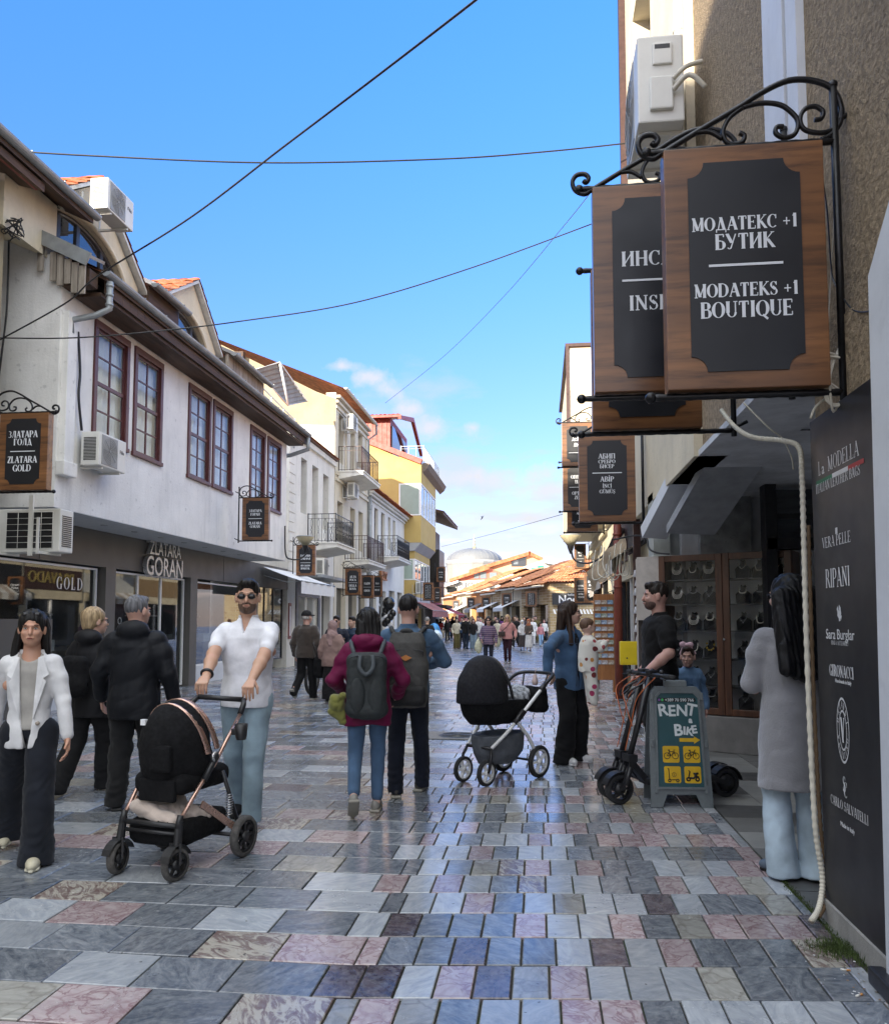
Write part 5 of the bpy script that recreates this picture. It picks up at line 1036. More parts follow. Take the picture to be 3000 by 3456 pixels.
t = thing('souvenir_string', 'string of small white souvenirs hanging beside the green pillar', 'souvenirs', (1.37, 11.6, 0)); mb = MB(); mb.tube([(0, 0, 2.35), (0, 0, 1.2)], .003, 4); mb.build('string', cable_w, t)
for i in range(8): mb = MB(); mb.lathe([(.0, .055), (.012, .05), (.02, .02), (.036, -.045), (.0, -.05)], (0, 0, 0), 8); mb.build('souvenir', mat('souvenir_white', (.6, .6, .62), .4), t, loc=(.01 * (-1) ** i, 0, 1.25 + i * .13))
# ================================================================ jewellery cabinet
cab_rz = math.atan2(-.47, .88)
cb = thing('display_cabinet', 'wooden glass fronted cabinet of necklaces on black busts', 'display cabinet', (1.435, 9.85, 0), cab_rz)
cw = wood('cabinet_wood', (.05, .020, .010), (.12, .048, .023), 2, .45, .8)
CWd = 1.50; Z0, Z1 = .42, 2.27; D_ = .42
mb = MB(); mb.bbox(-.02, -.02, 0, CWd + 1.2, D_, .41, .012); mb.build('base', mat('cabinet_stone', (.22, .21, .20), .7, var=.12, scale=4, bump=.2, streak=.35, coords='World'), cb)
mb = MB(); mb.box(0, .02, Z0, .05, D_, Z1); mb.box(CWd - .05, .02, Z0, CWd, D_, Z1); mb.box(.05, .02, Z1 - .05, CWd - .05, D_, Z1); mb.box(.05, .02, Z0, CWd - .05, D_, Z0 + .03); mb.build('carcass', cw, cb)
mb = MB(); mb.box(.05, D_ - .03, Z0 + .03, CWd - .05, D_ - .01, Z1 - .05); mb.build('back_panel', mat('cabinet_backing', (.82, .84, .86), .9, var=.08, scale=2), cb)
mb = MB(); mb.box(-.30, .02, Z0 + .4, -.28, .46, Z1 - .02); mb.box(-.28, .0, 1.5, -.002, .04, Z1); mb.build('open_shutter', mat('pale_shutter', (.42, .38, .34), .6), cb)
for k in range(2):
    x0 = .0 + k * .75; d = MB(); fw = .075
    d.bbox(x0, -.02, Z0, x0 + fw, .018, Z1, .006); d.bbox(x0 + .745 - fw, -.02, Z0, x0 + .745, .018, Z1, .006); d.bbox(x0 + fw, -.018, Z1 - fw, x0 + .745 - fw, .016, Z1, .006); d.bbox(x0 + fw, -.018, Z0, x0 + .745 - fw, .016, Z0 + fw, .006)
    dd = d.build('door', cw, cb); g = MB(); g.box(x0 + fw, -.003, Z0 + fw, x0 + .745 - fw, .002, Z1 - fw); g.build('pane', glass('cabinet_glass', clear=.99, ior=1.4, tint=(.97, .98, .98)), dd)
mb = MB(); mb.cyl((.755, -.035, 1.28), (.755, -.018, 1.28), .012, n=12); mb.build('lock', mat('steel', (.5, .5, .5), .3, metal=.9), cb)
shz = [.45, .74, 1.05, 1.38, 1.69, 1.98]
for i, z in enumerate(shz[1:]):
    mb = MB(); mb.box(.052, .03, z - .012, CWd - .052, D_ - .03, z); mb.build('shelf', mat('dark_shelf', (.05, .05, .052), .35), cb)
velvet = mat('black_velvet', (.010, .010, .011), .9, sheen=.3); pearl = mat('pearl', (.70, .66, .58), .25); silver = mat('silver_beads', (.6, .6, .62), .25, metal=.7); goldm = mat('gold_beads', (.65, .45, .08), .35, metal=.8)
def bust(loc, style, label):
    t = thing('necklace_bust', label, 'necklace bust', loc, cab_rz, 'black busts in the cabinet'); n = 20; mb = MB()
    # flat shield shaped bust leaning back, with neck and two ears
    prof = [(-.075, 0), (-.085, .11), (-.06, .135), (-.028, .155), (-.024, .19), (-.028, .205), (-.02, .215), (-.012, .20), (.012, .20), (.02, .215), (.028, .205), (.024, .19), (.028, .155), (.06, .135), (.085, .11), (.075, 0)]
    Tm = Matrix.Rotation(R_(-12), 4, 'X'); vs = []
    for d, s in ((-.012, .92), (-.02, 1.0), (.012, 1.0)):
        vs += [Tm @ Vector((a * s, d - .03 * (1 - abs(a) / .09) * (1 if d < 0 else 0), b * (s if b > .02 else 1))) for a, b in prof]
    k = len(prof); fs = [tuple(range(k))[::-1]] + [(q * k + i, q * k + (i + 1) % k, (q + 1) * k + (i + 1) % k, (q + 1) * k + i) for q in range(2) for i in range(k)] + [tuple(range(2 * k, 3 * k))]
    mb.add([v for v in vs], fs); mb.build('bust', velvet, t)
    mb = MB(); rows, bead, mm, drop = {'rows': (4, .0028, pearl, .07), 'rope': (1, .0055, pearl, .095), 'pearls': (1, .0062, pearl, .06), 'chain': (1, .0018, silver, .085), 'gold': (1, .006, goldm, .08), 'silver': (1, .0045, silver, .05), 'vee': (1, .004, pearl, .07)}[style]
    for r in range(rows):
        dr = drop + r * .014; w = .030 + r * .006; m_ = 26
        pts = []
        for i in range(m_ + 1):
            u = -1 + 2 * i / m_; z = .17 - dr * (1 - abs(u) ** (1.1 if style in ('chain', 'vee') else 2.4)); x = u * (w + (.03 * (1 - abs(u) ** 3))); x = (w + .012) * math.sin(u * math.pi / 2) * (1.25 - .25 * abs(u)) 
            pts.append(Tm @ Vector((x, -.056 - .004 * (1 - abs(u)), z)))
        if style in ('pearls', 'gold', 'silver'):
            for p in pts[::2] if style != 'gold' else pts[::5]: mb.ball(p, bead * (1.5 if style != 'gold' else 2), n=6, k=4)
            if style == 'gold': mb.tube(pts, .001, 4)
        else: mb.tube(pts, bead, 5)
        if style == 'chain': mb.ball(pts[m_ // 2] - Vector((0, 0, .006)), .007, n=6, k=4)
    mb.build('necklace', mm, t)
    if style in ('chain', 'gold', 'silver'):
        e = MB()
        for s in (-1, 1): e.ball(Tm @ Vector((s * .013, -.03, .19)), .0035, n=6, k=4)
        e.build('earrings', silver, t)
    return t
styles = [['silver', 'gold', 'silver', 'chain', 'chain', 'silver'], ['chain', 'pearls', 'chain', 'chain', 'chain', 'pearls'], ['chain', 'rope', 'gold', 'chain', 'chain', 'pearls'], ['silver', 'rows', 'pearls', 'chain', 'rope', 'vee'], ['rows', 'silver', 'chain', 'pearls', 'silver', 'vee'], ['rows', 'rope', 'rows', 'vee', 'rope', 'vee']]
sname = {'silver': 'silver bead necklace', 'gold': 'gold bead necklace', 'chain': 'fine chain and pendant', 'pearls': 'pearl string', 'rope': 'single thick white rope necklace', 'rows': 'white bead strands', 'vee': 'pointed white collar necklace'}
ordn = ['bottom', 'second lowest', 'third lowest', 'third highest', 'second highest', 'top']; pos = ['first', 'second', 'third', 'fourth', 'fifth', 'sixth']
dv = Vector((math.cos(cab_rz), math.sin(cab_rz), 0)); nv_ = Vector((-dv.y, dv.x, 0))
for i, z in enumerate(shz):
    for j in range(6):
        if i == 0 and j in (0, 4, 5): continue
        x = (.17, .36, .55, .93, 1.12, 1.31)[j]; p = Vector((1.435, 9.85, 0)) + dv * x + nv_ * .17; p.z = z + (.031 if i == 0 else .001)
        bust(p, styles[i][j], 'black bust wearing %s, %s from the left on the %s shelf' % (sname[styles[i][j]].replace('single thick white ', 'thick '), pos[j], ordn[i]))
# ================================================================ far end of the street
stone_brick = None
m, nt, b = nt_mat('stone_and_brick'); g = N(nt, 'ShaderNodeNewGeometry')
br = N(nt, 'ShaderNodeTexBrick', {'Vector': N(nt, 'ShaderNodeMapping', {0: g.outputs['Position'], 'Rotation': (R_(90), 0, 0)}).outputs[0], 'Color1': (.50, .38, .20, 1), 'Color2': (.36, .24, .12, 1), 'Mortar': (.55, .46, .32, 1), 'Scale': 1.0, 'Mortar Size': .03, 'Brick Width': .5, 'Row Height': .2})
nt.links.new(br.outputs[0], b.inputs['Base Color']); b.inputs['Roughness'].default_value = .9; stone = m
A_ = Vector((.8, 60, 0)); B_ = Vector((-11.8, 98, 0)); dd = (B_ - A_).normalized(); nn = Vector((dd.y, -dd.x, 0))      # nn points away from the street
if nn.x < 0: nn = -nn
seg = [('stone', 0, 7.2, 4.2), ('cream', 7.2, 13.5, 4.3), ('stone', 13.5, 19, 4.1), ('orange', 19, 25, 4.4), ('cream', 25, 32, 4.5), ('orange', 32, 40, 4.3)]
col_o = mat('orange_facade', (.50, .24, .10), .85, var=.1, scale=1, coords='World'); colc = MATS['sunlit_stucco']
awn_w = mat('white_awning', (.62, .63, .64), .8, var=.05, scale=3); awn_d = mat('grey_awning', (.16, .16, .17), .8); 
for i, (kind, a, b_, h) in enumerate(seg):
    o = A_ + dd * a; t = thing('bazaar_shop', ('stone and brick corner shop with a curved tile roof at the bend', 'cream bazaar shop second from the stone corner', 'stone bazaar shop third from the corner with a small white awning', 'orange bazaar shop fourth from the stone corner', 'cream bazaar shop with a broad white awning near the far end', 'orange arcade building closing the bazaar row')[i], 'shop', o, 0, 'low bazaar shops at the bend')
    L = b_ - a; M_ = {'stone': stone, 'cream': colc, 'orange': col_o}[kind]
    P = lambda u, w, z: tuple(dd * u + nn * w + Vector((0, 0, z)))
    def bx_(mb, u0, u1, w0, w1, z0, z1, m=0): mb.add([P(u, w, z) for u in (u0, u1) for w in (w0, w1) for z in (z0, z1)], [(0, 1, 3, 2), (4, 6, 7, 5), (0, 4, 5, 1), (2, 3, 7, 6), (0, 2, 6, 4), (1, 5, 7, 3)], m)
    mb = MB(); bx_(mb, 0, L, 0, 9, 2.7, h); bx_(mb, 0, .5, 0, 9, 0, 2.7); bx_(mb, L - .5, L, 0, 9, 0, 2.7); bx_(mb, L / 2 - .2, L / 2 + .2, 0, .5, 0, 2.7); bx_(mb, .5, L - .5, 2.0, 2.2, 0, 2.7)
    mb.build('wall', M_, t)
    mb = MB(); bx_(mb, .5, L / 2 - .2, .4, .45, .1, 2.65); bx_(mb, L / 2 + .2, L - .5, .4, .45, .1, 2.65); mb.build('shop_window', win_dark, t)
    mb = MB(); rz_ = 2.3 + .35 * math.sin(i * 2.1); pantiles(mb, P(-.1, -.55, h - .02), P(L - .05, -.55, h - .02 + .05 * (i % 2)), P(L - .05, 6, h + rz_), P(-.1, 6, h + rz_), int(L / .22), 14, seed=20 + i, amp=.06, lift=.05)
    mb.add([P(-.1, -.55, h - .05), P(L, -.55, h - .05), P(L, 6, h + rz_ - .05), P(-.1, 6, h + rz_ - .05), P(-.1, 13, h - .05), P(L, 13, h - .05)], [(0, 1, 2, 3), (3, 2, 5, 4)]); mb.build('roof', tile_orange, t, recalc=False)
    mb = MB(); bx_(mb, 0, L, -.58, -.48, h - .2, h - .08); mb.build('gutter', mat('pale_gutter', (.5, .48, .42), .6), t)
    if i in (1, 2, 4, 3):
        mb = MB(); u0, u1 = (.6, L / 2 + .4) if i != 4 else (.6, L - .8)
        mb.add([P(u0, -.02, 3.2), P(u1, -.02, 3.2), P(u1, -1.5, 2.55), P(u0, -1.5, 2.55), P(u0, -1.5, 2.25), P(u1, -1.5, 2.25)], [(0, 1, 2, 3), (3, 2, 5, 4)]); mb.build('awning', awn_d if i == 3 else awn_w, t, recalc=False)
    if i == 0:
        mb = MB(); mb.add([(0, 0, 0), (3.6, -.4, 0), (3.6, -.4, 4.35), (0, 0, 4.2)], [(0, 1, 2, 3)]); mb.add([(.0, .02, 0), (3.6, -.38, 0), (3.6, -.38, 4.35), (0, .02, 4.2)], [(3, 2, 1, 0)]); mb.build('end_wall', M_, t, recalc=False)
        mb = MB(); pantiles(mb, (-.5, -.6, 4.25), (4.0, -.9, 4.35), (4.2, 4, 6.2), (1.7, 4.0, 6.2), 20, 9, seed=31, amp=.07, lift=.06); mb.build('hip_roof', tile_orange, t, recalc=False)
        mb = MB(); mb.box(.15, -.14, 2.65, 3.5, -.09 - .35, 3.5); mb.build('name_board', mat('name_board_dark', (.025, .027, .03), .5), t)
        mb = MB(); mb.add([(.15, -.445, 2.65), (3.5, -.445, 2.65), (3.5, -.445, 3.5), (.15, -.445, 3.5)], [(0, 1, 2, 3)]); 
        sans(mb, 'Noccio', .78, .01, FRONT(1.75, -.46, 2.78), 1, .012); sans(mb, 'Italian gelateria', .24, .01, FRONT(2.0, -.46, 3.3), 1); mb.build('lettering', [MATS['name_board_dark'], curtain], t)
        mb = MB()
        for k in range(14): mb.add([(.2 + k * .24, -.5, 2.3), (.2 + k * .24 + .13, -.5, 2.3), (.2 + k * .24 + .13 + .1, -1.0, 1.95), (.2 + k * .24 + .1, -1.0, 1.95)], [(0, 1, 2, 3)])
        mb.build('striped_awning', awn_w, t, recalc=False)
def farblock(label, pxs, Y, depth, m, roof=None, cat='house', name='far_house', extra=None, base=True):
    """outline given by photo pixels at a chosen distance, built as a solid"""
    P = [aty(px, py, Y) for px, py in pxs]; t = thing(name, label, cat, (P[0][0], Y, 0)); mb = MB(); mb.prism([(a - P[0][0], max(0, b)) for a, b in P], 0, depth, 'y'); mb.build('wall', m, t)
    if roof:
        for q, (r0, r1, th, mm) in enumerate(roof):
            a, b = aty(*r0, Y), aty(*r1, Y); mb = MB(); mb.beam((a[0] - P[0][0], -.8, a[1]), (b[0] - P[0][0], -.8, b[1]), .01, th, up=(0, 0, 1)); vs = [(a[0] - P[0][0], -1, a[1]), (b[0] - P[0][0], -1, b[1]), (b[0] - P[0][0], depth, b[1]), (a[0] - P[0][0], depth, a[1])]
            vs += [(x, y, z - th) for x, y, z in vs]; mb = MB(); mb.add(vs, [(0, 1, 2, 3), (7, 6, 5, 4), (0, 4, 5, 1), (1, 5, 6, 2), (2, 6, 7, 3), (3, 7, 4, 0)]); mb.build('roof', mm, t)
    for (x0, y0, x1, y1, mm, nm) in (extra or []):
        a, b = aty(x0, y0, Y), aty(x1, y1, Y); mb = MB(); mb.box(a[0] - P[0][0], -.12, b[1], b[0] - P[0][0], -.02, a[1]); mb.build(nm, mm, t)
    return t
peach = mat('peach_render', (.58, .36, .22), .85, var=.05, scale=.5, coords='World'); redr = mat('red_render', (.42, .13, .09), .85, coords='World'); offw = mat('far_white_render', (.62, .58, .50), .85, coords='World'); greeng = glass('green_glass', clear=0, ior=1.8, dark=(.02, .22, .17)); palew = glass('pale_far_window', clear=0, ior=1.9, dark=(.18, .22, .25))
farblock('peach house with a rising brown roof and corner loggia behind the bazaar row', [(1590, 1975), (1590, 1925), (1700, 1890), (1785, 1866), (1830, 1885), (1830, 1975)], 112, 8, peach, [((1585, 1925), (1790, 1862), .5, tile_red), ((1785, 1862), (1832, 1884), .5, tile_red)], extra=[(1726, 1880, 1776, 1912, win_dark, 'loggia'), (1733, 1882, 1748, 1905, palew, 'window')])
farblock('low red rendered house with paired windows left of the peach house', [(1555, 1975), (1555, 1952), (1650, 1918), (1655, 1918), (1700, 1935), (1700, 1975)], 108, 5, redr, [((1520, 1955), (1652, 1912), .4, tile_red)], extra=[(1600, 1932, 1617, 1953, palew, 'window'), (1620, 1932, 1641, 1953, palew, 'window'), (1652, 1933, 1676, 1952, palew, 'window')])
farblock('white modern house with a band of green windows behind the stone shop', [(1640, 1985), (1640, 1960), (1835, 1888), (1880, 1896), (1880, 1985)], 104, 8, offw, [((1836, 1886), (1884, 1894), .6, mat('blue_fascia', (.30, .35, .42), .6))], extra=[(1758, 1925, 1790, 1938, greeng, 'window'), (1792, 1917, 1812, 1934, greeng, 'window'), (1814, 1909, 1834, 1930, greeng, 'window')])
t = farblock('off white flat building with spray painted letters on its parapet', [(1500, 2030), (1500, 1978), (1545, 1962), (1652, 1956), (1652, 2030)], 103, 6, offw, [((1497, 1976), (1548, 1960), .3, awn_w)], extra=[(1508, 1982, 1542, 2000, win_dark, 'window')])
a = aty(1596, 1984, 103); mb = MB(); x0 = t.location.x; sans(mb, 'KUCHON', 1.05, .01, FRONT(a[0] - x0, -.12, a[1]), 0, .05); sans(mb, 'KUCHON', 1.05, .012, FRONT(a[0] - x0, -.14, a[1]), 1, .0); mb.build('graffiti', [black_p, mat('graffiti_grey', (.45, .45, .46), .7)], t)
farblock('pale tall building glimpsed past the end of the left side', [(1462, 2100), (1462, 2020), (1500, 2030), (1530, 2040), (1530, 2100)], 125, 8, offw)
farblock('far tiled roofs closing the street on the left', [(1380, 2100), (1380, 1985), (1470, 1995), (1470, 2100)], 110, 8, colc)
# mosque: drum, ribbed lead dome and gilt finial
t = thing('mosque', 'white domed mosque with a gilt finial rising at the end of the street', 'mosque', (aty(1593, 1900, 180)[0], 186, 0)); cz = aty(1593, 1887, 180)[1]; R0 = 97 / 2700 * 181
mb = MB(); mb.lathe([(R0 * .99, 0), (R0 * .99, cz - .9)], n=16, smooth=False); mb.build('drum', mat('mosque_white', (.24, .235, .22), .8, coords='World'), t)
mb = MB(); mb.lathe([(R0 * 1.0, cz - .95), (R0 * 1.05, cz - .5), (R0 * 1.05, cz - .1), (R0 * .9, cz)], n=16, smooth=False); mb.build('cornice', mat('lead_edge', (.36, .37, .38), .6), t)
H0 = 45 / 2700 * 181; mb = MB(); prof = [(R0 * math.cos(q) ** .9, cz - .1 + H0 * math.sin(q)) for q in [i * math.pi / 2 / 12 for i in range(13)]]; prof[-1] = (.05, prof[-1][1]); mb.lathe(prof, n=48); mb.build('dome', mat('lead_dome', (.19, .195, .205), .5, metal=.2, var=.06, scale=.3), t)
mb = MB()
for k in range(26):
    a = k * 2 * math.pi / 26; mb.tube([(r * math.cos(a), r * math.sin(a), z + .01) for r, z in prof], .05, 4)
mb.build('rib', mat('lead_rib', (.24, .25, .26), .5), t)
mb = MB(); zt = prof[-1][1]; mb.lathe([(.6, zt - .1), (.5, zt + .3), (.15, zt + .6), (.35, zt + 1.0), (.12, zt + 1.3), (.28, zt + 1.7), (.1, zt + 2.0), (.18, zt + 2.4), (.05, zt + 2.8), (.02, zt + 3.3)], n=12); mb.build('finial', mat('gilt', (.7, .55, .25), .3, metal=.8), t)
# bird
mb = MB(); p = aty(1627, 1748, 60)
mb.tube([(-.12, 0, -.16), (0, 0, 0), (.07, 0, .08)], [.01, .05, .02], 6); mb.add([(0, 0, 0), (-.1, .1, .12), (.02, .02, .14)], [(0, 1, 2)]); mb.add([(0, 0, 0), (.16, -.1, .16), (.06, 0, .14)], [(0, 1, 2)])
mb.build('bird', black_p, None, loc=(p[0], 60, p[1]), label='small dark bird flying above the dome', cat='bird')
# ================================================================ hanging signs on iron brackets
sign_wood = wood('sign_walnut', (.070, .028, .011), (.23, .098, .034), 0, .38, .55, .3)
sign_black = mat('sign_black', (.008, .009, .013), .42, var=.1, scale=3)
sign_white = mat('sign_letter_white', (.72, .74, .78), .5, var=.02)
SCROLLS = [[(1380, 880), (1440, 850), (1490, 780), (1500, 680), (1450, 560), (1340, 500), (1200, 490), (1050, 550), (900, 640), (700, 750), (560, 830), (440, 900), (385, 928), (320, 895), (300, 830), (330, 780), (390, 775), (420, 810), (400, 840), (380, 825)],
 [(1345, 750), (1385, 745), (1395, 700), (1350, 665), (1290, 680), (1262, 740), (1280, 800), (1340, 830), (1420, 830), (1480, 780), (1500, 690)],
 [(930, 640), (1040, 620), (1150, 640), (1220, 700), (1250, 760), (1230, 830), (1170, 850), (1120, 820), (1125, 780), (1165, 780)],
 [(930, 640), (850, 700), (810, 780), (820, 840), (860, 870), (920, 860), (935, 820), (905, 800)], [(650, 780), (730, 780), (805, 830)]]
SMALL_SCROLLS = [SCROLLS[0], SCROLLS[1], SCROLLS[2], SCROLLS[3]]
def hanging_sign(xc, Y, z0, w, h, lines, label, side=1, cat='shop sign', group='walnut framed shop signs on iron brackets', wall_gap=.12, scroll=True, frame_w=.15, vertical=None, sub=None, detail=True):
    """side = +1: wall on the right"""
    t = thing('hanging_sign', label, cat, (xc, Y, z0), 0, group); fw = w * frame_w; d = .055
    mb = MB(); mb.bbox(-w / 2, -d, 0, w / 2, d, h, .005); mb.build('sign_board', sign_wood, t)
    # black panel with scooped corners
    px, pz0, pz1 = w / 2 - fw, w * .11, h - w * .11; r = w * .10; pts = []
    for cx, cz, a0 in ((px, pz0, 180), (px, pz1, 270), (-px, pz1, 0), (-px, pz0, 90)):
        sgx, sgz = (1 if cx > 0 else -1), (1 if cz == pz1 else -1)
        arc = [(cx - sgx * r * math.sin(R_(q)) if False else cx - sgx * r * math.cos(R_(q)), cz - sgz * r * math.sin(R_(q))) for q in range(0, 91, 15)]
        arc = [(cx, cz - sgz * r * 1.05)] + [(cx - sgx * r * (1 - math.cos(R_(q))) , cz - sgz * r * (1 - 0) + 0) for q in ()] + [(cx - sgx * r * math.sin(R_(q)), cz - sgz * r * math.cos(R_(q))) for q in range(0, 91, 15)] + [(cx - sgx * r * 1.05, cz)]
        order_ = arc if (sgx * sgz < 0) else arc
        if (sgx, sgz) in ((1, -1), (-1, 1)): arc = arc[::-1]
        pts += arc
    for s in (-1, 1):
        mb = MB(); mb.prism(pts, s * (d + .001), s * (d + .006)); mb.build('sign_panel', sign_black, t)
    mb = MB(); y = -(d + .006)
    for i, (txt, fs, zf, xs) in enumerate(lines):
        if txt == '-': mb.box(-w * fs / 2, y - .003, h * zf - w * .008, w * fs / 2, y - .0005, h * zf + w * .008)
        elif vertical and i > 0: 
            for k, c in enumerate(txt): serif(mb, c, xs * w, h * (.80 - .095 * k), fs * w, y=y, xs=.9, bold=1.1)
        else: serif(mb, txt, 0, h * zf, fs * w * (1.12 if Y < 5 else .98), y=y, xs=xs, bold=1.35)
    if vertical: mb.box(-w * .008, y - .003, h * .14, w * .008, y - .0005, h * .86)
    mb.build('lettering', sign_white, t, recalc=False)
    # bracket
    s = side; xp = s * (w / 2 + wall_gap); k = w / 925; mb = MB(); rb = .017 * w / .75
    P = lambda u, v: (s * (w / 2 - (1365 - u) * k), 0, h + .03 * w / .75 + (880 - v) * k)
    mb.tube([(xp, 0, -.06), (xp, 0, h + 380 * k)], rb * 1.15, 8); mb.ball((xp, 0, h + 380 * k), rb * 1.4, n=8, k=6)
    for z, sag in ((-rb * 1.2, 0), (h + rb * 1.2, 0)):
        n_ = 24; mb.tube([(s * (w / 2 + wall_gap) - s * (w + wall_gap + w * .10) * i / n_, 0, z) for i in range(n_ + 1)], [rb * (1.0 + (.12 if i % 2 else -.05)) for i in range(n_ + 1)], 6)
        mb.ball((s * (-w / 2 - w * .10), 0, z), rb * 1.7, n=8, k=6)
    for j in (0, 1): mb.tube([(xp, 0, h * .5 * 0 + (h + .12) * j), (xp + s * .09, 0, (h + .12) * j + .04)], rb * .8, 6)
    if scroll:
        for q, sc in enumerate(SCROLLS): mb.tube(smooth_path([P(u, v) for u, v in sc], 5 if detail else 3), rb * (.72 if q else .85), 6 if detail else 4)
    mb.build('bracket', iron, t)
    return t
def sgn(pxl, pxr, Y, z0, h, *a, **k):
    x0 = aty(pxl, 1700, Y)[0]; x1 = aty(pxr, 1700, Y)[0]; return hanging_sign((x0 + x1) / 2, Y, z0, x1 - x0, h, *a, **k)
hanging_sign(.995, 3.92, 2.60, .745, 1.20, [('МОДАТЕКС +1', .080, .645, .88), ('БУТИК', .092, .565, .90), ('-', .46, .50, 0), ('MODATEKS +1', .080, .37, .88), ('BOUTIQUE', .094, .285, .90)], 'nearest walnut sign lettered MODATEKS +1 BOUTIQUE', wall_gap=.075)
hanging_sign(.695, 4.62, 2.80, .735, 1.22, [('ИНСАЈД', .105, .60, 1.0), ('-', .56, .53, 0), ('INSIDE', .105, .385, 1.0)], 'walnut sign lettered INSI partly hidden behind the nearest sign', wall_gap=.36)
hanging_sign(.755, 5.65, 2.83, .745, 1.15, [('БУТИК', .10, .60, 1.0), ('-', .5, .5, 0), ('BOUTIQUE', .09, .40, .9)], 'walnut sign of which only the lower edge shows under the second sign', wall_gap=.22, scroll=False)
hanging_sign(.905, 10.7, 2.80, .735, 1.16, [('АБИП', .092, .72, 1.0), ('СРЕБРО', .068, .665, 1.0), ('БИСЕР', .068, .61, 1.0), ('-', .52, .555, 0), ('АВİР', .092, .455, 1.0), ('İNCİ', .068, .385, 1.0), ('GÜMÜŞ', .068, .32, 1.0)], 'walnut sign lettered ABIP with a silver and pearl shop text', wall_gap=.10)
hanging_sign(.745, 14.7, 4.32, .62, .80, [('ДЕРМА', .11, .58, .9), ('ЛУКС', .11, .44, .9), ('-', .6, .30, 0)], 'uppermost orange walnut sign half hidden above the ABIP sign', wall_gap=.15)
hanging_sign(.785, 15.6, 3.62, .62, .94, [('ОПТИКА', .11, .66, .9), ('ЦАР', .11, .56, .9), ('-', .6, .48, 0), ('OPTIKA', .11, .32, .9), ('ZEPA', .11, .23, .9)], 'orange walnut sign lettered OPTIKA behind the left edge of the ABIP sign', wall_gap=.15, scroll=False)
hanging_sign(.90, 16.6, 3.32, .62, .94, [('АБЕДИН', .1, .7, .9), ('-', .6, .48, 0), ('ABEDIN', .1, .37, .9), ('İNCİ', .08, .28, .9), ('GÜMÜŞ', .08, .2, .9)], 'lowest orange walnut sign showing below the OPTIKA sign', wall_gap=.12, scroll=False)
sgn(1967, 2027, 25.6, 2.05, .95, [('БРАВАДО', .12, .66, .8), ('НАКИТ', .12, .55, .9), ('-', .6, .47, 0), ('BRAVADO', .12, .33, .8), ('JEWELRY', .12, .21, .8)], 'orange walnut sign lettered BRAVADO JEWELRY beyond the postcards', scroll=False)
sgn(1934, 1982, 31, 2.15, .95, [('ОПТИКА', .12, .66, .8), ('ЦЕНТАР', .12, .55, .8), ('-', .6, .47, 0), ('OPTIKA', .12, .33, .8), ('CENTAR', .12, .21, .8)], 'orange walnut sign lettered OPTIKA CENTAR left of the BRAVADO sign', scroll=False)
sgn(1936, 1975, 33, 3.6, 1.0, [('ЏОЗЕФ', .12, .62, .8), ('ТАТ', .12, .5, .9), ('-', .6, .4, 0), ('TAT', .12, .25, .9)], 'small walnut sign above the stone shop roof beside the right lamp', scroll=False)
sgn(821, 910, 17.3, 3.30, .95, [('ЗЛАТАРА', .10, .66, .9), ('ГОРАН', .10, .575, .9), ('-', .5, .505, 0), ('ZLATARA', .10, .365, .9), ('GORAN', .10, .285, .9)], 'walnut sign lettered ZLATARA GORAN on the front of the jettied house', side=-1, wall_gap=.10)
sgn(-2, 163, 9.3, 3.13, .98, [('ЗЛАТАРА', .13, .68, .85), ('ГОЛД', .13, .58, .9), ('-', .5, .50, 0), ('ZLATARA', .13, .35, .85), ('GOLD', .13, .24, .9)], 'walnut sign lettered ZLATARA GOLD at the left edge', side=-1, wall_gap=.15)
sgn(1004, 1067, 24.4, 2.9, .95, [('ГАЛЕРИЈА', .11, .62, .8), ('БУКЕФАЛ', .11, .52, .8), ('-', .55, .42, 0), ('ART GALLERY', .08, .30, .8), ('BUKEFAL', .10, .20, .9)], 'walnut sign lettered BUKEFAL behind the left street lamp', side=-1, wall_gap=.12)
sgn(1168, 1221, 28.5, 2.42, .95, [('ДЕЛА', .14, .65, .9), ('РОСА', .14, .53, .9), ('-', .55, .46, 0), ('DELLA', .14, .31, .9), ('ROSA', .14, .19, .9)], 'walnut sign lettered DELLA ROSA beneath the balconies', side=-1, wall_gap=.08)
sgn(1221, 1263, 33.5, 2.45, .95, [('ЕДЕН', .16, .6, .9), ('-', .6, .48, 0), ('EDEN', .16, .28, .9)], 'walnut sign lettered EDEN between DELLA ROSA and BUZZ', side=-1, wall_gap=.08, scroll=False)
sgn(1260, 1292, 37.5, 2.62, .98, [('БАЗ', .18, .6, .9), ('-', .6, .48, 0), ('BUZZ', .18, .28, .9)], 'walnut sign lettered BUZZ just left of the denim jacket man', side=-1, wall_gap=.08)
sgn(1428, 1463, 44, 2.6, .98, [('', .1, .5, 1), ('АНТИЛОПА', .10, .5, -.18), ('ANTILOPA', .10, .5, .18)], 'walnut sign with lettering running downwards below the yellow bay', side=-1, scroll=False, vertical=True)
sgn(1464, 1489, 52, 2.65, 1.0, [('ЗЛАТ', .16, .62, .9), ('-', .5, .48, 0), ('ZLAT', .16, .28, .9)], 'dark sign low behind the sign with downward lettering', side=-1, scroll=False)
sgn(1474, 1503, 56, 4.2, 1.05, [('БУТИК', .14, .6, .8), ('-', .5, .48, 0), ('BUTIK', .14, .28, .8)], 'dark sign mounted highest beside the far black balcony', side=-1, scroll=False)
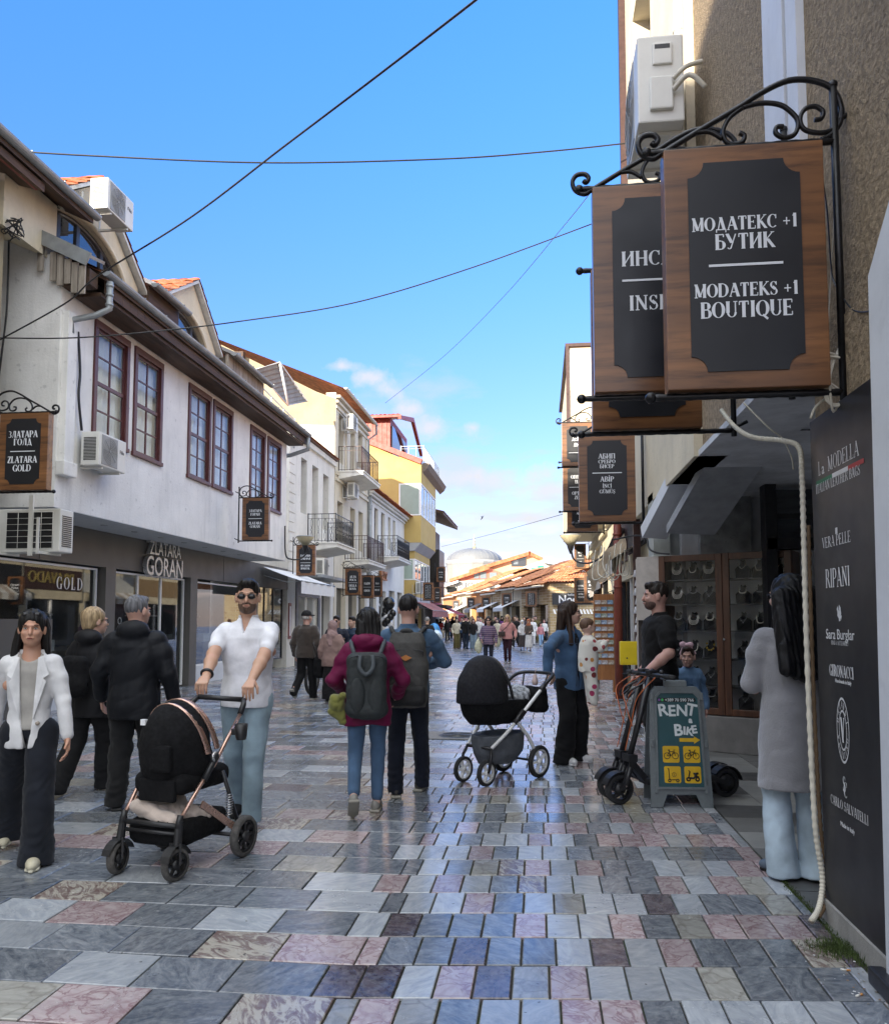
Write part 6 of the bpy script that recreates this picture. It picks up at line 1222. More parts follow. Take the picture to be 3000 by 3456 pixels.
for i, (u, sz, lb) in enumerate(((2.2, .7, 'small walnut sign nearest the stone corner with two white columns of letters'), (9.0, .75, 'walnut sign over the second awning of the bazaar row'), (16.0, .7, 'dark walnut sign halfway along the bazaar row'), (22, .75, 'small walnut sign before the orange arcade'), (29, .75, 'farthest walnut sign near the arcade entrance'))):
    p = A_ + dd * u - nn * .75; hanging_sign(p.x, p.y, 2.55 + .1 * (i % 2), .85, 1.15, [('ШТИП', .14, .6, .9), ('-', .5, .5, 0), ('STIP', .14, .28, .9)] if i else [('', .1, .5, 1), ('ФИЛИГРАН', .10, .5, -.15), ('FILIGRAN', .10, .5, .15)], lb, 1, scroll=False, vertical=(i == 0), detail=False)
mb = MB(); sans(mb, 'BUZZ', .62, .07, SIDE(-7.9, 40.2, 3.55), 0, .01); t = tag(mb.build('shop_letters', mat('copper_letters', (.35, .17, .08), .35, metal=.6)), 'raised copper coloured shop letters on the low white house', 'shop letters')
# ================================================================ street lamps with cone shades
def lamp(label, cone, Y, arm, wallr=.25):
    x, z = aty(*cone, Y); t = thing('street_lamp', label, 'street lamp', (x, Y, z), 0, 'cone shaded wall lamps'); mb = MB(); r = wallr
    mb.lathe([(r * .98, .0), (r, -.01), (r * .30, -r * 1.0), (r * .28, -r * .98), (r * .95, -.005)], n=24); 
    mb.build('lamp_shade', mat('lamp_straw_glass', (.42, .37, .24), .35, var=.1, scale=6), t)
    mb = MB(); mb.lathe([(.0, .03), (r * .9, .02), (r * 1.03, .0), (r * .98, -.012)], n=24); mb.build('lid', zinc, t)
    mb = MB(); mb.lathe([(r * .34, -r * .92), (r * .28, -r * 1.2), (.02, -r * 1.75)], n=16); mb.build('holder', black_p, t)
    mb = MB(); mb.tube(smooth_path([(p[0] - x, p[2] - Y, p[1] - z) for p in arm], 8), .022, 8); mb.build('arm', black_p, t)
P3 = lambda px, py, Y: (lambda a: (a[0], a[1], Y))(aty(px, py, Y))
lamp('cone shaded lamp on a curved arm beside the jettied house', (1030, 1812), 21.4, [P3(962, 1775, 21.2), P3(964, 1870, 21.2), P3(985, 1888, 21.3), P3(1015, 1885, 21.4), P3(1040, 1860, 21.4), P3(1034, 1838, 21.4)])
lamp('cone shaded lamp under the signs on the right side', (1925, 1807), 19, [P3(1928, 1858, 19), P3(1935, 1885, 19), P3(1955, 1898, 18.8), P3(1990, 1900, 18.4), P3(2030, 1880, 18), P3(2060, 1840, 17.6)])
# ================================================================ air conditioners on the left houses
ac_unit('air conditioner perched on the dormer gable against the sky', (-6.78, 11.74, 7.92), R_(90), .80, .50)
ac_unit('air conditioner on the white wall below the first sash window', (-6.78, 11.72, 3.86), R_(90), .80, .52)
u = ac_unit('air conditioner hung under the jetty with its wire guarded back to the viewer', (-6.98, 10.33, 2.43), R_(180), .98, .60, .32)
mb = MB()
for x in (.44, -.08): mb.box(x - .03, .17, -.05, x + .03, .20, .78)
mb.build('hanger', ac_white, u)
ac_unit('air conditioner high on the tall cream house above its upper balcony', (-7.62, 31.9, 9.3), R_(90), .85, .62)
ac_unit('air conditioner between the windows of the tall cream house', (-7.62, 32.2, 6.55), R_(90), .85, .60)
ac_unit('air conditioner above the DELLA ROSA sign', (-7.5, 27.2, 3.05), R_(90), .8, .6)
ac_unit('air conditioner behind the DELLA ROSA bracket', (-7.62, 34.6, 3.65), R_(90), .8, .6)
ac_unit('air conditioner on the lower part of the yellow house', (-7.15, 47.6, 3.1), R_(90), .9, .7)
# ================================================================ awnings
def awning(label, a, b, out, drop, m, val=.28, n=20, scallop=False):
    t = thing('awning', label, 'awning', a); a, b = Vector(a), Vector(b); mb = MB(); L = (b - a)
    mb.sheet(lambda u, v: L * u + Vector((out * v, 0, -drop * v - .02 * math.sin(math.pi * v))), n, 6); mb.sheet(lambda u, v: L * u + Vector((out + .015 * math.sin(u * 30), 0, -drop - val * v)), n * 2, 3)
    mb.build('canvas', m, t, recalc=False); f = MB(); f.tube([Vector((out, 0, -drop)), L + Vector((out, 0, -drop))], .02, 6)
    for q in (0.02, .98): f.tube([L * q + Vector((0, 0, -.25)), L * q + Vector((out * .6, 0, -drop * .6 - .2)), L * q + Vector((out, 0, -drop))], .015, 5)
    f.build('frame', zinc, t); return t
awning('white canvas awning over the shop door of the old terrace house', (-7.92, 22.3, 3.05), (-7.92, 26.1, 3.05), 1.15, .42, mat('white_canvas', (.66, .67, .70), .85, var=.04), .36)
awning('long faded red awning below the yellow bay', (-8.0, 48, 3.0), (-8.0, 56.5, 3.0), 1.6, .9, mat('faded_red_canvas', (.30, .12, .11), .85, var=.1), .4)
awning('deep red awning farther along the left side', (-8.0, 57.5, 2.9), (-8.0, 64, 2.9), 2.2, 1.0, mat('red_canvas', (.26, .03, .04), .85, var=.1), .45)
# ================================================================ wires over the street
wire('black wire running nearly level high across the whole street', [(lambda a: (a[0], Y, a[1]))(aty(px, py, Y)) for px, py, Y in ((-30, 503, 9.6), (300, 524, 9.9), (900, 548, 10.4), (1500, 535, 11), (1850, 510, 11.5), (2135, 480, 12))], .011)
wire('thick black wire rising steeply from the left wall to the top of the picture', [(lambda a: (a[0], Y, a[1]))(aty(px, py, Y)) for px, py, Y in ((0, 1146, 10.4), (225, 1020, 10.5), (330, 930, 10), (640, 735, 9), (960, 492, 8), (1260, 265, 7), (1610, -5, 6), (1750, -120, 5.6))], .011)
wire('black wire crossing mid sky from the left wall to the signs', [(lambda a: (a[0], Y, a[1]))(aty(px, py, Y)) for px, py, Y in ((0, 1140, 10.5), (240, 1140, 10.6), (500, 1120, 11), (800, 1085, 11.5), (1200, 1020, 12), (1600, 900, 12.5), (2010, 750, 13))], .010)
wire('hair thin wire slanting down towards the tall cream house', [(lambda a: (a[0], Y, a[1]))(aty(px, py, Y)) for px, py, Y in ((2000, 640, 10), (1900, 765, 14), (1700, 1000, 20), (1500, 1200, 26), (1300, 1360, 31))], .007)
wire('hair thin wire low in the sky over the dome', [(lambda a: (a[0], Y, a[1]))(aty(px, py, Y)) for px, py, Y in ((1490, 1845, 60), (1650, 1805, 50), (1900, 1735, 30))], .011)
wire('black cable hanging down the white house past the drainpipe', [(-6.96, 11.2, 5.9), (-6.95, 11.27, 5.3), (-6.94, 11.24, 4.9), (-6.94, 11.35, 4.4)], .02, black_p, 'cable', 'cables on the white house')
wire('black vertical cable along the far left of the gable wall', [(lambda a: (a[0], 10.7, a[1]))(aty(px, py, 10.7)) for px, py in ((30, 780), (28, 900), (22, 1050), (5, 1200), (-8, 1300))], .014, black_p, 'cable', 'cables on the white house')
rr = random.Random(4); L = []
for k in range(34): c = aty(35 + rr.uniform(-30, 45), 765 + rr.uniform(-40, 45), 9.9); L.append((c[0], 9.9 + rr.uniform(-.06, .06), c[1]))
wire('knot of black cables and insulators at the left edge', L, .008, black_p, 'cable_knot', 'cables on the white house', 4)
# balloons at the shop door
t = thing('balloon_column', 'column of black and white balloons topped by a large round one', 'balloons', (*aty(1312, 2110, 33)[:1], 33, .9))
bb = mat('black_balloon', (.012, .012, .013), .12); bw = mat('white_balloon', (.75, .76, .80), .2)
for i, (px, py, r, q) in enumerate(((1312, 2037, .36, 0), (1300, 2060, .2, 0), (1319, 2058, .2, 1), (1326, 2070, .2, 0), (1297, 2075, .2, 0), (1309, 2070, .2, 1), (1318, 2082, .2, 0), (1300, 2081, .2, 1), (1294, 2092, .2, 1), (1308, 2094, .2, 0), (1298, 2104, .2, 0), (1312, 2104, .2, 1))):
    x, z = aty(px, py, 33); mb = MB(); mb.ball((0, 0, 0), r * .72, n=14, k=10, sc=(1, 1, 1.1)); mb.build('balloon', (bb, bw)[q], t, loc=(x - t.location.x, (i % 3) * .1, z - .9))
x, z = aty(1465, 2140, 36); mb = MB(); mb.ball((0, 0, 0), .38, n=16, k=12, sc=(.8, .4, 1.3)); mb.ball((.1, -.1, -.1), .3, 1, n=12, k=8, sc=(1, .8, 1)); mb.build('foil_balloon', [mat('blue_foil', (.05, .25, .55), .25, metal=.3), mat('pale_foil', (.5, .6, .7), .25, metal=.3)], None, loc=(x, 36, z), label='blue and silver foil balloon held above the crowd beside the denim jacket man', cat='balloon')
# electric bicycle handlebar seen behind the old man
# ================================================================ bodies grown from distance fields
class Sdf:
    def __init__(s): s.p = []
    def cap(s, a, b, ra, rb=None, k=.02, op=0): s.p.append(('c', np.array(a, float), np.array(b, float), ra, ra if rb is None else rb, k, op)); return s
    def ell(s, c, r, k=.02, R=None, op=0): s.p.append(('e', np.array(c, float), np.array(r, float), R, 0, k, op)); return s
    def box(s, c, h, r=.02, k=.02, R=None, op=0): s.p.append(('b', np.array(c, float), np.array(h, float), R, r, k, op)); return s
    def prof(s, rows, k=.02, op=0): s.p.append(('p', np.array(rows, float), None, None, 0, k, op)); return s   # rows: z, half width, half depth, x, y
    def vee(s, x0, z0, w0, z1, w1, y0=0, op=1): s.p.append(('v', (x0, z0, w0, z1, w1, y0), None, None, 0, .004, op)); return s
    def chain(s, pts, r, k=.02):
        for i in range(len(pts) - 1): s.cap(pts[i], pts[i + 1], r[i], r[i + 1], k)
        return s
    def bounds(s):
        lo, hi = [], []
        for t, a, b, c, d, k, op in s.p:
            if op: continue
            if t == 'c': m = max(c, d); lo.append(np.minimum(a, b) - m); hi.append(np.maximum(a, b) + m)
            elif t == 'e': m = b.max() if c is not None else b; lo.append(a - m); hi.append(a + m)
            elif t == 'b': m = np.linalg.norm(b) if c is not None else b; lo.append(a - m); hi.append(a + m)
            elif t == 'p': lo.append([(a[:, 3] - a[:, 1]).min(), (a[:, 4] - a[:, 2]).min(), a[:, 0].min()]); hi.append([(a[:, 3] + a[:, 1]).max(), (a[:, 4] + a[:, 2]).max(), a[:, 0].max()])
        return np.min(lo, 0), np.max(hi, 0)
def sdf_mesh(S, vox, dense=(), fold=0.0, seed=0, fscale=1.0, strand=False):
    lo, hi = S.bounds(); ax = []
    for q in range(3):
        a = np.arange(lo[q] - 2.5 * vox, hi[q] + 2.5 * vox, vox)
        for (dlo, dhi, f) in dense:
            if dhi[q] < a[0] or dlo[q] > a[-1]: continue
            a = np.concatenate([a[(a < dlo[q] - f) | (a > dhi[q] + f)], np.arange(max(dlo[q], a[0]), min(dhi[q], a[-1]), f)]); a.sort()
        keep = np.concatenate([[True], np.diff(a) > vox * .12]); ax.append(a[keep].astype(np.float32))
    D = np.full([len(a) for a in ax], .3, np.float32)
    for t, a, b, c, d, k, op in S.p:
        if t == 'c': m = max(c, d); l, h = np.minimum(a, b) - m, np.maximum(a, b) + m
        elif t == 'e': m = b.max() if c is not None else b; l, h = a - m, a + m
        elif t == 'b': m = np.linalg.norm(b) if c is not None else b; l, h = a - m, a + m
        elif t == 'p': l = np.array([(a[:, 3] - a[:, 1]).min(), (a[:, 4] - a[:, 2]).min(), a[:, 0].min()]); h = np.array([(a[:, 3] + a[:, 1]).max(), (a[:, 4] + a[:, 2]).max(), a[:, 0].max()])
        else: l, h = np.array([ax[0][0], a[5], min(a[1], a[3])]), np.array([ax[0][-1], ax[1][-1], max(a[1], a[3])])
        mg = k + .03 + vox; sl = []
        for q in range(3):
            i0 = np.searchsorted(ax[q], l[q] - mg); i1 = np.searchsorted(ax[q], h[q] + mg); sl.append(slice(i0, i1))
        if any(x.stop <= x.start for x in sl): continue
        X = ax[0][sl[0]][:, None, None]; Y = ax[1][sl[1]][None, :, None]; Z = ax[2][sl[2]][None, None, :]
        if t == 'c':
            ba = (b - a).astype(np.float32); q2 = max(float(ba @ ba), 1e-9); px, py, pz = X - a[0], Y - a[1], Z - a[2]
            hh = np.clip((px * ba[0] + py * ba[1] + pz * ba[2]) / q2, 0, 1); d2 = np.sqrt((px - ba[0] * hh) ** 2 + (py - ba[1] * hh) ** 2 + (pz - ba[2] * hh) ** 2) - (c + (d - c) * hh)
        elif t in 'eb':
            px, py, pz = X - a[0], Y - a[1], Z - a[2]
            if c is not None: M3 = np.array(c, np.float32); px, py, pz = M3[0][0] * px + M3[1][0] * py + M3[2][0] * pz, M3[0][1] * px + M3[1][1] * py + M3[2][1] * pz, M3[0][2] * px + M3[1][2] * py + M3[2][2] * pz
            if t == 'e':
                k0 = np.sqrt((px / b[0]) ** 2 + (py / b[1]) ** 2 + (pz / b[2]) ** 2); k1 = np.sqrt((px / b[0] ** 2) ** 2 + (py / b[1] ** 2) ** 2 + (pz / b[2] ** 2) ** 2); d2 = k0 * (k0 - 1) / np.maximum(k1, 1e-5)
            else:
                qx, qy, qz = np.abs(px) - b[0] + d, np.abs(py) - b[1] + d, np.abs(pz) - b[2] + d
                d2 = np.sqrt(np.maximum(qx, 0) ** 2 + np.maximum(qy, 0) ** 2 + np.maximum(qz, 0) ** 2) + np.minimum(np.maximum(np.maximum(qx, qy), qz), 0) - d
        elif t == 'p':
            zz_ = a[:, 0]; z1 = ax[2][sl[2]]; A, B, x0, y0 = [np.interp(z1, zz_, a[:, i]).astype(np.float32)[None, None, :] for i in (1, 2, 3, 4)]
            r = (np.abs((X - x0) / A) ** 2.3 + np.abs((Y - y0) / B) ** 2.3) ** (1 / 2.3); d2 = (r - 1) * np.minimum(A, B)
            d2 = np.maximum(d2, np.maximum(Z - zz_[-1], zz_[0] - Z))
        else:
            x0, z0, w0, z1_, w1, y0 = a; w = w0 + (w1 - w0) * (Z - z0) / (z1_ - z0); d2 = np.maximum(np.maximum(np.abs(X - x0) - w, y0 - Y), np.maximum(min(z0, z1_) - Z, Z - max(z0, z1_)))
        d1 = D[sl[0], sl[1], sl[2]]; d2 = np.broadcast_to(d2, d1.shape).astype(np.float32)
        if op == 0: hh = np.clip(.5 + .5 * (d1 - d2) / k, 0, 1); D[sl[0], sl[1], sl[2]] = d1 + (d2 - d1) * hh - k * hh * (1 - hh)
        else: d2 = -d2; hh = np.clip(.5 - .5 * (d1 - d2) / k, 0, 1); D[sl[0], sl[1], sl[2]] = d1 + (d2 - d1) * hh + k * hh * (1 - hh)
    if fold:
        r = np.random.RandomState(seed); X, Y, Z = ax[0][:, None, None], ax[1][None, :, None], ax[2][None, None, :]; F = 0
        for i in range(5):
            v = r.normal(size=3); v /= np.linalg.norm(v); f = (22, 34, 48, 66, 90)[i] * fscale; ph = r.uniform(0, 6, 2)
            w = np.sin((X * v[2] + Y * v[0] + Z * v[1]) * f * .4 + ph[1]) * 1.6
            vz = v[2] * (.10 if strand else 1.0); q_ = (X * v[0] + Y * v[1] + Z * vz) * f * (1.6 if strand else 1) + ph[0] + (w * .4 if strand else w); F = F + (np.sin(q_) if strand or i < 2 else 1 - 2 * np.abs(np.sin(q_ * .5)) ** .6) * (1, .8, .8, .6, .4)[i]
        D = D + (F * fold / 1.7 - (0 if strand else fold * .7)).astype(np.float32)
        if fold >= .0045 and ax[2][0] < .2: r_ = np.exp(-((Z - .16) / .10) ** 2) + .6 * np.exp(-((Z - .50) / .09) ** 2); D = D + (r_ * .003 * np.sin(Z * 105 + Y * 34 + X * 22 + 3 * np.sin(X * 21 + Y * 17))).astype(np.float32)
    # surface nets
    s = D < 0; c8 = [s[i:s.shape[0] - 1 + i, j:s.shape[1] - 1 + j, k:s.shape[2] - 1 + k] for i in (0, 1) for j in (0, 1) for k in (0, 1)]
    allc = c8[0].copy(); anyc = c8[0].copy()
    for c in c8[1:]: allc &= c; anyc |= c
    act = anyc & ~allc; idx = np.argwhere(act); n = len(idx)
    if n == 0: return None
    off = np.array([(i, j, k) for i in (0, 1) for j in (0, 1) for k in (0, 1)]); V8 = np.stack([D[idx[:, 0] + o[0], idx[:, 1] + o[1], idx[:, 2] + o[2]] for o in off], 1)
    P8 = np.stack([np.stack([ax[0][idx[:, 0] + o[0]], ax[1][idx[:, 1] + o[1]], ax[2][idx[:, 2] + o[2]]], 1) for o in off], 1)
    pos = np.zeros((n, 3)); cnt = np.zeros(n)
    for a in range(8):
        for b in range(a + 1, 8):
            if abs(off[a] - off[b]).sum() != 1: continue
            va, vb = V8[:, a], V8[:, b]; mk = (va < 0) != (vb < 0); t = np.where(mk, va / np.where(mk, va - vb, 1), 0)
            pos += np.where(mk[:, None], P8[:, a] + (P8[:, b] - P8[:, a]) * t[:, None], 0); cnt += mk
    pos /= cnt[:, None]; vid = np.full(act.shape, -1, np.int64); vid[idx[:, 0], idx[:, 1], idx[:, 2]] = np.arange(n); Fs = []
    for q in range(3):
        o = [(0, 1, 1), (1, 0, 1), (1, 1, 0)][q]; sa = s[tuple(slice(0, -1) if i == q else slice(1, -1) for i in range(3))]; sb = s[tuple(slice(1, None) if i == q else slice(1, -1) for i in range(3))]
        e = np.argwhere(sa != sb); 
        if not len(e): continue
        fl = sa[e[:, 0], e[:, 1], e[:, 2]]; base = e + np.array(o); i1, i2 = [i for i in range(3) if i != q]; d1 = np.zeros(3, int); d1[i1] = 1; d2 = np.zeros(3, int); d2[i2] = 1
        g = lambda p: vid[p[:, 0], p[:, 1], p[:, 2]]
        qd = np.stack([g(base - d1 - d2), g(base - d2), g(base), g(base - d1)], 1)
        if q == 1: fl = ~fl
        qd[~fl] = qd[~fl][:, ::-1]; Fs.append(qd)
    F = np.concatenate(Fs); F = F[(F >= 0).all(1)]; return pos, F
def sdf_obj(S, name, m, parent, vox=.01, dense=(), fold=0.0, seed=0, color=None, fscale=1.0):
    r = sdf_mesh(S, vox, dense, fold, seed, fscale, m.name == 'hair_strands')
    if r is None: return None
    V, F = r; me = bpy.data.meshes.new(name); me.vertices.add(len(V)); me.vertices.foreach_set('co', V.astype(np.float32).ravel()); me.loops.add(F.size); me.loops.foreach_set('vertex_index', F.astype(np.int32).ravel())
    me.polygons.add(len(F)); me.polygons.foreach_set('loop_start', np.arange(0, F.size, 4, dtype=np.int32)); me.polygons.foreach_set('use_smooth', np.ones(len(F), bool)); me.update(calc_edges=True)
    me.materials.append(m); o = link(name, me, parent)
    if color: o.color = (*color, 1)
    return o
def ik(a, b, l1, l2, pole):
    a, b, pole = Vector(a), Vector(b), Vector(pole); d = b - a; L = min(d.length, (l1 + l2) * .999); dn = d.normalized(); x = (l1 * l1 - l2 * l2 + L * L) / (2 * L); h = math.sqrt(max(0, l1 * l1 - x * x))
    p = (pole - dn * pole.dot(dn)).normalized(); return a + dn * x + p * h, a + dn * L
cloth = objcol('woven_cloth', sheen=.04); denim = objcol('denim_cloth', .85, .5, 260, .1, .32, 5); knit = objcol('knit_cloth', .95, .8, 90, .5, .12); nylon = objcol('nylon_cloth', .6, .35, 40, .02, .12, 4); leather = objcol('shoe_leather', .5, .2, 60, 0, .12)
hairm = objcol('hair_strands', .45, .8, 160, 0, .5, 60)
for n_ in [n for n in hairm.node_tree.nodes if n.type == 'TEX_NOISE']: hairm.node_tree.links.new(N(hairm.node_tree, 'ShaderNodeMapping', {0: hairm.node_tree.nodes['Texture Coordinate'].outputs['Object'], 'Scale': (1, 1, .07)}).outputs[0], n_.inputs['Vector'])
def skin_mat():
    m, nt, b = nt_mat('skin'); oi = N(nt, 'ShaderNodeObjectInfo'); t = N(nt, 'ShaderNodeTexCoord'); n = N(nt, 'ShaderNodeTexNoise', {'Vector': t.outputs['Object'], 'Scale': 14.0, 'Detail': 4.0})
    nt.links.new(mixc(nt, ramp(nt, n.outputs[0], [(.35, 0), (.7, .35)]), oi.outputs['Color'], mixc(nt, 1.0, oi.outputs['Color'], (1.0, .72, .66), 'MULTIPLY')), b.inputs['Base Color'])
    b.inputs['Roughness'].default_value = .5; b.inputs['Subsurface Weight'].default_value = .12; b.inputs['Subsurface Radius'].default_value = (.01, .004, .002); b.inputs['Subsurface Scale'].default_value = .6; return m
skin = skin_mat(); eye_w = mat('eye_white', (.55, .53, .5), .3); eye_d = mat('eye_dark', (.02, .012, .008), .2); lip = objcol('lips', .4, 0, 10, 0, .1); lens = mat('sunglass_lens', (.01, .01, .012), .08)
def hand(S, w, fw, pn, L=.185, curl=.5, right=1, grip=False, s=1.0):
    """w wrist, fw pointing to the fingertips, pn palm normal"""
    w, fw, pn = Vector(w), Vector(fw).normalized(), Vector(pn); pn = (pn - fw * pn.dot(fw)).normalized(); sd = fw.cross(pn) * right; L *= s
    pl = L * .50
    for i in range(4):
        o = sd * ((-.5 + i / 3) * .062 * s); k = w + fw * pl + o; S.cap(w + fw * .02 + o * .5, k, .017 * s, .0115 * s, .012)
        fl = L * (.42, .50, .46, .36)[3 - i] * .98; p = k; d = fw.copy(); c = curl * (1 + .1 * i)
        for j, q in enumerate((.45, .32, .23)):
            d = (d * math.cos(c) + pn * math.sin(c)).normalized(); p2 = p + d * fl * q; S.cap(p, p2, (.0095, .0088, .008)[j] * s, (.0088, .008, .007)[j] * s, .003); p = p2
            if grip: c = curl * .95
    t0 = w + fw * L * .14 + sd * .028 * s; d = (fw * .75 + sd * .62 + pn * (.25 + .5 * grip)).normalized(); t1 = t0 + d * L * .24; d2 = (d + fw * .3 + pn * (.3 + grip * .6) - sd * .35 * grip).normalized(); t2 = t1 + d2 * L * .19
    S.cap(t0, t1, .0135 * s, .0105 * s, .008); S.cap(t1, t2, .0105 * s, .008 * s, .004)
DEF = dict(feet=(((-.09, 0, 0), 0, 0), ((.09, 0, 0), 0, 0)), hands=None, chest=1.0, belly=1.0, head=(0, 0, 0), lean=(0, 0), skin=(.52, .33, .24), hair='short', hairc=(.02, .015, .012), top=None, bottom=None, shoes=((.02, .02, .02), (.02, .02, .02)), vox=.0105, detail=True, elbow=None, gripn=None, shoulders=1.0)
def person(label, x, y, rz, H, group=None, **kw):
    """pose in a frame where the person faces +y; left is -x; all lengths for a height of 1.75 then scaled"""
    K = dict(DEF); K.update(kw); s = H / 1.75; v = K['vox']; t = thing('person', label, 'person', (x, y, 0), R_(rz), group)
    inv = (Matrix.Translation((x, y, 0)) @ Matrix.Rotation(R_(rz), 4, 'Z')).inverted()
    def sc(p): return Vector(p) * s
    lx, ly = K['lean']; z_h = .925
    feet = []; 
    for i, (p, yaw, pit) in enumerate(K['feet']):
        p = Vector(p); ank = p + Vector((0, -.02, .085 + .13 * abs(math.sin(R_(pit))))); feet.append((p, yaw, pit, ank))
    hips = [Vector((-.088, 0, z_h)), Vector((.088, 0, z_h))]
    legs = []
    for i in (0, 1):
        kn, an = ik(hips[i], feet[i][3], .43, .42, (.05 * (-1, 1)[i], 1, 0)); legs.append((hips[i], kn, an))
    shw = .178 * K['shoulders']; Tp = lambda p: Vector((p[0] + lx * (p[2] - z_h), p[1] + ly * (p[2] - z_h), p[2]))
    sh = [Tp((-shw, -.01, 1.405)), Tp((shw, -.01, 1.405))]; arms = []; hd = K['hands'] or [None, None]
    for i in (0, 1):
        sg = (-1, 1)[i]; w = hd[i]
        if w is None: w = Tp((sg * (shw + .075), .05, .88))
        elif len(w) == 4: w = inv @ Vector(w[:3]) / s      # world target
        else: w = Vector(w)
        pole = (K['elbow'][i] if K['elbow'] else (sg * .35, -1, -.1)); e, w2 = ik(sh[i], w, .30, .26, pole); arms.append((sh[i], e, w2))
    neck = Tp((0, -.005, 1.45)); hc = Tp((0, .022, 1.632)); hy, hp, hr = K['head']; HM = Matrix.Rotation(R_(hy), 3, 'Z') @ Matrix.Rotation(R_(hp), 3, 'X') @ Matrix.Rotation(R_(hr), 3, 'Y'); HMn = np.array(HM)
    hs = K.get('hsc', 1.07); Hq = lambda p: (hc + HM @ (Vector(p) * hs)) * s; E = lambda r: tuple(q * s * hs for q in r)
    # ---- skin: one continuous surface
    S = Sdf(); S.ell(Hq((0, -.012, .022)), E((.074, .096, .096)), .02 * s, HMn); S.ell(Hq((0, .028, -.045)), E((.060, .066, .070)), .03 * s, HMn); S.ell(Hq((0, .060, -.088)), E((.028, .026, .022)), .03 * s, HMn)
    if K['detail']:
        S.cap(Hq((0, .088, .008)), Hq((0, .108, -.030)), .009 * s * hs, .0125 * s * hs, .010 * s); S.ell(Hq((0, .083, .022)), E((.05, .014, .010)), .012 * s, HMn)
        for g in (-1, 1): S.ell(Hq((g * .033, .072, -.028)), E((.022, .02, .02)), .016 * s, HMn); S.ell(Hq((g * .030, .094, .004)), E((.017, .011, .010)), .008 * s, HMn, 1)
        S.ell(Hq((0, .094, -.062)), E((.024, .010, .010)), .010 * s, HMn)
    for g in (-1, 1): S.ell(Hq((g * .077, -.004, -.010)), E((.012, .022, .034)), .008 * s, HMn)
    S.cap(Hq((0, -.02, -.05)), neck * s, .052 * s * K['chest'] ** .6, .062 * s, .03 * s)
    dn_ = Vector((0, 0, -.035)); S.cap((sh[0] * .9 + dn_) * s, (sh[1] * .9 + dn_) * s, .036 * s, .036 * s, .04 * s); S.cap(Tp((0, 0, 1.36)) * s, Tp((0, 0, .98)) * s, .078 * s, .072 * s, .05 * s); S.cap(hips[0] * s, hips[1] * s, .08 * s, .08 * s, .05 * s)
    aw = K.get('armw', 1.0) * (.72 if K['top'] and K['top'].get('sleeve', 'long') == 'long' else 1.0); ext = [(Hq((0, 0, 0)) - Vector((.12, .13, .16)) * s, Hq((0, 0, 0)) + Vector((.12, .14, .15)) * s, v * (.5 if K['detail'] else 1))]
    for i, (a, e, w) in enumerate(arms):
        S.cap((a.lerp(e, .12) + Vector(((.02, -.02)[i], 0, -.015))) * s, e * s, .036 * s * aw, .038 * s * aw, .03 * s); md = e.lerp(w, .35); S.cap(e * s, md * s, .037 * s * aw, .037 * s * aw, .02 * s); S.cap(md * s, w * s, .037 * s * aw, .025 * s * aw, .02 * s)
        if K['detail'] and not (K.get('nohand') and K['nohand'][i]):
            g = (K['gripn'] or [None, None])[i]; f = (w - e).normalized()
            if g: hand(S, w * s, g[0], g[1], curl=g[2], right=(1, -1)[i] * g[3], grip=g[2] > .7, s=s)
            else: hand(S, w * s, f + Vector((0, .1, -.4)), Vector(((1, -1)[i], .2, .1)), curl=.35, right=(1, -1)[i] * -1, s=s)
            ext.append((w * s - Vector((.13,) * 3) * s, w * s + Vector((.13,) * 3) * s, v * .55))
        else: S.cap(w * s, (w + (w - e).normalized() * .12) * s, .028 * s, .02 * s, .02 * s)
    for a, kn, an in legs: S.cap(a * s, kn * s, .07 * s, .048 * s, .03 * s); S.cap(kn * s, an * s, .046 * s, .033 * s, .02 * s)
    body = sdf_obj(S, 'body', skin, t, v * 1.1, ext, color=K['skin'])
    # ---- face
    if K['detail']:
        for g in (-1, 1):
            mb = MB(); c = Hq((g * .031, .0835, .003)); T2 = Matrix.Translation(c) @ HM.to_4x4() @ Matrix.Diagonal((1.25, .8, .62, 1)) @ Matrix.Translation(-c); mb.ball(c, .0098 * s * hs, 0, 10, 8, T=T2); mb.ball(c + HM @ Vector((0, .0052, .0006)) * s, .0062 * s * hs, 1, 8, 6, T=T2); mb.tube([Hq((g * q, .0925 - abs(q - .03) * .4, z)) for q, z in ((.018, .003), (.024, .0085), (.031, .0100), (.038, .0085), (.0445, .003))], .0013 * s, 4, 1); mb.build('eye', [eye_w, eye_d], t)
            mb = MB(); P = [Hq((g * q, .095 - abs(q - .03) * .35, .022 + .004 * math.sin((q - .012) / .04 * 3.1))) for q in (.014, .022, .031, .040, .048)]; mb.tube(P, [.0022 * s, .0036 * s, .0036 * s, .003 * s, .0015 * s], 6); o = mb.build('eyebrow', hairm, t); o.color = (*[c * .8 for c in K.get('browc', K['hairc'])], 1)
        mb = MB(); mb.tube([Hq((q, .104 - abs(q) * .42, -.062 + .0 * q)) for q in (-.024, -.012, 0, .012, .024)], [.0012 * s, .0046 * s, .005 * s, .0046 * s, .0012 * s], 8); o = mb.build('lips', lip, t); o.color = (*K.get('lipc', tuple(c * q for c, q in zip(K['skin'], (.72, .45, .48)))), 1)
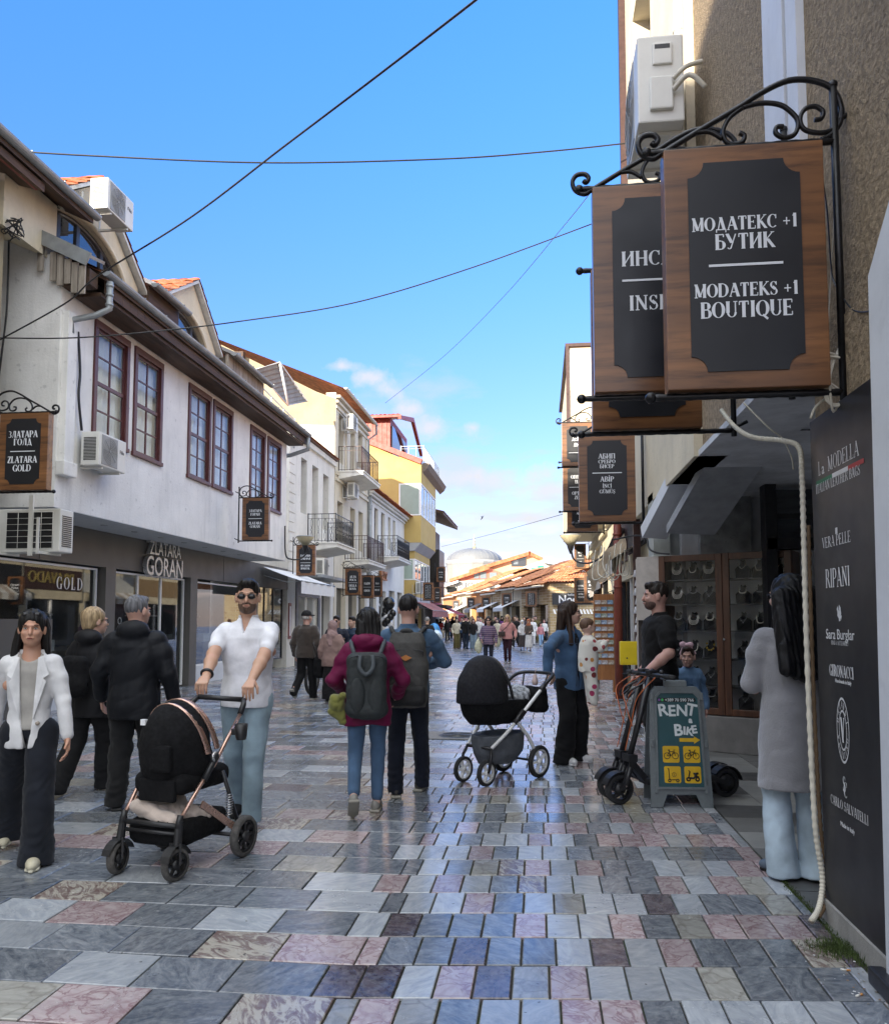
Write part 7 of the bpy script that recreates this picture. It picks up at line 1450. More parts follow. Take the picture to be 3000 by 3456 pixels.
        if K.get('beard'):
            B = Sdf(); B.ell(Hq((0, .030, -.060)), E((.0612, .0672, .062)), .01 * s, HMn); B.ell(Hq((0, .060, -.088)), E((.0295, .028, .0235)), .02 * s, HMn); B.ell(Hq((0, .099, -.0455)), E((.028, .0105, .006)), .006 * s, HMn)
            B.ell(Hq((0, .02, .01)), E((.09, .105, .050)), .01 * s, HMn, 1); B.ell(Hq((0, .108, -.063)), E((.022, .02, .010)), .005 * s, HMn, 1); B.ell(Hq((0, -.05, -.05)), E((.09, .055, .12)), .01 * s, HMn, 1)
            sdf_obj(B, 'beard', hairm, t, v * .55, color=tuple(a * .22 + b * .8 for a, b in zip(K['skin'], K['hairc'])))
    gl = K.get('glasses')
    if gl:
        zo, yo = {'sun': (.004, 0), 'top': (.100, -.045), 'clear': (.002, 0)}[gl]; mb = MB()
        for g in (-1, 1):
            if gl != 'clear': mb.ball((0, 0, 0), 1, 1, 12, 8, T=Matrix.Translation(Hq((g * .034, .100 + yo, zo - .004))) @ HM.to_4x4() @ Matrix.Diagonal((.0255 * s, .005 * s, .0185 * s, 1)))
            mb.tube([Hq((g * .034 + .0265 * math.cos(a), .103 + yo - (.008 if math.cos(a) * g > .5 else 0), zo - .003 + .0185 * math.sin(a))) for a in [i * math.pi / 7 for i in range(14)]], .0016 * s, 5, closed=True)
            mb.tube([Hq((g * .062, .094 + yo, zo + .006)), Hq((g * .080, .04 + yo, zo + .008)), Hq((g * .082, -.01 + yo, zo + .002))], .002 * s, 5)
        mb.tube([Hq((-.01, .108 + yo, zo + .004)), Hq((.01, .108 + yo, zo + .004))], .002 * s, 5); mb.build('glasses', [black_p, lens], t)
    # ---- hair or headwear
    hk = K['hair']; hv = v * (.62 if K['detail'] else 1); c = K['hairc']
    if hk:
        A = Sdf()
        if hk == 'short':
            A.ell(Hq((0, -.018, .036)), E((.0795, .0995, .0925)), .01, HMn); A.ell(Hq((0, .048, .090)), E((.055, .045, .030)), .02 * s, HMn); A.ell(Hq((0, .104, -.026)), E((.085, .075, .088)), .006 * s, HMn, 1); A.box(Hq((0, .03, -.085)), E((.12, .16, .06)), .01, .02 * s, HMn, 1); A.ell(Hq((.085, .03, -.02)), E((.02, .045, .05)), .006, HMn, 1); A.ell(Hq((-.085, .03, -.02)), E((.02, .045, .05)), .006, HMn, 1)
        elif hk in ('long', 'bob', 'blonde'):
            A.ell(Hq((0, -.022, .034)), E((.090, .108, .100)), .01, HMn); A.ell(Hq((0, .115, -.050)), E((.072, .095, .118)), .012 * s, HMn, 1); ln = K.get('hairlen', .35)
            hw = K.get('hairw', 1.0)
            for q in (-.06, -.03, 0, .03, .06):
                a = Hq((q * hw, -.075, 0)); b = Vector((a.x + q * .3 * hw * s, a.y - (.035 + K.get('hairback', .0)) * s, a.z - ln * s * (1 - abs(q) * 1.5))); A.cap(a, b, .046 * s * hw ** .5, .030 * s * hw ** .5, .03 * s)
            for g in (-1, 1):
                if K.get('hairfront', True): a = Hq((g * .078, -.02, -.02)); b = Vector((a.x + g * .03 * s, a.y + K.get('hairfy', .0) * s, a.z - ln * .62 * s)); A.cap(a, b, .030 * s, .024 * s, .02 * s)
        elif hk == 'cap':
            A.ell(Hq((0, -.014, .040)), E((.084, .104, .088)), .01, HMn); A.box(Hq((0, 0, -.04)), E((.15, .2, .07)), .01, .005, HMn, 1); A.ell(Hq((0, .105, .036)), E((.062, .07, .010)), .012 * s, HMn)
        elif hk == 'hijab':
            A.ell(Hq((0, -.010, .022)), E((.090, .112, .112)), .02, HMn); A.cap(Hq((0, -.01, -.05)), (neck + Vector((0, -.01, -.02))) * s, .082 * s, .13 * s, .05 * s); A.ell(Hq((0, .125, -.03)), E((.06, .07, .09)), .01, HMn, 1); A.cap((neck + Vector((0, -.07, 0))) * s, (neck + Vector((0, -.115, -.2))) * s, .09 * s, .05 * s, .04 * s)
        elif hk == 'sweep':
            A.ell(Hq((0, -.024, .036)), E((.092, .108, .100)), .01, HMn); A.ell(Hq((0, .105, -.050)), E((.075, .09, .115)), .012 * s, HMn, 1); A.ell(Hq((0, -.06, -.035)), E((.074, .055, .06)), .03 * s, HMn)
        elif hk == 'baby':
            A.ell(Hq((0, -.012, .032)), E((.079, .099, .090)), .01, HMn); A.ell(Hq((0, .09, -.04)), E((.10, .095, .105)), .012 * s, HMn, 1)
        sdf_obj(A, {'cap': 'cap', 'hijab': 'headscarf'}.get(hk, 'hair'), cloth if hk in ('cap', 'hijab') else hairm, t, hv, fold={'long': .005, 'bob': .005, 'hijab': .006}.get(hk, .0035), seed=5, color=c, fscale=1.6 if hk == 'hijab' else 2.6)
        if hk == 'cap' :
            A = Sdf(); A.ell(Hq((0, -.026, -.012)), E((.079, .094, .07)), .01, HMn); A.ell(Hq((0, .07, -.03)), E((.10, .11, .12)), .01, HMn, 1); A.box(Hq((0, 0, -.09)), E((.12, .2, .05)), .01, .01, HMn, 1); sdf_obj(A, 'hair', hairm, t, hv, color=(.35, .33, .31))
    # ---- upper clothing
    def torso(T, gr, hem, fl=0.0, ch=1.0, be=1.0, sleeve='long', sr=1.0, neckr=.07, ks=.03, flare=0.0, necktop=1.475):
        fl = fl * .72; rows = [(hem, .158 * be + fl + flare, .118 * be + fl + flare), (.93, .160 * be + fl, .122 * be + fl), (1.06, .138 * be + fl, .108 * be + fl), (1.20, .158 * (ch + be) / 2 + fl, .112 * (ch * .6 + be * .4) + fl), (1.33, .168 * ch + fl, .112 * ch + fl), (1.40, .150 * ch + fl, .092 * ch + fl), (1.435, .112 * ch + fl * .6, .074 + fl), (1.455, .078 + fl * .6, .064 + fl * .7), (necktop, .058 + fl, .056 + fl)]
        rows = [r for r in rows if r[0] >= hem]
        if rows[0][0] != hem: rows = [(hem, rows[0][1] + flare, rows[0][2] + flare)] + rows
        if hem > .93: rows = [(hem, .156 * be + fl, .12 * be + fl)] + [r for r in rows if r[0] > hem + .05]
        T.prof([(z * s, a * s, b * s, lx * (z - z_h) * s, (ly * (z - z_h) - .002) * s) for z, a, b in rows], ks * s)
        for i, (a, e, w) in enumerate(arms):
            r = (.047 * ch + fl * .55) * sr; T.cap((a + Vector(((.035, -.035)[i], 0, -.022))) * s, a.lerp(e, .4) * s, r * .98 * s, r * s, .03 * s)
            if sleeve == 'short': T.cap((a + Vector(((.02, -.02)[i], 0, -.02))) * s, a.lerp(e, .72) * s, r * .98 * s, r * .98 * s, .03 * s)
            else:
                T.cap((a + Vector(((.02, -.02)[i], 0, -.02))) * s, e * s, r * .98 * s, r * .92 * s, .03 * s); wr = e.lerp(w, .93 if sleeve == 'long' else .8); T.cap(e * s, wr * s, r * .92 * s, r * .74 * s, .02 * s)
    tp = K['top']
    if tp:
        inner = tp.get('inner')
        if inner: I = Sdf(); torso(I, 0, inner.get('hem', .90), .001, K['chest'] * .98, K['belly'] * .98, 'short', .8, ks=.02, necktop=1.458); I.cap(Tp((0, .05, 1.47)) * s, Tp((0, .14, 1.56)) * s, .075 * s, .07 * s, .01 * s, 1); sdf_obj(I, 'undershirt', cloth, t, v * 1.2, fold=.002, seed=3, color=inner['c'])
        U = Sdf(); torso(U, 0, tp.get('hem', .86), tp.get('fl', .008), K['chest'], K['belly'], tp.get('sleeve', 'long'), tp.get('sr', 1.0), flare=tp.get('flare', 0), necktop=tp.get('nt', 1.475))
        if tp.get('open'): z0_, w0_, z1_, w1_ = tp['open']; U.vee(0, z0_ * s, w0_ * s, z1_ * s, w1_ * s, 0)
        else: U.cap(Tp((0, .04, 1.50)) * s, Tp((0, .14, 1.60)) * s, .058 * s, .06 * s, .01 * s, 1)
        if tp.get('hood'): U.ell(Tp((0, -.085, 1.47)) * s, (.125 * s, .085 * s, .075 * s), .03 * s); U.ell(Tp((0, .01, 1.53)) * s, (.085 * s, .075 * s, .08 * s), .02 * s, None, 1)
        sdf_obj(U, tp.get('name', 'top'), tp.get('m', cloth), t, v, [], tp.get('fold', .005) * 1.25, int(abs(x) * 100) % 97, tp['c'])
        if tp.get('collar'):
            Q = Sdf(); ch = tp.get('cr', 1.0)
            Q.prof([(1.428 * s, .088 * s * ch, .078 * s * ch, neck.x * s, neck.y * s - .0), (1.462 * s, .074 * s * ch, .070 * s * ch, neck.x * s, neck.y * s), (1.50 * s, .068 * s * ch, .066 * s * ch, neck.x * s, neck.y * s)], .01); Q.prof([(1.40 * s, .066 * s * ch, .062 * s * ch, neck.x * s, neck.y * s + .004), (1.56 * s, .056 * s * ch, .056 * s * ch, neck.x * s, neck.y * s + .008)], .004, 1); Q.vee(0, 1.36 * s, .004 * s, 1.54 * s, .05 * s, 0)
            sdf_obj(Q, 'collar', tp.get('m', cloth), t, v * .7, color=tp.get('cc', tp['c']))
    bt = K['bottom']
    if bt:
        L_ = Sdf(); st = bt.get('style', 'straight'); r0, r1, r2 = {'slim': (.088, .060, .046), 'straight': (.094, .068, .060), 'wide': (.100, .088, .108), 'loose': (.100, .080, .070)}[st]; be = K['belly']; wf = bt.get('w', 1.0)
        L_.prof([(.86 * s, .145 * s * be, .102 * s * be, 0, 0), (.93 * s, .146 * s * be, .104 * s * be, 0, 0), (1.0 * s, .128 * s * be, .094 * s * be, 0, 0)], .03 * s)
        for i, (a, kn, an) in enumerate(legs):
            up = bt.get('up', 0.0); e = an.lerp(kn, up) + Vector((0, 0, 0 if up else (-.11 if st == 'wide' else -.07))); L_.cap((a + Vector((0, 0, -.03))) * s, kn * s, r0 * s * wf, r1 * s * wf, .03 * s); L_.cap(kn * s, e * s, r1 * s * wf, r2 * s * wf, .02 * s)
            L_.box((feet[i][0] + Vector((0, 0, -.155))) * s, (.3 * s, .3 * s, .195 * s if st != 'wide' else .175 * s), .01, .006, None, 1)
        if bt.get('skirt'): L_.p = []; L_.prof([(bt['skirt'] * s, .21 * s, .17 * s, 0, 0), (.6 * s, .19 * s, .15 * s, 0, 0), (.93 * s, .16 * s, .118 * s, 0, 0), (1.0 * s, .14 * s, .105 * s, 0, 0)], .02)
        sdf_obj(L_, 'skirt' if bt.get('skirt') else 'trousers', bt.get('m', cloth), t, v, [], bt.get('fold', .0045), 11 + int(abs(y) * 50) % 83, bt['c'], 1.1)
    # ---- shoes
    for i, (p, yaw, pit, an) in enumerate(feet):
        Ry = Matrix.Rotation(R_(yaw), 3, 'Z') @ Matrix.Rotation(R_(pit), 3, 'X'); Rn = np.array(Ry); ball = p + Vector((0, .1, 0)); q = lambda a, b, c_: ((ball if pit else p + Vector((0, .1, 0))) + Ry @ Vector((a, b - .1, c_))) * s
        if pit: ball = an + Ry @ Vector((0, .12, -.085)) ; 
        Z = Sdf(); Z.ell(q(0, .085, .040), tuple(k_ * s for k_ in (.046, .105, .042)), .03 * s, Rn); Z.ell(q(0, -.025, .05), tuple(k_ * s for k_ in (.040, .055, .052)), .03 * s, Rn); Z.box(q(0, .05, -.05), tuple(k_ * s for k_ in (.2, .3, .052)), .01, .003, Rn, 1)
        o = sdf_obj(Z, 'shoe', leather, t, v * .8, color=K['shoes'][0])
        if o is not None and K['detail']:
            Z = Sdf(); Z.box(q(0, .048, .012), tuple(k_ * s for k_ in (.046, .138, .013)), .012 * s, .01, Rn); Z.ell(q(0, .16, .0), tuple(k_ * s for k_ in (.055, .06, .08)), .02, Rn, 0) if False else None
            Z.box(q(.07, .2, .0), tuple(k_ * s for k_ in (.05, .05, .06)), .02, .02, Rn, 1); Z.box(q(-.07, .2, .0), tuple(k_ * s for k_ in (.05, .05, .06)), .02, .02, Rn, 1); sdf_obj(Z, 'sole', leather, o, v * .7, color=K['shoes'][1])
    t['_s'] = s; return t, dict(arms=arms, s=s, sh=sh, Hq=Hq, Tp=Tp)
# ================================================================ people in the foreground
AX = lambda px, Y: aty(px, 2100, Y)[0]
ZP = lambda py, Y: CAMH - (py - 2093.5) / 2700 * Y * 1.0
def PW3(px, py, Y): a = aty(px, py, Y); return (a[0], Y, a[1], 1)
navy_jean = (.012, .014, .022)
# woman in a white blazer
bz, _ = person('woman in an open white blazer at the left edge, sunglasses on her hair', AX(112, 4.78), 4.78, 203, 1.55, vox=.008, shoulders=.93, chest=.88, belly=.82,
    feet=(((-.10, .16, 0), 4, 0), ((.20, -.40, .04), 0, -32)), hands=[(-.27, .10, .84), (.25, -.12, .88)], head=(4, 0, 0), skin=(.50, .28, .19), lipc=(.20, .04, .035), hair='long', hairlen=.34, hairc=(.008, .007, .007), glasses='top',
    top=dict(c=(.66, .655, .66), hem=.80, fl=.020, sr=1.05, open=(.78, .018, 1.50, .092), inner=dict(c=(.38, .36, .33), hem=.92), flare=.012, fold=.003, name='blazer', collar=False), bottom=dict(c=(.010, .012, .018), style='wide', m=denim, w=1.02), shoes=((.50, .46, .34), (.60, .57, .45)))
s_ = 1.55 / 1.75; mb = MB()
for g in (-1, 1):
    pts = [(g * .086, .080, 1.44), (g * .135, .108, 1.31), (g * .100, .126, 1.285), (g * .120, .126, 1.262), (g * .045, .126, 1.0), (g * .04, .120, 1.01), (g * .060, .098, 1.43)]
    mb.add([Vector(p) * s_ for p in pts] + [(Vector(p) + Vector((0, -.012, 0))) * s_ for p in pts], [tuple(range(7)), tuple(range(7, 14))[::-1]] + [(i, (i + 1) % 7, (i + 1) % 7 + 7, i + 7) for i in range(7)])
o = mb.build('lapel', cloth, bz); o.color = (.68, .675, .68, 1)
mb = MB(); mb.cyl(Vector((-.075, .118, .97)) * s_, Vector((-.075, .132, .97)) * s_, .013, n=10); mb.build('button', mat('horn_button', (.35, .3, .25), .4), bz)
# man in a white polo pushing a stroller
HB0, HB1 = PW3(668, 2352, 5.20), PW3(822, 2362, 5.26)
pm, _ = person('man in a white polo shirt, sunglasses and pale jeans pushing the black and gold stroller', AX(838, 5.82), 5.82, 185, 1.80, vox=.0085, shoulders=1.06, chest=1.12, belly=1.12, armw=1.15,
    feet=(((-.07, .10, 0), 6, 0), ((.11, -.26, .0), -6, -26)), hands=[(HB1[0], HB1[1] + .075, HB1[2] + .062, 1), (HB0[0], HB0[1] + .075, HB0[2] + .062, 1)], elbow=[(-.7, -1, -.1), (.7, -1, -.1)],
    gripn=[((0, 1, -.45), (0, -.4, -1), 1.0, 1), ((0, 1, -.45), (0, -.4, -1), 1.0, 1)], head=(10, -2, 0), skin=(.54, .33, .23), hair='short', hairc=(.012, .010, .009), beard=True, glasses='sun',
    top=dict(c=(.76, .76, .80), hem=.84, fl=.010, sleeve='short', sr=.92, fold=.0022, name='polo_shirt', collar=True, cc=(.62, .61, .62), open=(1.36, .001, 1.50, .045)), bottom=dict(c=(.26, .35, .41), style='straight', m=denim, w=1.06, fold=.003), shoes=((.015, .015, .016), (.45, .45, .45)))
mb = MB(); a = _['arms'][1]; w = a[1].lerp(a[2], .86) * _['s']; d = (a[2] - a[1]).normalized(); mb.tube([w + (d.orthogonal().normalized() * math.cos(q) + d.cross(d.orthogonal().normalized()) * math.sin(q)) * .036 for q in [i * math.pi / 8 for i in range(16)]], .012, 6, closed=True); mb.build('wristwatch', black_p, pm)
# couple from behind on the left
person('blonde woman in a black coat seen from behind beside the grey haired man', AX(318, 6.75), 6.75, -5, 1.60, vox=.0095, feet=(((-.10, -.34, .03), 0, -42), ((.10, .14, 0), 0, 0)), head=(-34, 0, 0), skin=(.55, .36, .28), hair='sweep', hairc=(.36, .26, .15), glasses='clear',
    top=dict(c=(.008, .008, .010), hem=.72, fl=.028, flare=.01, sr=1.08, m=nylon, hood=True, name='coat', fold=.004), bottom=dict(c=(.008, .008, .009), style='wide', w=.95), shoes=((.02, .02, .02), (.55, .50, .40)), belly=1.05)
person('grey haired man in a black hooded jacket seen from behind near the stroller', AX(462, 6.2), 6.2, 12, 1.69, vox=.009, shoulders=1.08, chest=1.12, belly=1.12, feet=(((-.12, -.05, 0), 12, 0), ((.13, .16, 0), -10, 0)), head=(-30, 0, 0), skin=(.52, .32, .25), hair='short', hairc=(.13, .13, .14), hands=[(-.30, .10, .90), (.30, .08, .88)],
    top=dict(c=(.007, .008, .011), hem=.74, fl=.032, sr=1.1, m=nylon, hood=True, name='jacket', fold=.005), bottom=dict(c=(.012, .012, .013), style='loose', m=denim, fold=.007), shoes=((.015, .015, .016), (.03, .03, .03)))
# couple with backpacks
p9, i9 = person('woman with dark hair in a maroon jacket and blue jeans walking away with a backpack', AX(1243, 6.3), 6.3, 10, 1.585, vox=.0085, shoulders=1.02, chest=1.04, belly=1.08, feet=(((-.10, -.30, .02), 6, -42), ((.085, .02, 0), -6, 0)), head=(4, 4, 0), hair='bob', hairlen=.16, hairc=(.010, .009, .009), hairfront=False, hands=[(-.22, .22, 1.0), (.25, .20, .98)], elbow=[(-.8, -1, -.2), (.8, -1, -.2)], skin=(.55, .36, .29),
    top=dict(c=(.13, .006, .045), hem=.76, fl=.020, sr=1.06, m=nylon, hood=True, name='jacket', fold=.006, flare=.008), bottom=dict(c=(.060, .11, .19), style='slim', m=denim, up=.12, w=1.0, fold=.003), shoes=((.25, .24, .22), (.30, .28, .24)))
p10, i10 = person('man in a denim jacket and dark jeans walking away with a large grey backpack', AX(1378, 6.9), 6.9, 6, 1.715, vox=.0088, shoulders=1.12, chest=1.12, belly=1.05, feet=(((-.105, -.05, 0), 4, 0), ((.12, .22, 0), -14, 0)), head=(-3, 3, 0), hair='short', hairc=(.012, .010, .010), hands=[(-.2, .30, 1.12), (.16, .33, 1.13)], elbow=[(-.9, -.8, -.3), (1, -.7, -.3)], skin=(.52, .32, .25),
    top=dict(c=(.065, .12, .20), hem=.86, fl=.018, sr=1.0, m=denim, name='denim_jacket', fold=.005, collar=True, cr=1.08), bottom=dict(c=(.010, .013, .024), style='straight', m=denim), shoes=((.07, .065, .06), (.38, .36, .30)))
# mother with a baby
pj, ij = person('long haired woman in a denim jacket holding a baby and a pram handle', AX(1918, 8.68), 8.68, -128, 1.69, vox=.0088, shoulders=1.0, chest=1.0, belly=1.02, feet=(((-.13, .02, 0), 12, 0), ((.13, .02, 0), -22, 0)), head=(38, 4, 0), hair='long', hairlen=.50, hairback=.05, hairw=1.25, hairc=(.030, .018, .013), glasses='clear', skin=(.55, .36, .28), hairfy=.05,
    hands=[(-.02, .27, 1.18), (AX(1845, 8.4), 8.36, .975, 1)], elbow=[(-.6, -.6, -1), (1.0, .3, -.2)], gripn=[None, ((-.3, .6, -.6), (0, -.2, -1), .9, 1)],
    top=dict(c=(.060, .12, .22), hem=.80, fl=.024, sr=1.02, m=denim, name='denim_jacket', fold=.005, collar=True, cr=1.1, open=(.78, .02, 1.50, .055), inner=dict(c=(.008, .008, .008), hem=.88)), bottom=dict(c=(.007, .007, .008), style='wide', fold=.006), shoes=((.62, .62, .62), (.68, .68, .68)))
# baby in a spotted suit
bx_, by_ = AX(1983, 8.42), 8.42; t = thing('baby', 'baby in a white suit with coloured spots held against the denim jacket', 'baby', (bx_, by_, 0), R_(-75))
Q = Sdf(); bs = lambda x, y, z: (x, y, z); Q.ell((0, 0, 1.44), (.062, .075, .074), .01); Q.ell((0, .035, 1.405), (.045, .045, .04), .02); Q.ell((0, .078, 1.425), (.010, .012, .010), .01)
for g in (-1, 1): Q.ell((g * .062, 0, 1.43), (.01, .016, .022), .006); Q.cap((g * .03, .04, 1.40), (g * .02, .045, 1.395), .02, .02, .01)
Q.cap((0, 0, 1.40), (0, 0, 1.32), .035, .04, .02); Q.cap((0, 0, 1.30), (0, 0, 1.05), .06, .06, .02)
for g in (-1, 1): Q.cap((g * .06, .02, 1.29), (g * .09, .11, 1.22), .026, .022, .01); Q.cap((g * .09, .11, 1.22), (g * .06, .17, 1.27), .02, .016, .01); Q.ell((g * .055, .19, 1.285), (.018, .022, .018), .01); Q.cap((g * .04, .02, 1.05), (g * .05, .05, .75), .04, .03, .01)
sdf_obj(Q, 'body', skin, t, .006, color=(.62, .42, .34)); 
A = Sdf(); A.ell((0, -.008, 1.455), (.066, .080, .070), .01); A.ell((0, .075, 1.40), (.09, .075, .085), .01, None, 1); sdf_obj(A, 'hair', hairm, t, .006, color=(.12, .07, .045))
mb = MB()
for g in (-1, 1): mb.ball((g * .024, .068, 1.437), .0075, 1, 8, 6)
mb.build('eyes', [eye_w, eye_d], t)
U = Sdf(); U.prof([(.98, .10, .09, 0, 0), (1.1, .105, .095, 0, .0), (1.25, .095, .085, 0, 0), (1.31, .075, .065, 0, 0), (1.335, .045, .045, 0, 0)], .03)
for g in (-1, 1): U.cap((g * .07, .02, 1.28), (g * .10, .10, 1.21), .042, .036, .02); U.cap((g * .10, .10, 1.21), (g * .065, .155, 1.26), .036, .03, .01); U.cap((g * .05, .01, 1.02), (g * .055, .03, .82), .058, .05, .02); U.cap((g * .055, .03, .82), (g * .05, .04, .67), .046, .036, .02)
m, nt, b = nt_mat('spotted_fleece'); tcn = N(nt, 'ShaderNodeTexCoord'); vo = N(nt, 'ShaderNodeTexVoronoi', {'Vector': tcn.outputs['Object'], 'Scale': 11.0, 'Randomness': .55}); dcol = ramp(nt, N(nt, 'ShaderNodeSeparateColor', {0: vo.outputs['Color']}).outputs[0], [(0, (.35, .03, .10)), (.3, (.16, .02, .02)), (.6, (.55, .25, .05)), (.85, (.3, .04, .05))], 'CONSTANT')
nt.links.new(mixc(nt, ramp(nt, vo.outputs['Distance'], [(.30, 1), (.33, 0)]), (.66, .64, .58), dcol), b.inputs['Base Color']); b.inputs['Roughness'].default_value = .95; b.inputs['Sheen Weight'].default_value = .4
sdf_obj(U, 'sleep_suit', m, t, .008, fold=.005)
# man in black, girl, woman in grey coat
pb, ib = person('tall man in a black T shirt looking left beside the jewellery cabinet', AX(2222, 7.95), 7.95, 98, 1.86, vox=.0088, shoulders=1.1, chest=1.18, belly=1.16, armw=1.25, feet=(((-.12, .03, 0), 5, 0), ((.12, -.02, 0), -5, 0)), head=(-4, 0, 0), skin=(.50, .30, .25), hair='short', hairc=(.018, .013, .011), beard=True, hands=[(-.29, .20, .96), (.28, .08, .95)], elbow=[(-.4, -1, 0), (.4, -1, 0)],
    top=dict(c=(.006, .006, .007), hem=.86, fl=.014, sleeve='short', sr=1.12, fold=.005, name='t_shirt'), bottom=dict(c=(.009, .009, .010), style='loose'), shoes=((.02, .02, .02), (.3, .3, .3)))
pg, ig = person('little girl with a pink bow peering over the board beside the man in black', AX(2318, 8.45), 8.45, 176, 1.21, vox=.0075, hsc=1.28, shoulders=.9, head=(-14, 0, 0), skin=(.52, .33, .27), hair='short', hairc=(.035, .022, .016), browc=(.28, .17, .13),
    top=dict(c=(.14, .25, .42), hem=.86, fl=.02, m=denim, name='shirt', collar=True, cc=(.5, .25, .27)), bottom=dict(c=(.02, .02, .03), style='slim'), shoes=((.3, .3, .3), (.5, .5, .5)))
Hq = ig['Hq']; Q = Sdf()
for g in (-1, 1): Q.ell(Hq((g * .040 + .01, .01, .140)), (.034, .016, .026), .008)
Q.ell(Hq((.01, .015, .135)), (.012, .016, .014), .006); Q.cap(Hq((.085, -.01, .03)), Hq((.045, .0, .115)), .009, .009, .01); Q.cap(Hq((-.08, -.01, .04)), Hq((-.03, .0, .122)), .009, .009, .01); sdf_obj(Q, 'bow', cloth, pg, .005, fold=.002, color=(.62, .42, .48))
pc_, ic = person('woman in a long pale grey coat with very long black hair at the shop entrance', AX(2665, 5.0), 5.0, 8, 1.76, vox=.0085, shoulders=1.0, chest=.98, belly=.98, feet=(((-.09, 0, 0), 55, 0), ((.09, -.04, 0), 40, 0)), head=(18, 2, 0), hair='long', hairlen=.46, hairw=1.7, hairback=.06, hairc=(.006, .006, .007), hairfront=True, hands=[(-.12, .30, 1.10), (.2, .22, .95)], elbow=[(-.5, -.9, -.5), (1, -.6, -.3)], skin=(.5, .34, .28), glasses='clear',
    top=dict(c=(.24, .24, .255), hem=.52, fl=.034, flare=.022, sr=1.0, m=knit, name='coat', fold=.0022), bottom=dict(c=(.42, .52, .60), style='wide', m=denim, fold=.003, w=.82), shoes=((.10, .13, .17), (.012, .012, .012)))
# older pair further along
po, io = person('old man in a brown jumper and dark cap walking away past the old terrace house', AX(1035, 14.8), 14.8, -8, 1.67, vox=.013, chest=1.14, belly=1.18, shoulders=1.05, feet=(((-.12, -.28, .06), 0, -48), ((.10, .16, 0), 0, 0)), head=(-20, 0, 0), hair='cap', hairc=(.012, .012, .013), skin=(.5, .3, .24), detail=True,
    top=dict(c=(.045, .034, .028), hem=.84, fl=.026, sr=1.2, m=knit, name='jumper'), bottom=dict(c=(.008, .008, .009), style='loose'), shoes=((.08, .08, .09), (.4, .38, .34)))
person('woman in a dusty pink headscarf and mauve top walking beside the old man', AX(1122, 14.6), 14.6, -5, 1.475, vox=.013, chest=1.1, belly=1.22, hair='hijab', hairc=(.30, .20, .19), skin=(.5, .33, .27), top=dict(c=(.25, .165, .145), hem=.78, fl=.03, sr=1.2, name='tunic'), bottom=dict(c=(.010, .009, .010), skirt=.06), shoes=((.03, .03, .03), (.03, .03, .03)))
person('man with dark sunglasses and navy jacket facing the street behind the headscarf woman', AX(1136, 17.0), 17.0, 178, 1.585, vox=.014, hair='short', hairc=(.012, .01, .01), skin=(.42, .25, .19), glasses='sun', top=dict(c=(.012, .016, .030), hem=.82, fl=.02, m=nylon, name='jacket'), bottom=dict(c=(.02, .02, .03)), shoulders=1.2)
person('man in a blue jacket half hidden to the left of the maroon jacket', AX(1190, 17.4), 17.4, 150, 1.57, vox=.014, hair='short', hairc=(.015, .012, .01), skin=(.5, .32, .25), top=dict(c=(.02, .035, .065), hem=.82, fl=.02, m=nylon, name='jacket'), bottom=dict(c=(.02, .02, .03)), shoulders=1.15)
person('heavy man in a dark waistcoat walking away near the yellow house awning', AX(1442, 27), 27, 5, 1.60, vox=.016, detail=False, chest=1.2, belly=1.3, hair='short', hairc=(.25, .24, .23), top=dict(c=(.012, .012, .014), hem=.8, fl=.02, name='waistcoat'), bottom=dict(c=(.02, .02, .02)))
# two women nearest in the crowd
pk, _ = person('blonde woman in a pink jumper and plum trousers walking towards the viewer', AX(1712, 28.9), 28.9, 176, 1.69, vox=.014, hair='long', hairlen=.24, hairc=(.42, .30, .17), skin=(.58, .37, .30), glasses='sun', chest=1.08, belly=1.12, feet=(((-.08, .06, 0), 0, 0), ((.07, -.05, 0), 0, 0)), hands=[(-.3, .0, .95), (.25, .12, .95)],
    top=dict(c=(.52, .25, .24), hem=.86, fl=.018, sr=1.15, name='jumper', m=knit), bottom=dict(c=(.030, .010, .018), style='slim', w=1.12), shoes=((.05, .05, .05), (.6, .6, .6)))
pp, _ = person('dark haired woman in a blue checked shirt behind the pram hood', AX(1648, 24.5), 24.5, 180, 1.60, vox=.014, hair='long', hairlen=.22, hairc=(.012, .01, .012), skin=(.5, .31, .24), glasses='sun', chest=1.06, belly=1.1, hands=[(-.26, .1, .9), (.22, .2, 1.0)], top=dict(c=(.06, .065, .13), hem=.84, fl=.018, sr=1.1, name='checked_shirt'), bottom=dict(c=(.015, .018, .03), style='slim'))
m, nt, b = nt_mat('checked_cotton'); tcn = N(nt, 'ShaderNodeTexCoord'); w1 = N(nt, 'ShaderNodeTexWave', {'Vector': tcn.outputs['Object'], 'Scale': 5.0}, bands_direction='X'); w2 = N(nt, 'ShaderNodeTexWave', {'Vector': tcn.outputs['Object'], 'Scale': 5.0}, bands_direction='Z')
nt.links.new(mixc(nt, ramp(nt, w1.outputs[0], [(.5, 0), (.7, .6)]), mixc(nt, ramp(nt, w2.outputs[0], [(.5, 0), (.7, .6)]), (.03, .035, .09), (.28, .22, .28)), (.22, .10, .14)), b.inputs['Base Color']); b.inputs['Roughness'].default_value = .9
for c in pp.children:
    if c.name.startswith('checked'): c.data.materials[0] = m
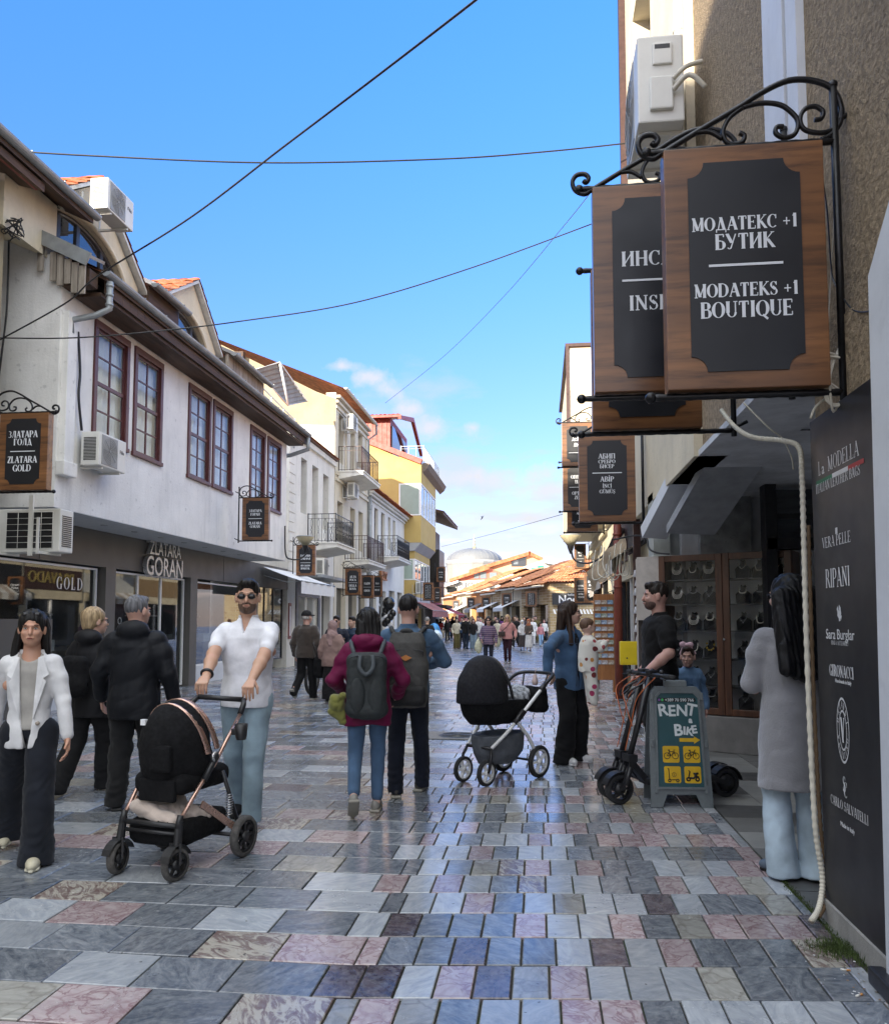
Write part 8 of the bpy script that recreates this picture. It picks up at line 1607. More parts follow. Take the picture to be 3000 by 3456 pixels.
# ---- crowd: a few builds, copied and recoloured
rr = random.Random(42); protos = {}
def proto(key, **k):
    p, _ = person('proto', 0, 0, 0, 1.70, vox=.021, detail=False, **k); protos[key] = p; return p
W_ = ((-.10, -.16, .03), 0, -25), ((.09, .14, 0), 0, 0); S_ = DEF['feet']
proto('man_walk', feet=W_, top=dict(c=(.1,) * 3, fl=.02, name='jacket'), bottom=dict(c=(.1,) * 3, style='straight'), shoulders=1.1)
proto('man_stand', feet=S_, top=dict(c=(.1,) * 3, fl=.015, hem=.84, name='shirt'), bottom=dict(c=(.1,) * 3, style='straight'), hands=[(-.22, .2, 1.0), (.24, .05, .9)], shoulders=1.08)
proto('woman_long', feet=S_, hair='long', hairlen=.26, top=dict(c=(.1,) * 3, fl=.018, hem=.84, name='top'), bottom=dict(c=(.1,) * 3, style='wide'), hands=[(-.16, .22, 1.08), (.24, .05, .9)], chest=.95)
proto('woman_slim', feet=W_, hair='long', hairlen=.2, top=dict(c=(.1,) * 3, fl=.012, hem=.88, name='top'), bottom=dict(c=(.1,) * 3, style='slim'), chest=.94)
proto('woman_skirt', feet=S_, hair='hijab', top=dict(c=(.1,) * 3, fl=.012, hem=.88, name='blouse'), bottom=dict(c=(.1,) * 3, skirt=.22), chest=.95, hands=[(-.15, .22, 1.05), (.15, .22, 1.02)])
proto('person_coat', feet=S_, hair='sweep', top=dict(c=(.1,) * 3, fl=.028, hem=.58, flare=.02, name='coat'), bottom=dict(c=(.1,) * 3, style='straight'))
used = set()
def crowd(key, px, fy, rz, H, topc, botc, hairc, label, depth=None):
    y = gnd(px, fy)[1] if fy else depth; x = AX(px, y); r = protos[key]
    if key in used: o = dup(r, (x, y, 0), R_(rz), label)
    else: o = r; o.location = (x, y, 0); o.rotation_euler = (0, 0, R_(rz)); used.add(key); o['label'] = label
    o.scale = (H / 1.70,) * 3; o['group'] = 'people in the crowd at the bend'
    for c in o.children:
        n = c.name.split('.')[0]
        if n in ('jacket', 'shirt', 'top', 'coat', 'blouse'): c.color = (*topc, 1)
        elif n in ('trousers', 'skirt'): c.color = (*botc, 1)
        elif n in ('hair', 'cap', 'headscarf'): c.color = (*hairc, 1)
        elif n == 'body': c.color = (.5 * rr.uniform(.8, 1.1), .32 * rr.uniform(.8, 1.1), .25, 1)
        elif n == 'shoe': c.color = (*rr.choice([(.02, .02, .02), (.5, .5, .5), (.1, .07, .05)]), 1)
    return o
blk, wht, crm, dnm, olv, pnk = (.012, .012, .013), (.62, .62, .62), (.50, .46, .36), (.05, .09, .17), (.10, .085, .035), (.45, .2, .22); dk, br_, bl = (.012, .01, .01), (.06, .035, .02), (.35, .26, .14)
for a in (('woman_slim', 1510, 2168, 170, 1.62, blk, blk, dk, 'woman all in black standing leftmost in front of the crowd'), ('woman_long', 1541, 2190, 200, 1.62, crm, olv, dk, 'woman in a cream top and olive wide trousers'),
    ('man_stand', 1571, 2192, -30, 1.72, blk, (.02, .03, .05), dk, 'man in a black jumper and dark jeans with his back turned'), ('man_walk', 1560, 2188, 160, 1.66, dnm, (.02, .02, .03), br_, 'person in blue beside the man in the black jumper'),
    ('woman_long', 1597, 2193, 190, 1.58, blk, (.16, .22, .28), br_, 'woman in a black top and pale jeans carrying a bag'), ('man_stand', 1613, 2190, 175, 1.70, wht, (.2, .2, .22), dk, 'man in a white shirt near the black topped woman'),
    ('woman_slim', 1622, 2188, 185, 1.6, (.55, .6, .68), (.3, .3, .33), bl, 'fair haired woman in pale blue behind the checked shirt'), ('man_walk', 1672, 2182, 180, 1.74, blk, blk, dk, 'man in dark clothes between the checked shirt and the pink jumper'),
    ('woman_slim', 1678, 2184, 175, 1.58, crm, wht, dk, 'woman in white trousers behind the pink jumper woman'), ('man_walk', 1740, 2186, 150, 1.74, blk, blk, br_, 'man in black striding right of the pink jumper woman'),
    ('woman_skirt', 1762, 2196, 190, 1.50, wht, (.06, .05, .05), wht, 'woman in folk costume with a dark apron'), ('woman_skirt', 1784, 2198, 165, 1.55, (.1, .08, .07), wht, (.4, .15, .08), 'woman in folk costume with a white skirt and red headscarf'),
    ('person_coat', 1797, 2178, 180, 1.66, wht, wht, br_, 'person in a long white coat behind the folk costumes'), ('man_stand', 1808, 2168, 170, 1.80, olv, olv, dk, 'broad man in olive clothes by the stone shop'), ('woman_slim', 1824, 2182, 200, 1.35, pnk, (.25, .4, .6), dk, 'girl in pink and light blue at the right of the crowd'),
    ('woman_slim', 1836, 2172, 180, 1.55, wht, blk, br_, 'girl in white at the right end of the crowd'), ('man_walk', 1768, 2165, 180, 1.76, (.05, .04, .05), blk, dk, 'tall man in a dark jacket under the grey awnings'), ('woman_long', 1787, 2168, 160, 1.62, (.5, .4, .35), crm, dk, 'woman in a tan top behind the folk costumes')): crowd(*a)
names = {'man_walk': 'man', 'man_stand': 'man', 'woman_long': 'long haired woman', 'woman_slim': 'slim woman', 'woman_skirt': 'woman in a headscarf', 'person_coat': 'person in a coat'}
cols = [('black', blk), ('white', (.5, .5, .5)), ('beige', (.38, .31, .22)), ('navy', (.015, .02, .05)), ('red', (.3, .03, .03)), ('denim blue', dnm), ('grey', (.15, .15, .16)), ('pink', pnk), ('green', (.05, .1, .05)), ('purple', (.12, .04, .18))]
seen_ = set()
for i in range(72):
    px = 1465 + i * 4.9 + rr.uniform(-5, 5); fy = rr.choice([2140, 2144, 2149, 2153, 2158, 2162])
    x_, y_ = gnd(px, fy); lim = .8 - (y_ - 60) * .33 - 1.2 if y_ > 58 else 1.2
    if x_ > lim: fy = 2160; 
    key = rr.choice(list(names)); cn, cc = rr.choice(cols); bn, bc = rr.choice([('dark trousers', blk), ('blue jeans', dnm), ('light trousers', (.4, .36, .3)), ('grey trousers', (.1, .1, .11))])
    if key == 'woman_skirt': bn = bn.replace('trousers', 'skirt').replace('jeans', 'skirt')
    where = 'left part' if px < 1580 else 'middle' if px < 1720 else 'right part'
    while (names[key], cn, bn, where) in seen_: cn, cc = rr.choice(cols); key = rr.choice(list(names)); bn = bn.replace('skirt', 'trousers') if key != 'woman_skirt' else bn.replace('trousers', 'skirt').replace('jeans', 'skirt')
    seen_.add((names[key], cn, bn, where))
    crowd(key, px, fy, rr.choice([180, 170, 190, 0, 20, 90, -90, 150, 210]), rr.uniform(1.5, 1.82), cc, bc, rr.choice([dk, dk, br_, bl, (.2, .2, .2)]), '%s with %s top and %s, %s of distant crowd' % (names[key], cn, bn, where))
for k_, p in protos.items():
    if k_ not in used: 
        for c in list(p.children): bpy.data.objects.remove(c)
        bpy.data.objects.remove(p)
# ================================================================ prams, scooters, board, bags
gold_m = mat('rose_gold', (.62, .40, .32), .28, metal=.85, var=.05); fab = mat('black_fabric', (.006, .006, .007), .9, var=.3, scale=20, bump=.5, bscale=180, spec=.25); fabn = mat('navy_black_fabric', (.008, .008, .012), .9, var=.2, scale=20, bump=.5, bscale=200); gfab = mat('grey_mesh_fabric', (.10, .11, .125), .85, var=.15, scale=15, bump=.4, bscale=160)
tyre = mat('tyre_rubber', (.022, .022, .023), .8, var=.2, scale=30, bump=.4, bscale=150); dusty = mat('dusty_tyre', (.085, .08, .075), .9, var=.3, scale=30, bump=.3, bscale=120)
def wheel(parent, c, r, w, rim, spokes=5, tm=tyre, sw=.016, hub=.03, yaw=0):
    """wheel turning about the local x axis"""
    T_ = Matrix.Translation(c) @ Matrix.Rotation(R_(yaw), 4, 'Z'); mb = MB(); th = r * .22
    mb.lathe([(r - th, -w / 2), (r - th * .3, -w / 2), (r, -w * .28), (r, w * .28), (r - th * .3, w / 2), (r - th, w / 2), (r - th, -w / 2)], axis='x', n=30); mb.v = [tuple(T_ @ Vector(p)) for p in mb.v]; t = mb.build('tyre', tm, parent)
    mb = MB(); mb.lathe([(r - th * 1.5, -w * .35), (r - th * .95, -w * .4), (r - th * .95, w * .4), (r - th * 1.5, w * .35), (r - th * 1.5, -w * .35)], axis='x', n=30); mb.lathe([(.001, -w * .5), (hub, -w * .45), (hub, w * .45), (.001, w * .5)], axis='x', n=16)
    for i in range(spokes):
        a = 2 * math.pi * i / spokes; mb.beam((0, hub * .6 * math.cos(a), hub * .6 * math.sin(a)), (0, (r - th * 1.2) * math.cos(a), (r - th * 1.2) * math.sin(a)), sw, sw * 1.1, up=(1, 0, 0))
    mb.v = [tuple(T_ @ Vector(p)) for p in mb.v]; mb.build('rim', rim, t); return t
def tubes(parent, name, m, lst, r, n=8, sub=0):
    mb = MB()
    for P in lst: mb.tube(smooth_path(P, sub) if sub else P, r, n)
    return mb.build(name, m, parent)
# ---- black and gold stroller
st = thing('stroller', 'black stroller with rose gold frame and a cream blanket in its basket', 'stroller', (-2.235, 4.83, 0), R_(167.3))
for s in (-1, 1):
    wheel(st, (s * .205, .28, .093), .093, .045, black_p, 6, dusty, .014, yaw=s * 10); wheel(st, (s * .30, -.27, .128), .128, .05, black_p, 8, dusty, .018)
    f = MB(); f.tube([(s * .205, .265, .19), (s * .20, .245, .33)], [.026, .022], 10); f.beam((s * .235, .28, .093), (s * .225, .27, .21), .012, .05); f.beam((s * .175, .28, .093), (s * .185, .27, .21), .012, .05); f.lathe([(.112, -.03), (.112, .03)], (s * .205, .28, .093), 20, axis='x'); f.f = f.f[:-20] + [q for q in f.f[-20:] if np.mean([f.v[i][2] for i in q]) > .14]; f.mi = [0] * len(f.f); f.sm = [False] * len(f.f); f.build('fork', black_p, st)
    inv_ = st.matrix_basis.inverted() if False else (Matrix.Translation((-2.235, 4.83, 0)) @ Matrix.Rotation(R_(167.3), 4, 'Z')).inverted(); hb = inv_ @ Vector((HB1 if s < 0 else HB0)[:3])
    tubes(st, 'frame_tube', gold_m, [[(s * .20, .245, .33), (s * .225, .03, .56)], [(s * .235, -.02, .60), (hb.x + s * .02, hb.y + .06, hb.z - .08)]], .0125, 10)
    tubes(st, 'joint', black_p, [[(s * .222, .05, .53), (s * .238, -.05, .66)], [(s * .20, .26, .29), (s * .20, .235, .36)], [(hb.x + s * .02, hb.y + .07, hb.z - .09), (hb.x + s * .02, hb.y + .03, hb.z - .03), (hb.x, hb.y, hb.z)]], .019, 10)
    mb = MB(); mb.beam((s * .245, .10, .40), (s * .285, -.27, .15), .012, .042); mb.build('side_bar', gold_m, st); tubes(st, 'strut', black_p, [[(s * .25, -.10, .56), (s * .28, -.24, .20)]], .013)
    mb = MB(); mb.tube([(s * .262 + .02 * math.cos(i * .9), -.16 - .0 + .02 * math.sin(i * .9), .28 + i * .0022) for i in range(60)], .004, 5); mb.build('spring', MATS['steel'], st)
hb0, hb1 = inv_ @ Vector(HB0[:3]), inv_ @ Vector(HB1[:3]); tubes(st, 'handlebar', black_p, [[hb0, hb1]], .0175, 12)
tubes(st, 'axle', black_p, [[(-.3, -.27, .128), (.3, -.27, .128)]], .014); tubes(st, 'front_bar', black_p, [[(-.2, .25, .30), (.2, .25, .30)]], .016); tubes(st, 'front_bar', black_p, [[(-.2, .25, .255), (.2, .25, .255)]], .012)
H = Sdf(); H.ell((0, .045, .72), (.205, .215, .285), .02); H.ell((0, -.02, .60), (.20, .20, .15), .06); H.ell((0, -.30, .80), (.17, .22, .20), .03, None, 1); H.box((0, -.02, .40), (.3, .3, .06), .01, .02, None, 1); sdf_obj(H, 'hood', fab, st, .008, fold=.0022, seed=2, fscale=1.3)
H = Sdf(); H.box((0, -.04, .52), (.19, .24, .06), .05); sdf_obj(H, 'seat', fab, st, .01, fold=.003)
for y0, z0, w, r in ((-.085, .0, .022, 0), (.005, -.02, .022, 0)):
    mb = MB(); A = [i * math.pi / 18 for i in range(19)]; vs = []
    for a in A:
        for q, o in ((-w, 0), (w, 0), (w, .010), (-w, .010)): vs.append(((.212 + o) * math.cos(a), y0 + q + .10 * math.sin(a), .70 + z0 + (.305 + o) * math.sin(a)))
    mb.add(vs, [(4 * i + j, 4 * i + (j + 1) % 4, 4 * i + 4 + (j + 1) % 4, 4 * i + 4 + j) for i in range(18) for j in range(4)], 0, True); mb.build('hood_band', gold_m, st)
mb = MB(); mb.box(.09, .190, .865, .125, .212, .90); mb.build('care_label', curtain, st)
mb = MB(); mb.bbox(-.13, .225, .60, .02, .262, .76, .02); mb.bbox(-.02 - .12, .19, .42, .12, .225, .55, .015); mb.build('back_pocket', fab, st)
mb = MB(); mb.cyl((-.235, -.03, .66), (-.25, -.03, .66), .032, n=20, m=0); mb.cyl((-.25, -.03, .66), (-.254, -.03, .66), .020, n=20, m=1); mb.build('hub_cap', [MATS['steel'], black_p], st)
B = Sdf(); B.box((0, -.02, .235), (.20, .24, .075), .05); B.ell((0, -.02, .36), (.185, .225, .10), .02, None, 1); sdf_obj(B, 'basket', fab, st, .01, fold=.003)
o = Sdf()
for i in range(11): a = random.Random(i + 30); o.cap((a.uniform(-.17, .0), a.uniform(-.1, .2), .31), (a.uniform(.0, .17), a.uniform(-.12, .22), .33 + a.uniform(0, .06)), .035, .028, .018)
t = thing('blanket', 'crumpled cream blanket stuffed in the basket of the black stroller', 'blanket', (-2.235, 4.83, 0), R_(167.3)); sdf_obj(o, 'blanket_cloth', mat('cream_fleece', (.52, .43, .37), .95, var=.1, scale=8, bump=.3, bscale=120, sheen=.4), t, .007, fold=.006, seed=9, fscale=2.0)
t = thing('cup_holder', 'black cup holder clipped to the frame of the black stroller', 'cup holder', (0, 0, 0)); t.location = Matrix.Translation((-2.235, 4.83, 0)) @ Matrix.Rotation(R_(167.3), 4, 'Z') @ Vector((-.30, -.22, .74)); mb = MB(); mb.lathe([(.030, 0), (.036, .02), (.042, .10), (.038, .10), (.030, .01), (.001, .01)], n=16); mb.build('cup', black_p, t); mb = MB(); mb.bbox(-.06, -.02, .03, -.03, .02, .07, .005); mb.build('clip', black_p, t)
# ---- white framed pram
pr = thing('pram', 'dark hooded pram on a white frame with spoked white wheels and grey basket', 'pram', (-.395, 7.70, 0), R_(141.7))
for s in (-1, 1):
    wheel(pr, (s * .145, .33, .118), .118, .04, white_p, 5, tyre, .022, .022); wheel(pr, (s * .225, -.33, .152), .152, .045, white_p, 5, tyre, .024, .026)
    tubes(pr, 'fork', black_p, [[(s * .175, .335, .118), (s * .175, .30, .25), (s * .15, .27, .33)]], .014, 8)
    tubes(pr, 'frame_tube', white_p, [[(s * .15, .27, .33), (s * .19, .10, .46), (s * .225, -.05, .60), (s * .24, -.36, .84)], [(s * .21, .0, .57), (s * .215, -.18, .40), (s * .215, -.30, .22)]], .017, 8, 6)
    tubes(pr, 'joint', black_p, [[(s * .21, .02, .54), (s * .23, -.10, .65)], [(s * .24, -.34, .825), (s * .24, -.42, .885)]], .026, 10)
tubes(pr, 'handlebar', black_p, [[(.24, -.40, .87), (.235, -.52, .94), (.18, -.60, .97), (0, -.63, .975), (-.18, -.60, .97), (-.235, -.52, .94), (-.24, -.40, .87)]], .018, 10, 5)
tubes(pr, 'axle', black_p, [[(-.22, -.33, .152), (.22, -.33, .152)]], .012); tubes(pr, 'front_bar', black_p, [[(-.15, .27, .33), (.15, .27, .33)]], .016)
H = Sdf(); H.ell((0, .22, .80), (.205, .28, .37), .02); H.box((0, .2, .52), (.4, .5, .22), .02, .02, None, 1); H.ell((0, -.16, .86), (.17, .30, .30), .02, None, 1); sdf_obj(H, 'hood', fabn, pr, .008, fold=.003, seed=4)
tubes(pr, 'hood_rim', black_p, [[(.2 * math.cos(a), .02 + .10 * math.sin(a), .77 + .38 * math.sin(a)) for a in [i * math.pi / 16 for i in range(17)]]], .014)
H = Sdf(); H.prof([(.54, .15, .30, 0, .04), (.62, .19, .38, 0, .04), (.72, .20, .41, 0, .04), (.75, .20, .41, 0, .04)], .02); H.ell((0, -.02, .82), (.16, .30, .12), .02, None, 1); sdf_obj(H, 'carrycot', fab, pr, .010, fold=.003)
H = Sdf(); H.ell((0, -.14, .755), (.17, .22, .07), .02); H.ell((.0, -.30, .80), (.12, .07, .06), .03); sdf_obj(H, 'lining', mat('grey_white_lining', (.22, .24, .28), .9, var=.9, scale=18, col2=(.5, .52, .55)), pr, .009, fold=.007, seed=6, fscale=2)
H = Sdf(); H.prof([(.17, .13, .20, 0, .02), (.26, .17, .27, 0, .0), (.38, .18, .29, 0, .0), (.43, .18, .30, 0, 0)], .02); H.ell((0, -.04, .46), (.16, .24, .10), .02, None, 1); sdf_obj(H, 'basket', gfab, pr, .010, fold=.004, seed=7)
t = thing('changing_bag', 'black fabric bag hanging under the handlebar of the white framed pram', 'bag', (-.395, 7.70, 0), R_(141.7)); H = Sdf(); H.box((0, -.50, .72), (.17, .065, .115), .05); sdf_obj(H, 'bag_body', fab, t, .009, fold=.008, seed=8); tubes(t, 'strap', black_p, [[(-.13, -.52, .82), (-.15, -.57, .96)], [(.13, -.52, .82), (.15, -.57, .96)]], .008)
mb = MB(); pl = Matrix.Translation((-.395, 7.70, 0)) @ Matrix.Rotation(R_(141.7), 4, 'Z') @ Vector((-.08, -.46, .93)); mb.lathe([(.0, -.07), (.028, -.065), (.03, -.02), (.018, .0), (.018, .03), (.0, .04)], n=14); mb.tube([(0, 0, .04), (.01, 0, .09)], .003, 4); mb.build('baby_bottle', mat('pink_bottle', (.5, .38, .36), .3), None, loc=pl, label='small pinkish baby bottle dangling from the pram handlebar', cat='bottle')
# ---- kick scooters
def scooter(loc, rz, label, main=True):
    t = thing('kick_scooter', label, 'scooter', loc, rz, 'electric kick scooters by the rental board')
    wheel(t, (0, .50, .122), .122, .062, black_p, 6, tyre, .02, .045); wheel(t, (0, -.50, .122), .122, .062, black_p, 0, tyre, .02, .07)
    mb = MB(); mb.bbox(-.085, -.36, .15, .085, .28, .205, .012); mb.beam((0, .26, .18), (0, .40, .34), .07, .05); mb.build('deck', black_p, t)
    mb = MB()
    for s in (-1, 1): mb.beam((s * .048, .50, .122), (s * .05, .40, .36), .022, .035); mb.beam((s * .05, -.34, .17), (s * .05, -.50, .122), .018, .04); mb.tube([(s * .052, .47, .16), (s * .05, .42, .30)], [.022, .022], 8)
    mb.box(-.06, .36, .34, .06, .44, .40); mb.build('fork', black_p, t)
    tubes(t, 'stem', black_p, [[(-.0, .40, .38), (0, .20, 1.02)]], .024, 12)
    for y in (.50, -.50):
        mb = MB(); a0 = (.3, 2.4) if y > 0 else (.6, 3.0); n = 10
        for i in range(n):
            a, b = [a0[0] + (a0[1] - a0[0]) * q / n for q in (i, i + 1)]; mb.add([(x, y + r * math.cos(w), .122 + r * math.sin(w)) for w in (a, b) for x, r in ((-.045, .135), (.045, .135), (.045, .143), (-.045, .143))], [(0, 1, 5, 4), (2, 3, 7, 6), (1, 2, 6, 5), (3, 0, 4, 7)])
        mb.build('mudguard', black_p, t, recalc=False)
    tubes(t, 'handlebar', black_p, [[(-.31, .17, 1.04), (-.1, .195, 1.045), (.1, .195, 1.045), (.31, .17, 1.04)]], .016, 10)
    for s in (-1, 1): tubes(t, 'grip', tyre, [[(s * .20, .185, 1.043), (s * .325, .168, 1.04)]], .021, 12)
    mb = MB(); mb.bbox(-.045, .15, 1.05, .045, .22, 1.085, .01); mb.ball((-.12, .16, 1.07), .022, n=8, k=6); mb.build('display', black_p, t)
    tubes(t, 'brake_lever', black_p, [[(-.20, .22, 1.03), (-.30, .235, 1.02)], [(.20, .22, 1.03), (.30, .235, 1.02)]], .006, 6)
    tubes(t, 'cable', mat('orange_cable', (.5, .12, .03), .5), [[(.12, .22, 1.03), (.2, .34, .92), (.08, .38, .78), (.02, .36, .62)], [(-.12, .22, 1.03), (-.02, .33, .86), (.03, .36, .66), (.04, .42, .42)]], .0045, 5, 8)
    mb = MB(); mb.tube(smooth_path([(.03, .23, .98), (.10, .34, .90), (.20, .30, .84), (.24, .2, .9), (.12, .2, 1.0)], 8), .009, 6); mb.build('lock_cable', black_p, t); return t
scooter((1.10, 6.98, 0), R_(112.5), 'black electric kick scooter leaning behind the green rental board'); scooter((1.06, 7.16, 0), R_(110), 'second black electric kick scooter standing directly behind the first')
# ---- rental A board
ab = thing('sandwich_board', 'grey framed dark green board lettered RENT a BIKE with yellow vehicle icons', 'sandwich board', (1.125, 6.72, 0), R_(3))
ag = mat('board_grey_plastic', (.13, .15, .155), .45, var=.08, scale=20); TB = lambda fl: Matrix.Rotation(R_(-9 * fl), 4, 'X') 
def bpanel(fl):
    T0 = Matrix.Translation((0, -.0 if fl > 0 else .34, 0)) @ TB(fl); mb = MB(); th = .012
    out = [(-.245, 0), (-.155, 0), (-.115, .10), (.115, .10), (.155, 0), (.245, 0), (.235, .5), (.215, .90), (.165, .96), (-.165, .96), (-.215, .90), (-.235, .5)]
    mb.prism(out, -th, th); 
    inn = [(-.19, .15), (.19, .15), (.175, .87), (.135, .915), (-.135, .915), (-.175, .87)]
    for (a, b), (c, d) in zip(inn, inn[1:] + inn[:1]): mb.beam((a, -th - .008, b), (c, -th - .008, d), .016, .018)
    for x, z in ((-.215, .5), (.215, .5), (-.2, .88), (.2, .88), (-.2, .14), (.2, .14)): mb.bbox(x - .012, -th - .014, z - .03, x + .012, -th, z + .03, .004)
    mb.bbox(-.09, -.01, .955, .09, .03, 1.01, .008); mb.v = [tuple(T0 @ Vector(p)) for p in mb.v]; return mb.build('panel_frame', ag, ab), T0
fr, T0 = bpanel(1); bpanel(-1)
mb = MB(); mb.prism([(-.19, .15), (.19, .15), (.175, .87), (.135, .915), (-.135, .915), (-.175, .87)], -.016, -.0125); mb.v = [tuple(T0 @ Vector(p)) for p in mb.v]; mb.build('poster', mat('poster_green', (.022, .075, .085), .35, var=.04), ab)
mb = MB(); yl, wt, bk_ = 0, 1, 2; F2 = lambda x, z, rot=0, s=1: T0 @ Matrix.Translation((x, -.0175, z)) @ Matrix.Rotation(R_(rot), 4, 'Y') @ Matrix.Rotation(R_(90), 4, 'X') @ Matrix.Scale(s, 4)
mb.add([T0 @ Vector((a, -.0168, b)) for a, b in ((-.15, .835), (.145, .835), (.155, .85), (.145, .868), (-.15, .868), (-.16, .85))], [tuple(range(6))], bk_)
sans(mb, '+389 70 590 766', .034, .0004, F2(.02, .840), wt, .0006)
for x, c in ((-.143, 3), (-.118, 4)): mb.add([T0 @ Vector((x + .011 * math.cos(a), -.0175, .852 + .011 * math.sin(a))) for a in [i * math.pi / 6 for i in range(12)]], [tuple(range(12))], c)
for c, x, z, r, s in (('R', -.112, .725, -8, .135), ('E', -.045, .722, -1, .125), ('N', .035, .725, 3, .125), ('T', .105, .728, 12, .135), ('a', .10, .668, 4, .065), ('B', .0, .565, -3, .13), ('I', .047, .575, 2, .088), ('K', .084, .570, 10, .088), ('E', .130, .585, -8, .088)): sans(mb, c, s, .0005, F2(x, z, r), wt, .0035)
mb.add([T0 @ Vector((a, -.0172, b)) for a, b in ((.005, .515), (.12, .515), (.12, .500), (.17, .530), (.12, .560), (.12, .545), (.005, .545))], [tuple(range(7))], yl)
mb.build('lettering', [mat('poster_yellow', (.62, .38, .01), .4), mat('poster_white', (.62, .66, .66), .4), mat('poster_black', (.01, .01, .01), .4), mat('poster_violet', (.18, .08, .3), .4), mat('poster_leaf', (.05, .4, .1), .4)], ab, recalc=False)
for k, (cx, cz) in enumerate(((-.070, .415), (.095, .415), (-.065, .255), (.095, .255))):
    mb = MB(); w = .066; r = .014; pts = [(cx + sx * (w - r) + r * math.cos(a), cz + sz * (w - r) + r * math.sin(a)) for sx, sz, a0 in ((1, -1, -90), (1, 1, 0), (-1, 1, 90), (-1, -1, 180)) for a in [R_(a0 + q * 22.5) for q in range(5)]]
    mb.add([T0 @ Vector((a, -.0172, b)) for a, b in pts], [tuple(range(len(pts)))], 0)
    ln = lambda P, r=.0028: mb.tube([T0 @ Vector((cx + a, -.0182, cz + b)) for a, b in P], r, 4, 1); rg = lambda a, b, r, w_=.0028: mb.tube([T0 @ Vector((cx + a + r * math.cos(q), -.0182, cz + b + r * math.sin(q))) for q in [i * math.pi / 8 for i in range(16)]], w_, 4, 1, closed=True)
    if k < 2: rg(-.032, -.012, .024); rg(.034, -.012, .024); ln([(-.032, -.012), (-.012, .022), (.024, .022), (-.002, -.012), (-.032, -.012)]); ln([(-.002, -.012), (-.016, .032)]); ln([(-.024, .033), (-.008, .033)], .004); ln([(.034, -.012), (.022, .034), (.034, .036)]); ln([(-.012, .022 - .012 * k), (.02, .02)])
    elif k == 2: ln([(-.038, .05), (-.030, .045), (-.026, -.04), (.03, -.04)], .0036); rg(-.026, -.046, .010, .004); rg(.038, -.046, .010, .004); rg(.012, .0, .016, .0016); ln([(.014, .008), (.009, 0), (.015, 0), (.010, -.009)], .002)
    else:
        rg(-.036, -.034, .013, .006); rg(.036, -.034, .013, .006); ln([(-.036, -.03), (-.022, .026), (-.034, .034)], .005); ln([(-.022, -.026), (.004, -.026), (.022, -.012), (.046, -.02)], .009); ln([(.004, .010), (.044, .012)], .008); ln([(.02, -.02), (.024, .006)], .012)
    mb.build('icon', [MATS['poster_yellow'], MATS['poster_black']], ab, recalc=False)
# ---- backpacks and bags
def worn(name, label, cat, p): return thing(name, label, cat, p.location, p.rotation_euler.z)
s9 = i9['s']; bp = worn('backpack', 'dark grey green backpack with two front pockets on the maroon jacket', 'backpack', p9); gg = mat('backpack_slate', (.022, .027, .028), .7, var=.15, scale=15, bump=.5, bscale=150)
B = Sdf(); B.box((0, -.235 * s9, 1.11 * s9), (.165 * s9, .085 * s9, .265 * s9), .06 * s9); B.ell((0, -.22 * s9, .90 * s9), (.175 * s9, .10 * s9, .08 * s9), .04); sdf_obj(B, 'pack_body', gg, bp, .008, fold=.005, seed=3)
B = Sdf()
for g in (-1, 1): B.ell((g * .078 * s9, -.315 * s9, 1.02 * s9), (.062 * s9, .035 * s9, .15 * s9), .01)
sdf_obj(B, 'pocket', gg, bp, .008, fold=.003); tubes(bp, 'strap', mat('strap_grey', (.05, .06, .068), .7), [[(g * .10, -.19, 1.24), (g * .125, -.13, 1.31), (g * .13, -.03, 1.335), (g * .13, .08, 1.28), (g * .15, .12, 1.1)] for g in (-1, 1)] + [[(-.045, -.29, 1.23), (-.05, -.33, 1.14), (0, -.34, 1.09), (.05, -.33, 1.14), (.045, -.29, 1.23)]], .018, 6, 5)
tubes(bp, 'zip', black_p, [[(-.13, -.27, 1.0), (-.135, -.275, 1.18), (-.09, -.285, 1.225), (.09, -.285, 1.225), (.135, -.275, 1.18), (.13, -.27, 1.0)]], .005, 5, 4)
t = worn('scarf', 'olive yellow cloth hanging at the left side of the maroon jacket', 'scarf', p9); B = Sdf(); B.cap((-.24, -.06, .86), (-.19, -.05, .72), .05, .035); B.cap((-.20, -.1, .90), (-.25, -.06, .80), .03, .04); sdf_obj(B, 'cloth', mat('olive_cloth', (.17, .17, .035), .9, bump=.3, sheen=.3), t, .008, fold=.010, seed=12, fscale=1.8)
s0 = i10['s']; bp = worn('backpack', 'large grey hiking backpack with an orange diamond badge on the denim jacket', 'backpack', p10); gg2 = mat('backpack_grey', (.060, .058, .054), .75, var=.12, scale=12, bump=.5, bscale=170)
B = Sdf(); B.prof([(.80 * s0, .15, .10, 0, -.24), (.90 * s0, .17, .115, 0, -.245), (1.15 * s0, .175, .12, 0, -.245), (1.34 * s0, .155, .10, 0, -.235), (1.42 * s0, .12, .07, 0, -.22)], .03); sdf_obj(B, 'pack_body', gg2, bp, .0085, fold=.005, seed=5)
B = Sdf(); B.box((0, -.30, .90 * s0), (.16, .075, .085), .05); sdf_obj(B, 'lower_pocket', mat('pack_black', (.015, .015, .016), .8), bp, .01, fold=.003)
tubes(bp, 'strap', mat('strap_dark', (.035, .035, .034), .8), [[(g * .09, -.20, 1.36), (g * .13, -.14, 1.415), (g * .145, -.03, 1.43), (g * .15, .09, 1.36), (g * .17, .13, 1.15)] for g in (-1, 1)] + [[(-.045, -.26, 1.38), (-.03, -.28, 1.41), (.03, -.28, 1.41), (.045, -.26, 1.38)]], .02, 6, 5)
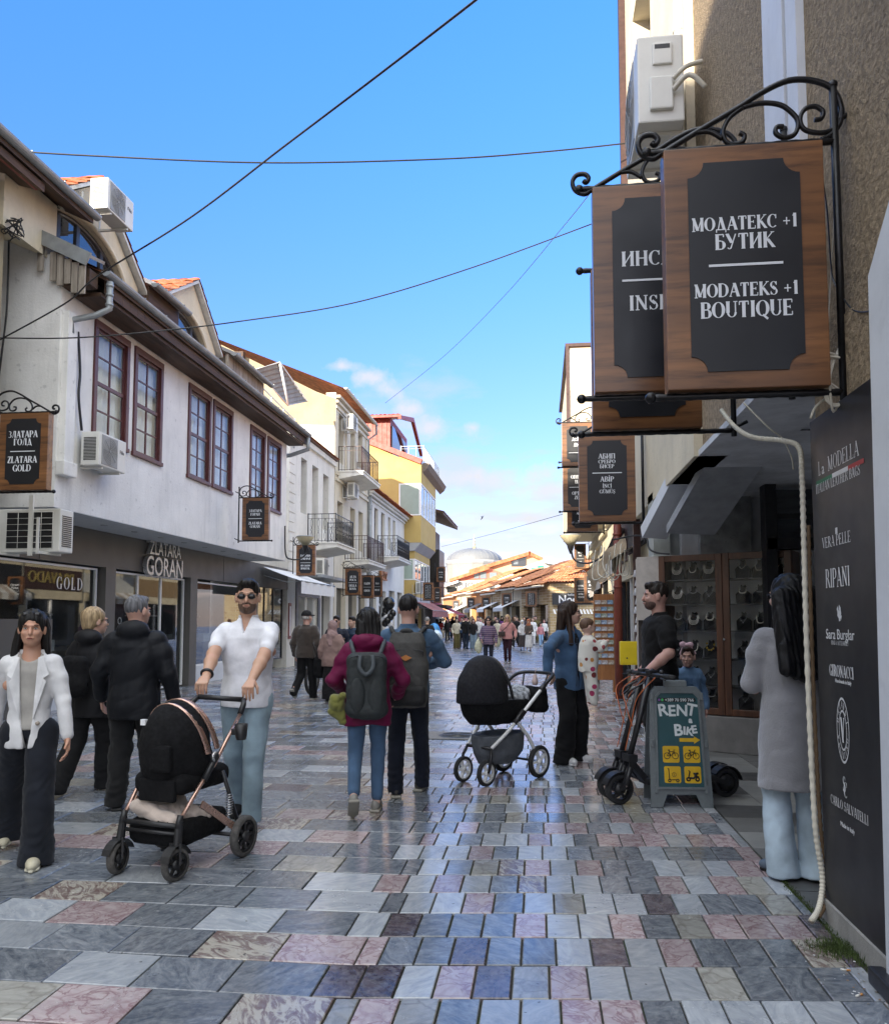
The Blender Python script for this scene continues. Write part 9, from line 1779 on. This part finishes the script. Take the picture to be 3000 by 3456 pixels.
tubes(bp, 'zip', black_p, [[(-.14, -.335, 1.20), (-.12, -.345, 1.25), (.12, -.345, 1.25), (.14, -.335, 1.20)]], .005, 5, 4)
mb = MB(); mb.add([(-.05, -.377, 1.19), (0, -.38, 1.165), (.05, -.377, 1.19), (0, -.374, 1.215)], [(0, 1, 2, 3)]); mb.add([(-.05, -.362, 1.19), (0, -.364, 1.165), (.05, -.362, 1.19), (0, -.36, 1.215)], [(0, 3, 2, 1)]); mb.add([(-.05, -.377, 1.19), (0, -.38, 1.165), (.05, -.377, 1.19), (0, -.374, 1.215), (-.05, -.362, 1.19), (0, -.364, 1.165), (.05, -.362, 1.19), (0, -.36, 1.215)], [(0, 1, 5, 4), (1, 2, 6, 5), (2, 3, 7, 6), (3, 0, 4, 7)]); mb.build('badge', mat('orange_badge', (.45, .17, .04), .7), bp)
B3 = thing('backpack', 'small black leather backpack on the blonde woman at the left', 'backpack', (AX(290, 6.62), 6.52, 0), R_(10)); B = Sdf(); B.box((-.02, -.06, 1.02), (.12, .06, .17), .05); B.ell((-.02, -.09, .94), (.125, .07, .09), .03); sdf_obj(B, 'pack_body', fab, B3, .009, fold=.006, seed=6)
t = worn('holdall', 'large soft black bag carried by the old man in the brown jumper', 'bag', po); B = Sdf(); B.box((.30, -.02, .62), (.09, .15, .19), .07); sdf_obj(B, 'bag_body', fab, t, .014, fold=.009, seed=7); tubes(t, 'handle', black_p, [[(.30, -.10, .78), (.30, 0, .88), (.30, .08, .78)]], .012, 6, 4)
t = worn('shoulder_bag', 'dark brown shoulder bag worn across the pink jumper', 'bag', pk); mb = MB(); mb.bbox(.06, .17, .92, .30, .27, 1.10, .03); mb.build('bag_body', mat('brown_leather', (.03, .016, .012), .4), t); tubes(t, 'strap', MATS['brown_leather'], [[(.20, .20, 1.08), (.02, .20, 1.25), (-.12, .10, 1.44), (-.14, -.02, 1.45)]], .014, 5, 4)
for p, lb, q in ((pk, 'pale plastic carrier bag hanging from the hand of the pink jumper woman', (.36, .02, .74)), (pp, 'yellowish plastic carrier bag hanging beside the checked shirt', (.30, .05, .70))):
    t = worn('carrier_bag', lb, 'bag', p); B = Sdf(); B.ell(q, (.11, .06, .19), .02); B.cap((q[0], q[1], q[2] + .14), (q[0] - .03, q[1], q[2] + .26), .04, .015); sdf_obj(B, 'film', mat('carrier_film', (.50, .50, .36), .5), t, .016, fold=.012, seed=3, fscale=1.5)
# bicycle parked between the older pair
t = thing('bicycle', 'bicycle standing behind the old man with only its black handlebar clear', 'bicycle', (AX(1092, 16.2), 16.2, 0), R_(170))
for y in (-.5, .5): wheel(t, (0, y, .33), .33, .035, MATS['steel'], 12, tyre, .004, .02)
tubes(t, 'frame', iron, [[(0, -.5, .33), (0, -.1, .3), (0, .38, .72), (0, -.2, .75), (0, -.1, .3)], [(0, -.5, .33), (0, -.2, .75)], [(0, .5, .33), (0, .36, .95)]], .016); tubes(t, 'handlebar', black_p, [[(-.3, .28, 1.02), (-.1, .38, 1.0), (.1, .38, 1.0), (.3, .28, 1.02)]], .014, 8, 4)
mb = MB(); mb.ball((0, -.24, .86), .12, n=10, k=6, sc=(.8, 1.2, .35)); mb.build('saddle', black_p, t)

# seams on the denim jackets and the polo placket
def seams(p, lst, m, r=.0022):
    mb = MB()
    for P in lst: mb.tube(smooth_path([Vector(q) * p[1] for q in P], 5), r, 4)
    mb.build('seam', m, p[0])
dst = mat('denim_stitch', (.035, .05, .085), .8)
seams((p10, i10['s']), [[(-.20, -.128, 1.30), (0, -.150, 1.29), (.20, -.128, 1.30)], [(-.17, -.135, .875), (0, -.150, .875), (.17, -.135, .875)]], dst, .004)
seams((pj, ij['s']), [[(g * .055, .150, 1.36), (g * .07, .160, 1.15), (g * .075, .150, .84)] for g in (-1, 1)] + [[(g * .04, .150, 1.30), (g * .12, .145, 1.30), (g * .175, .09, 1.30)] for g in (-1, 1)], dst, .004)
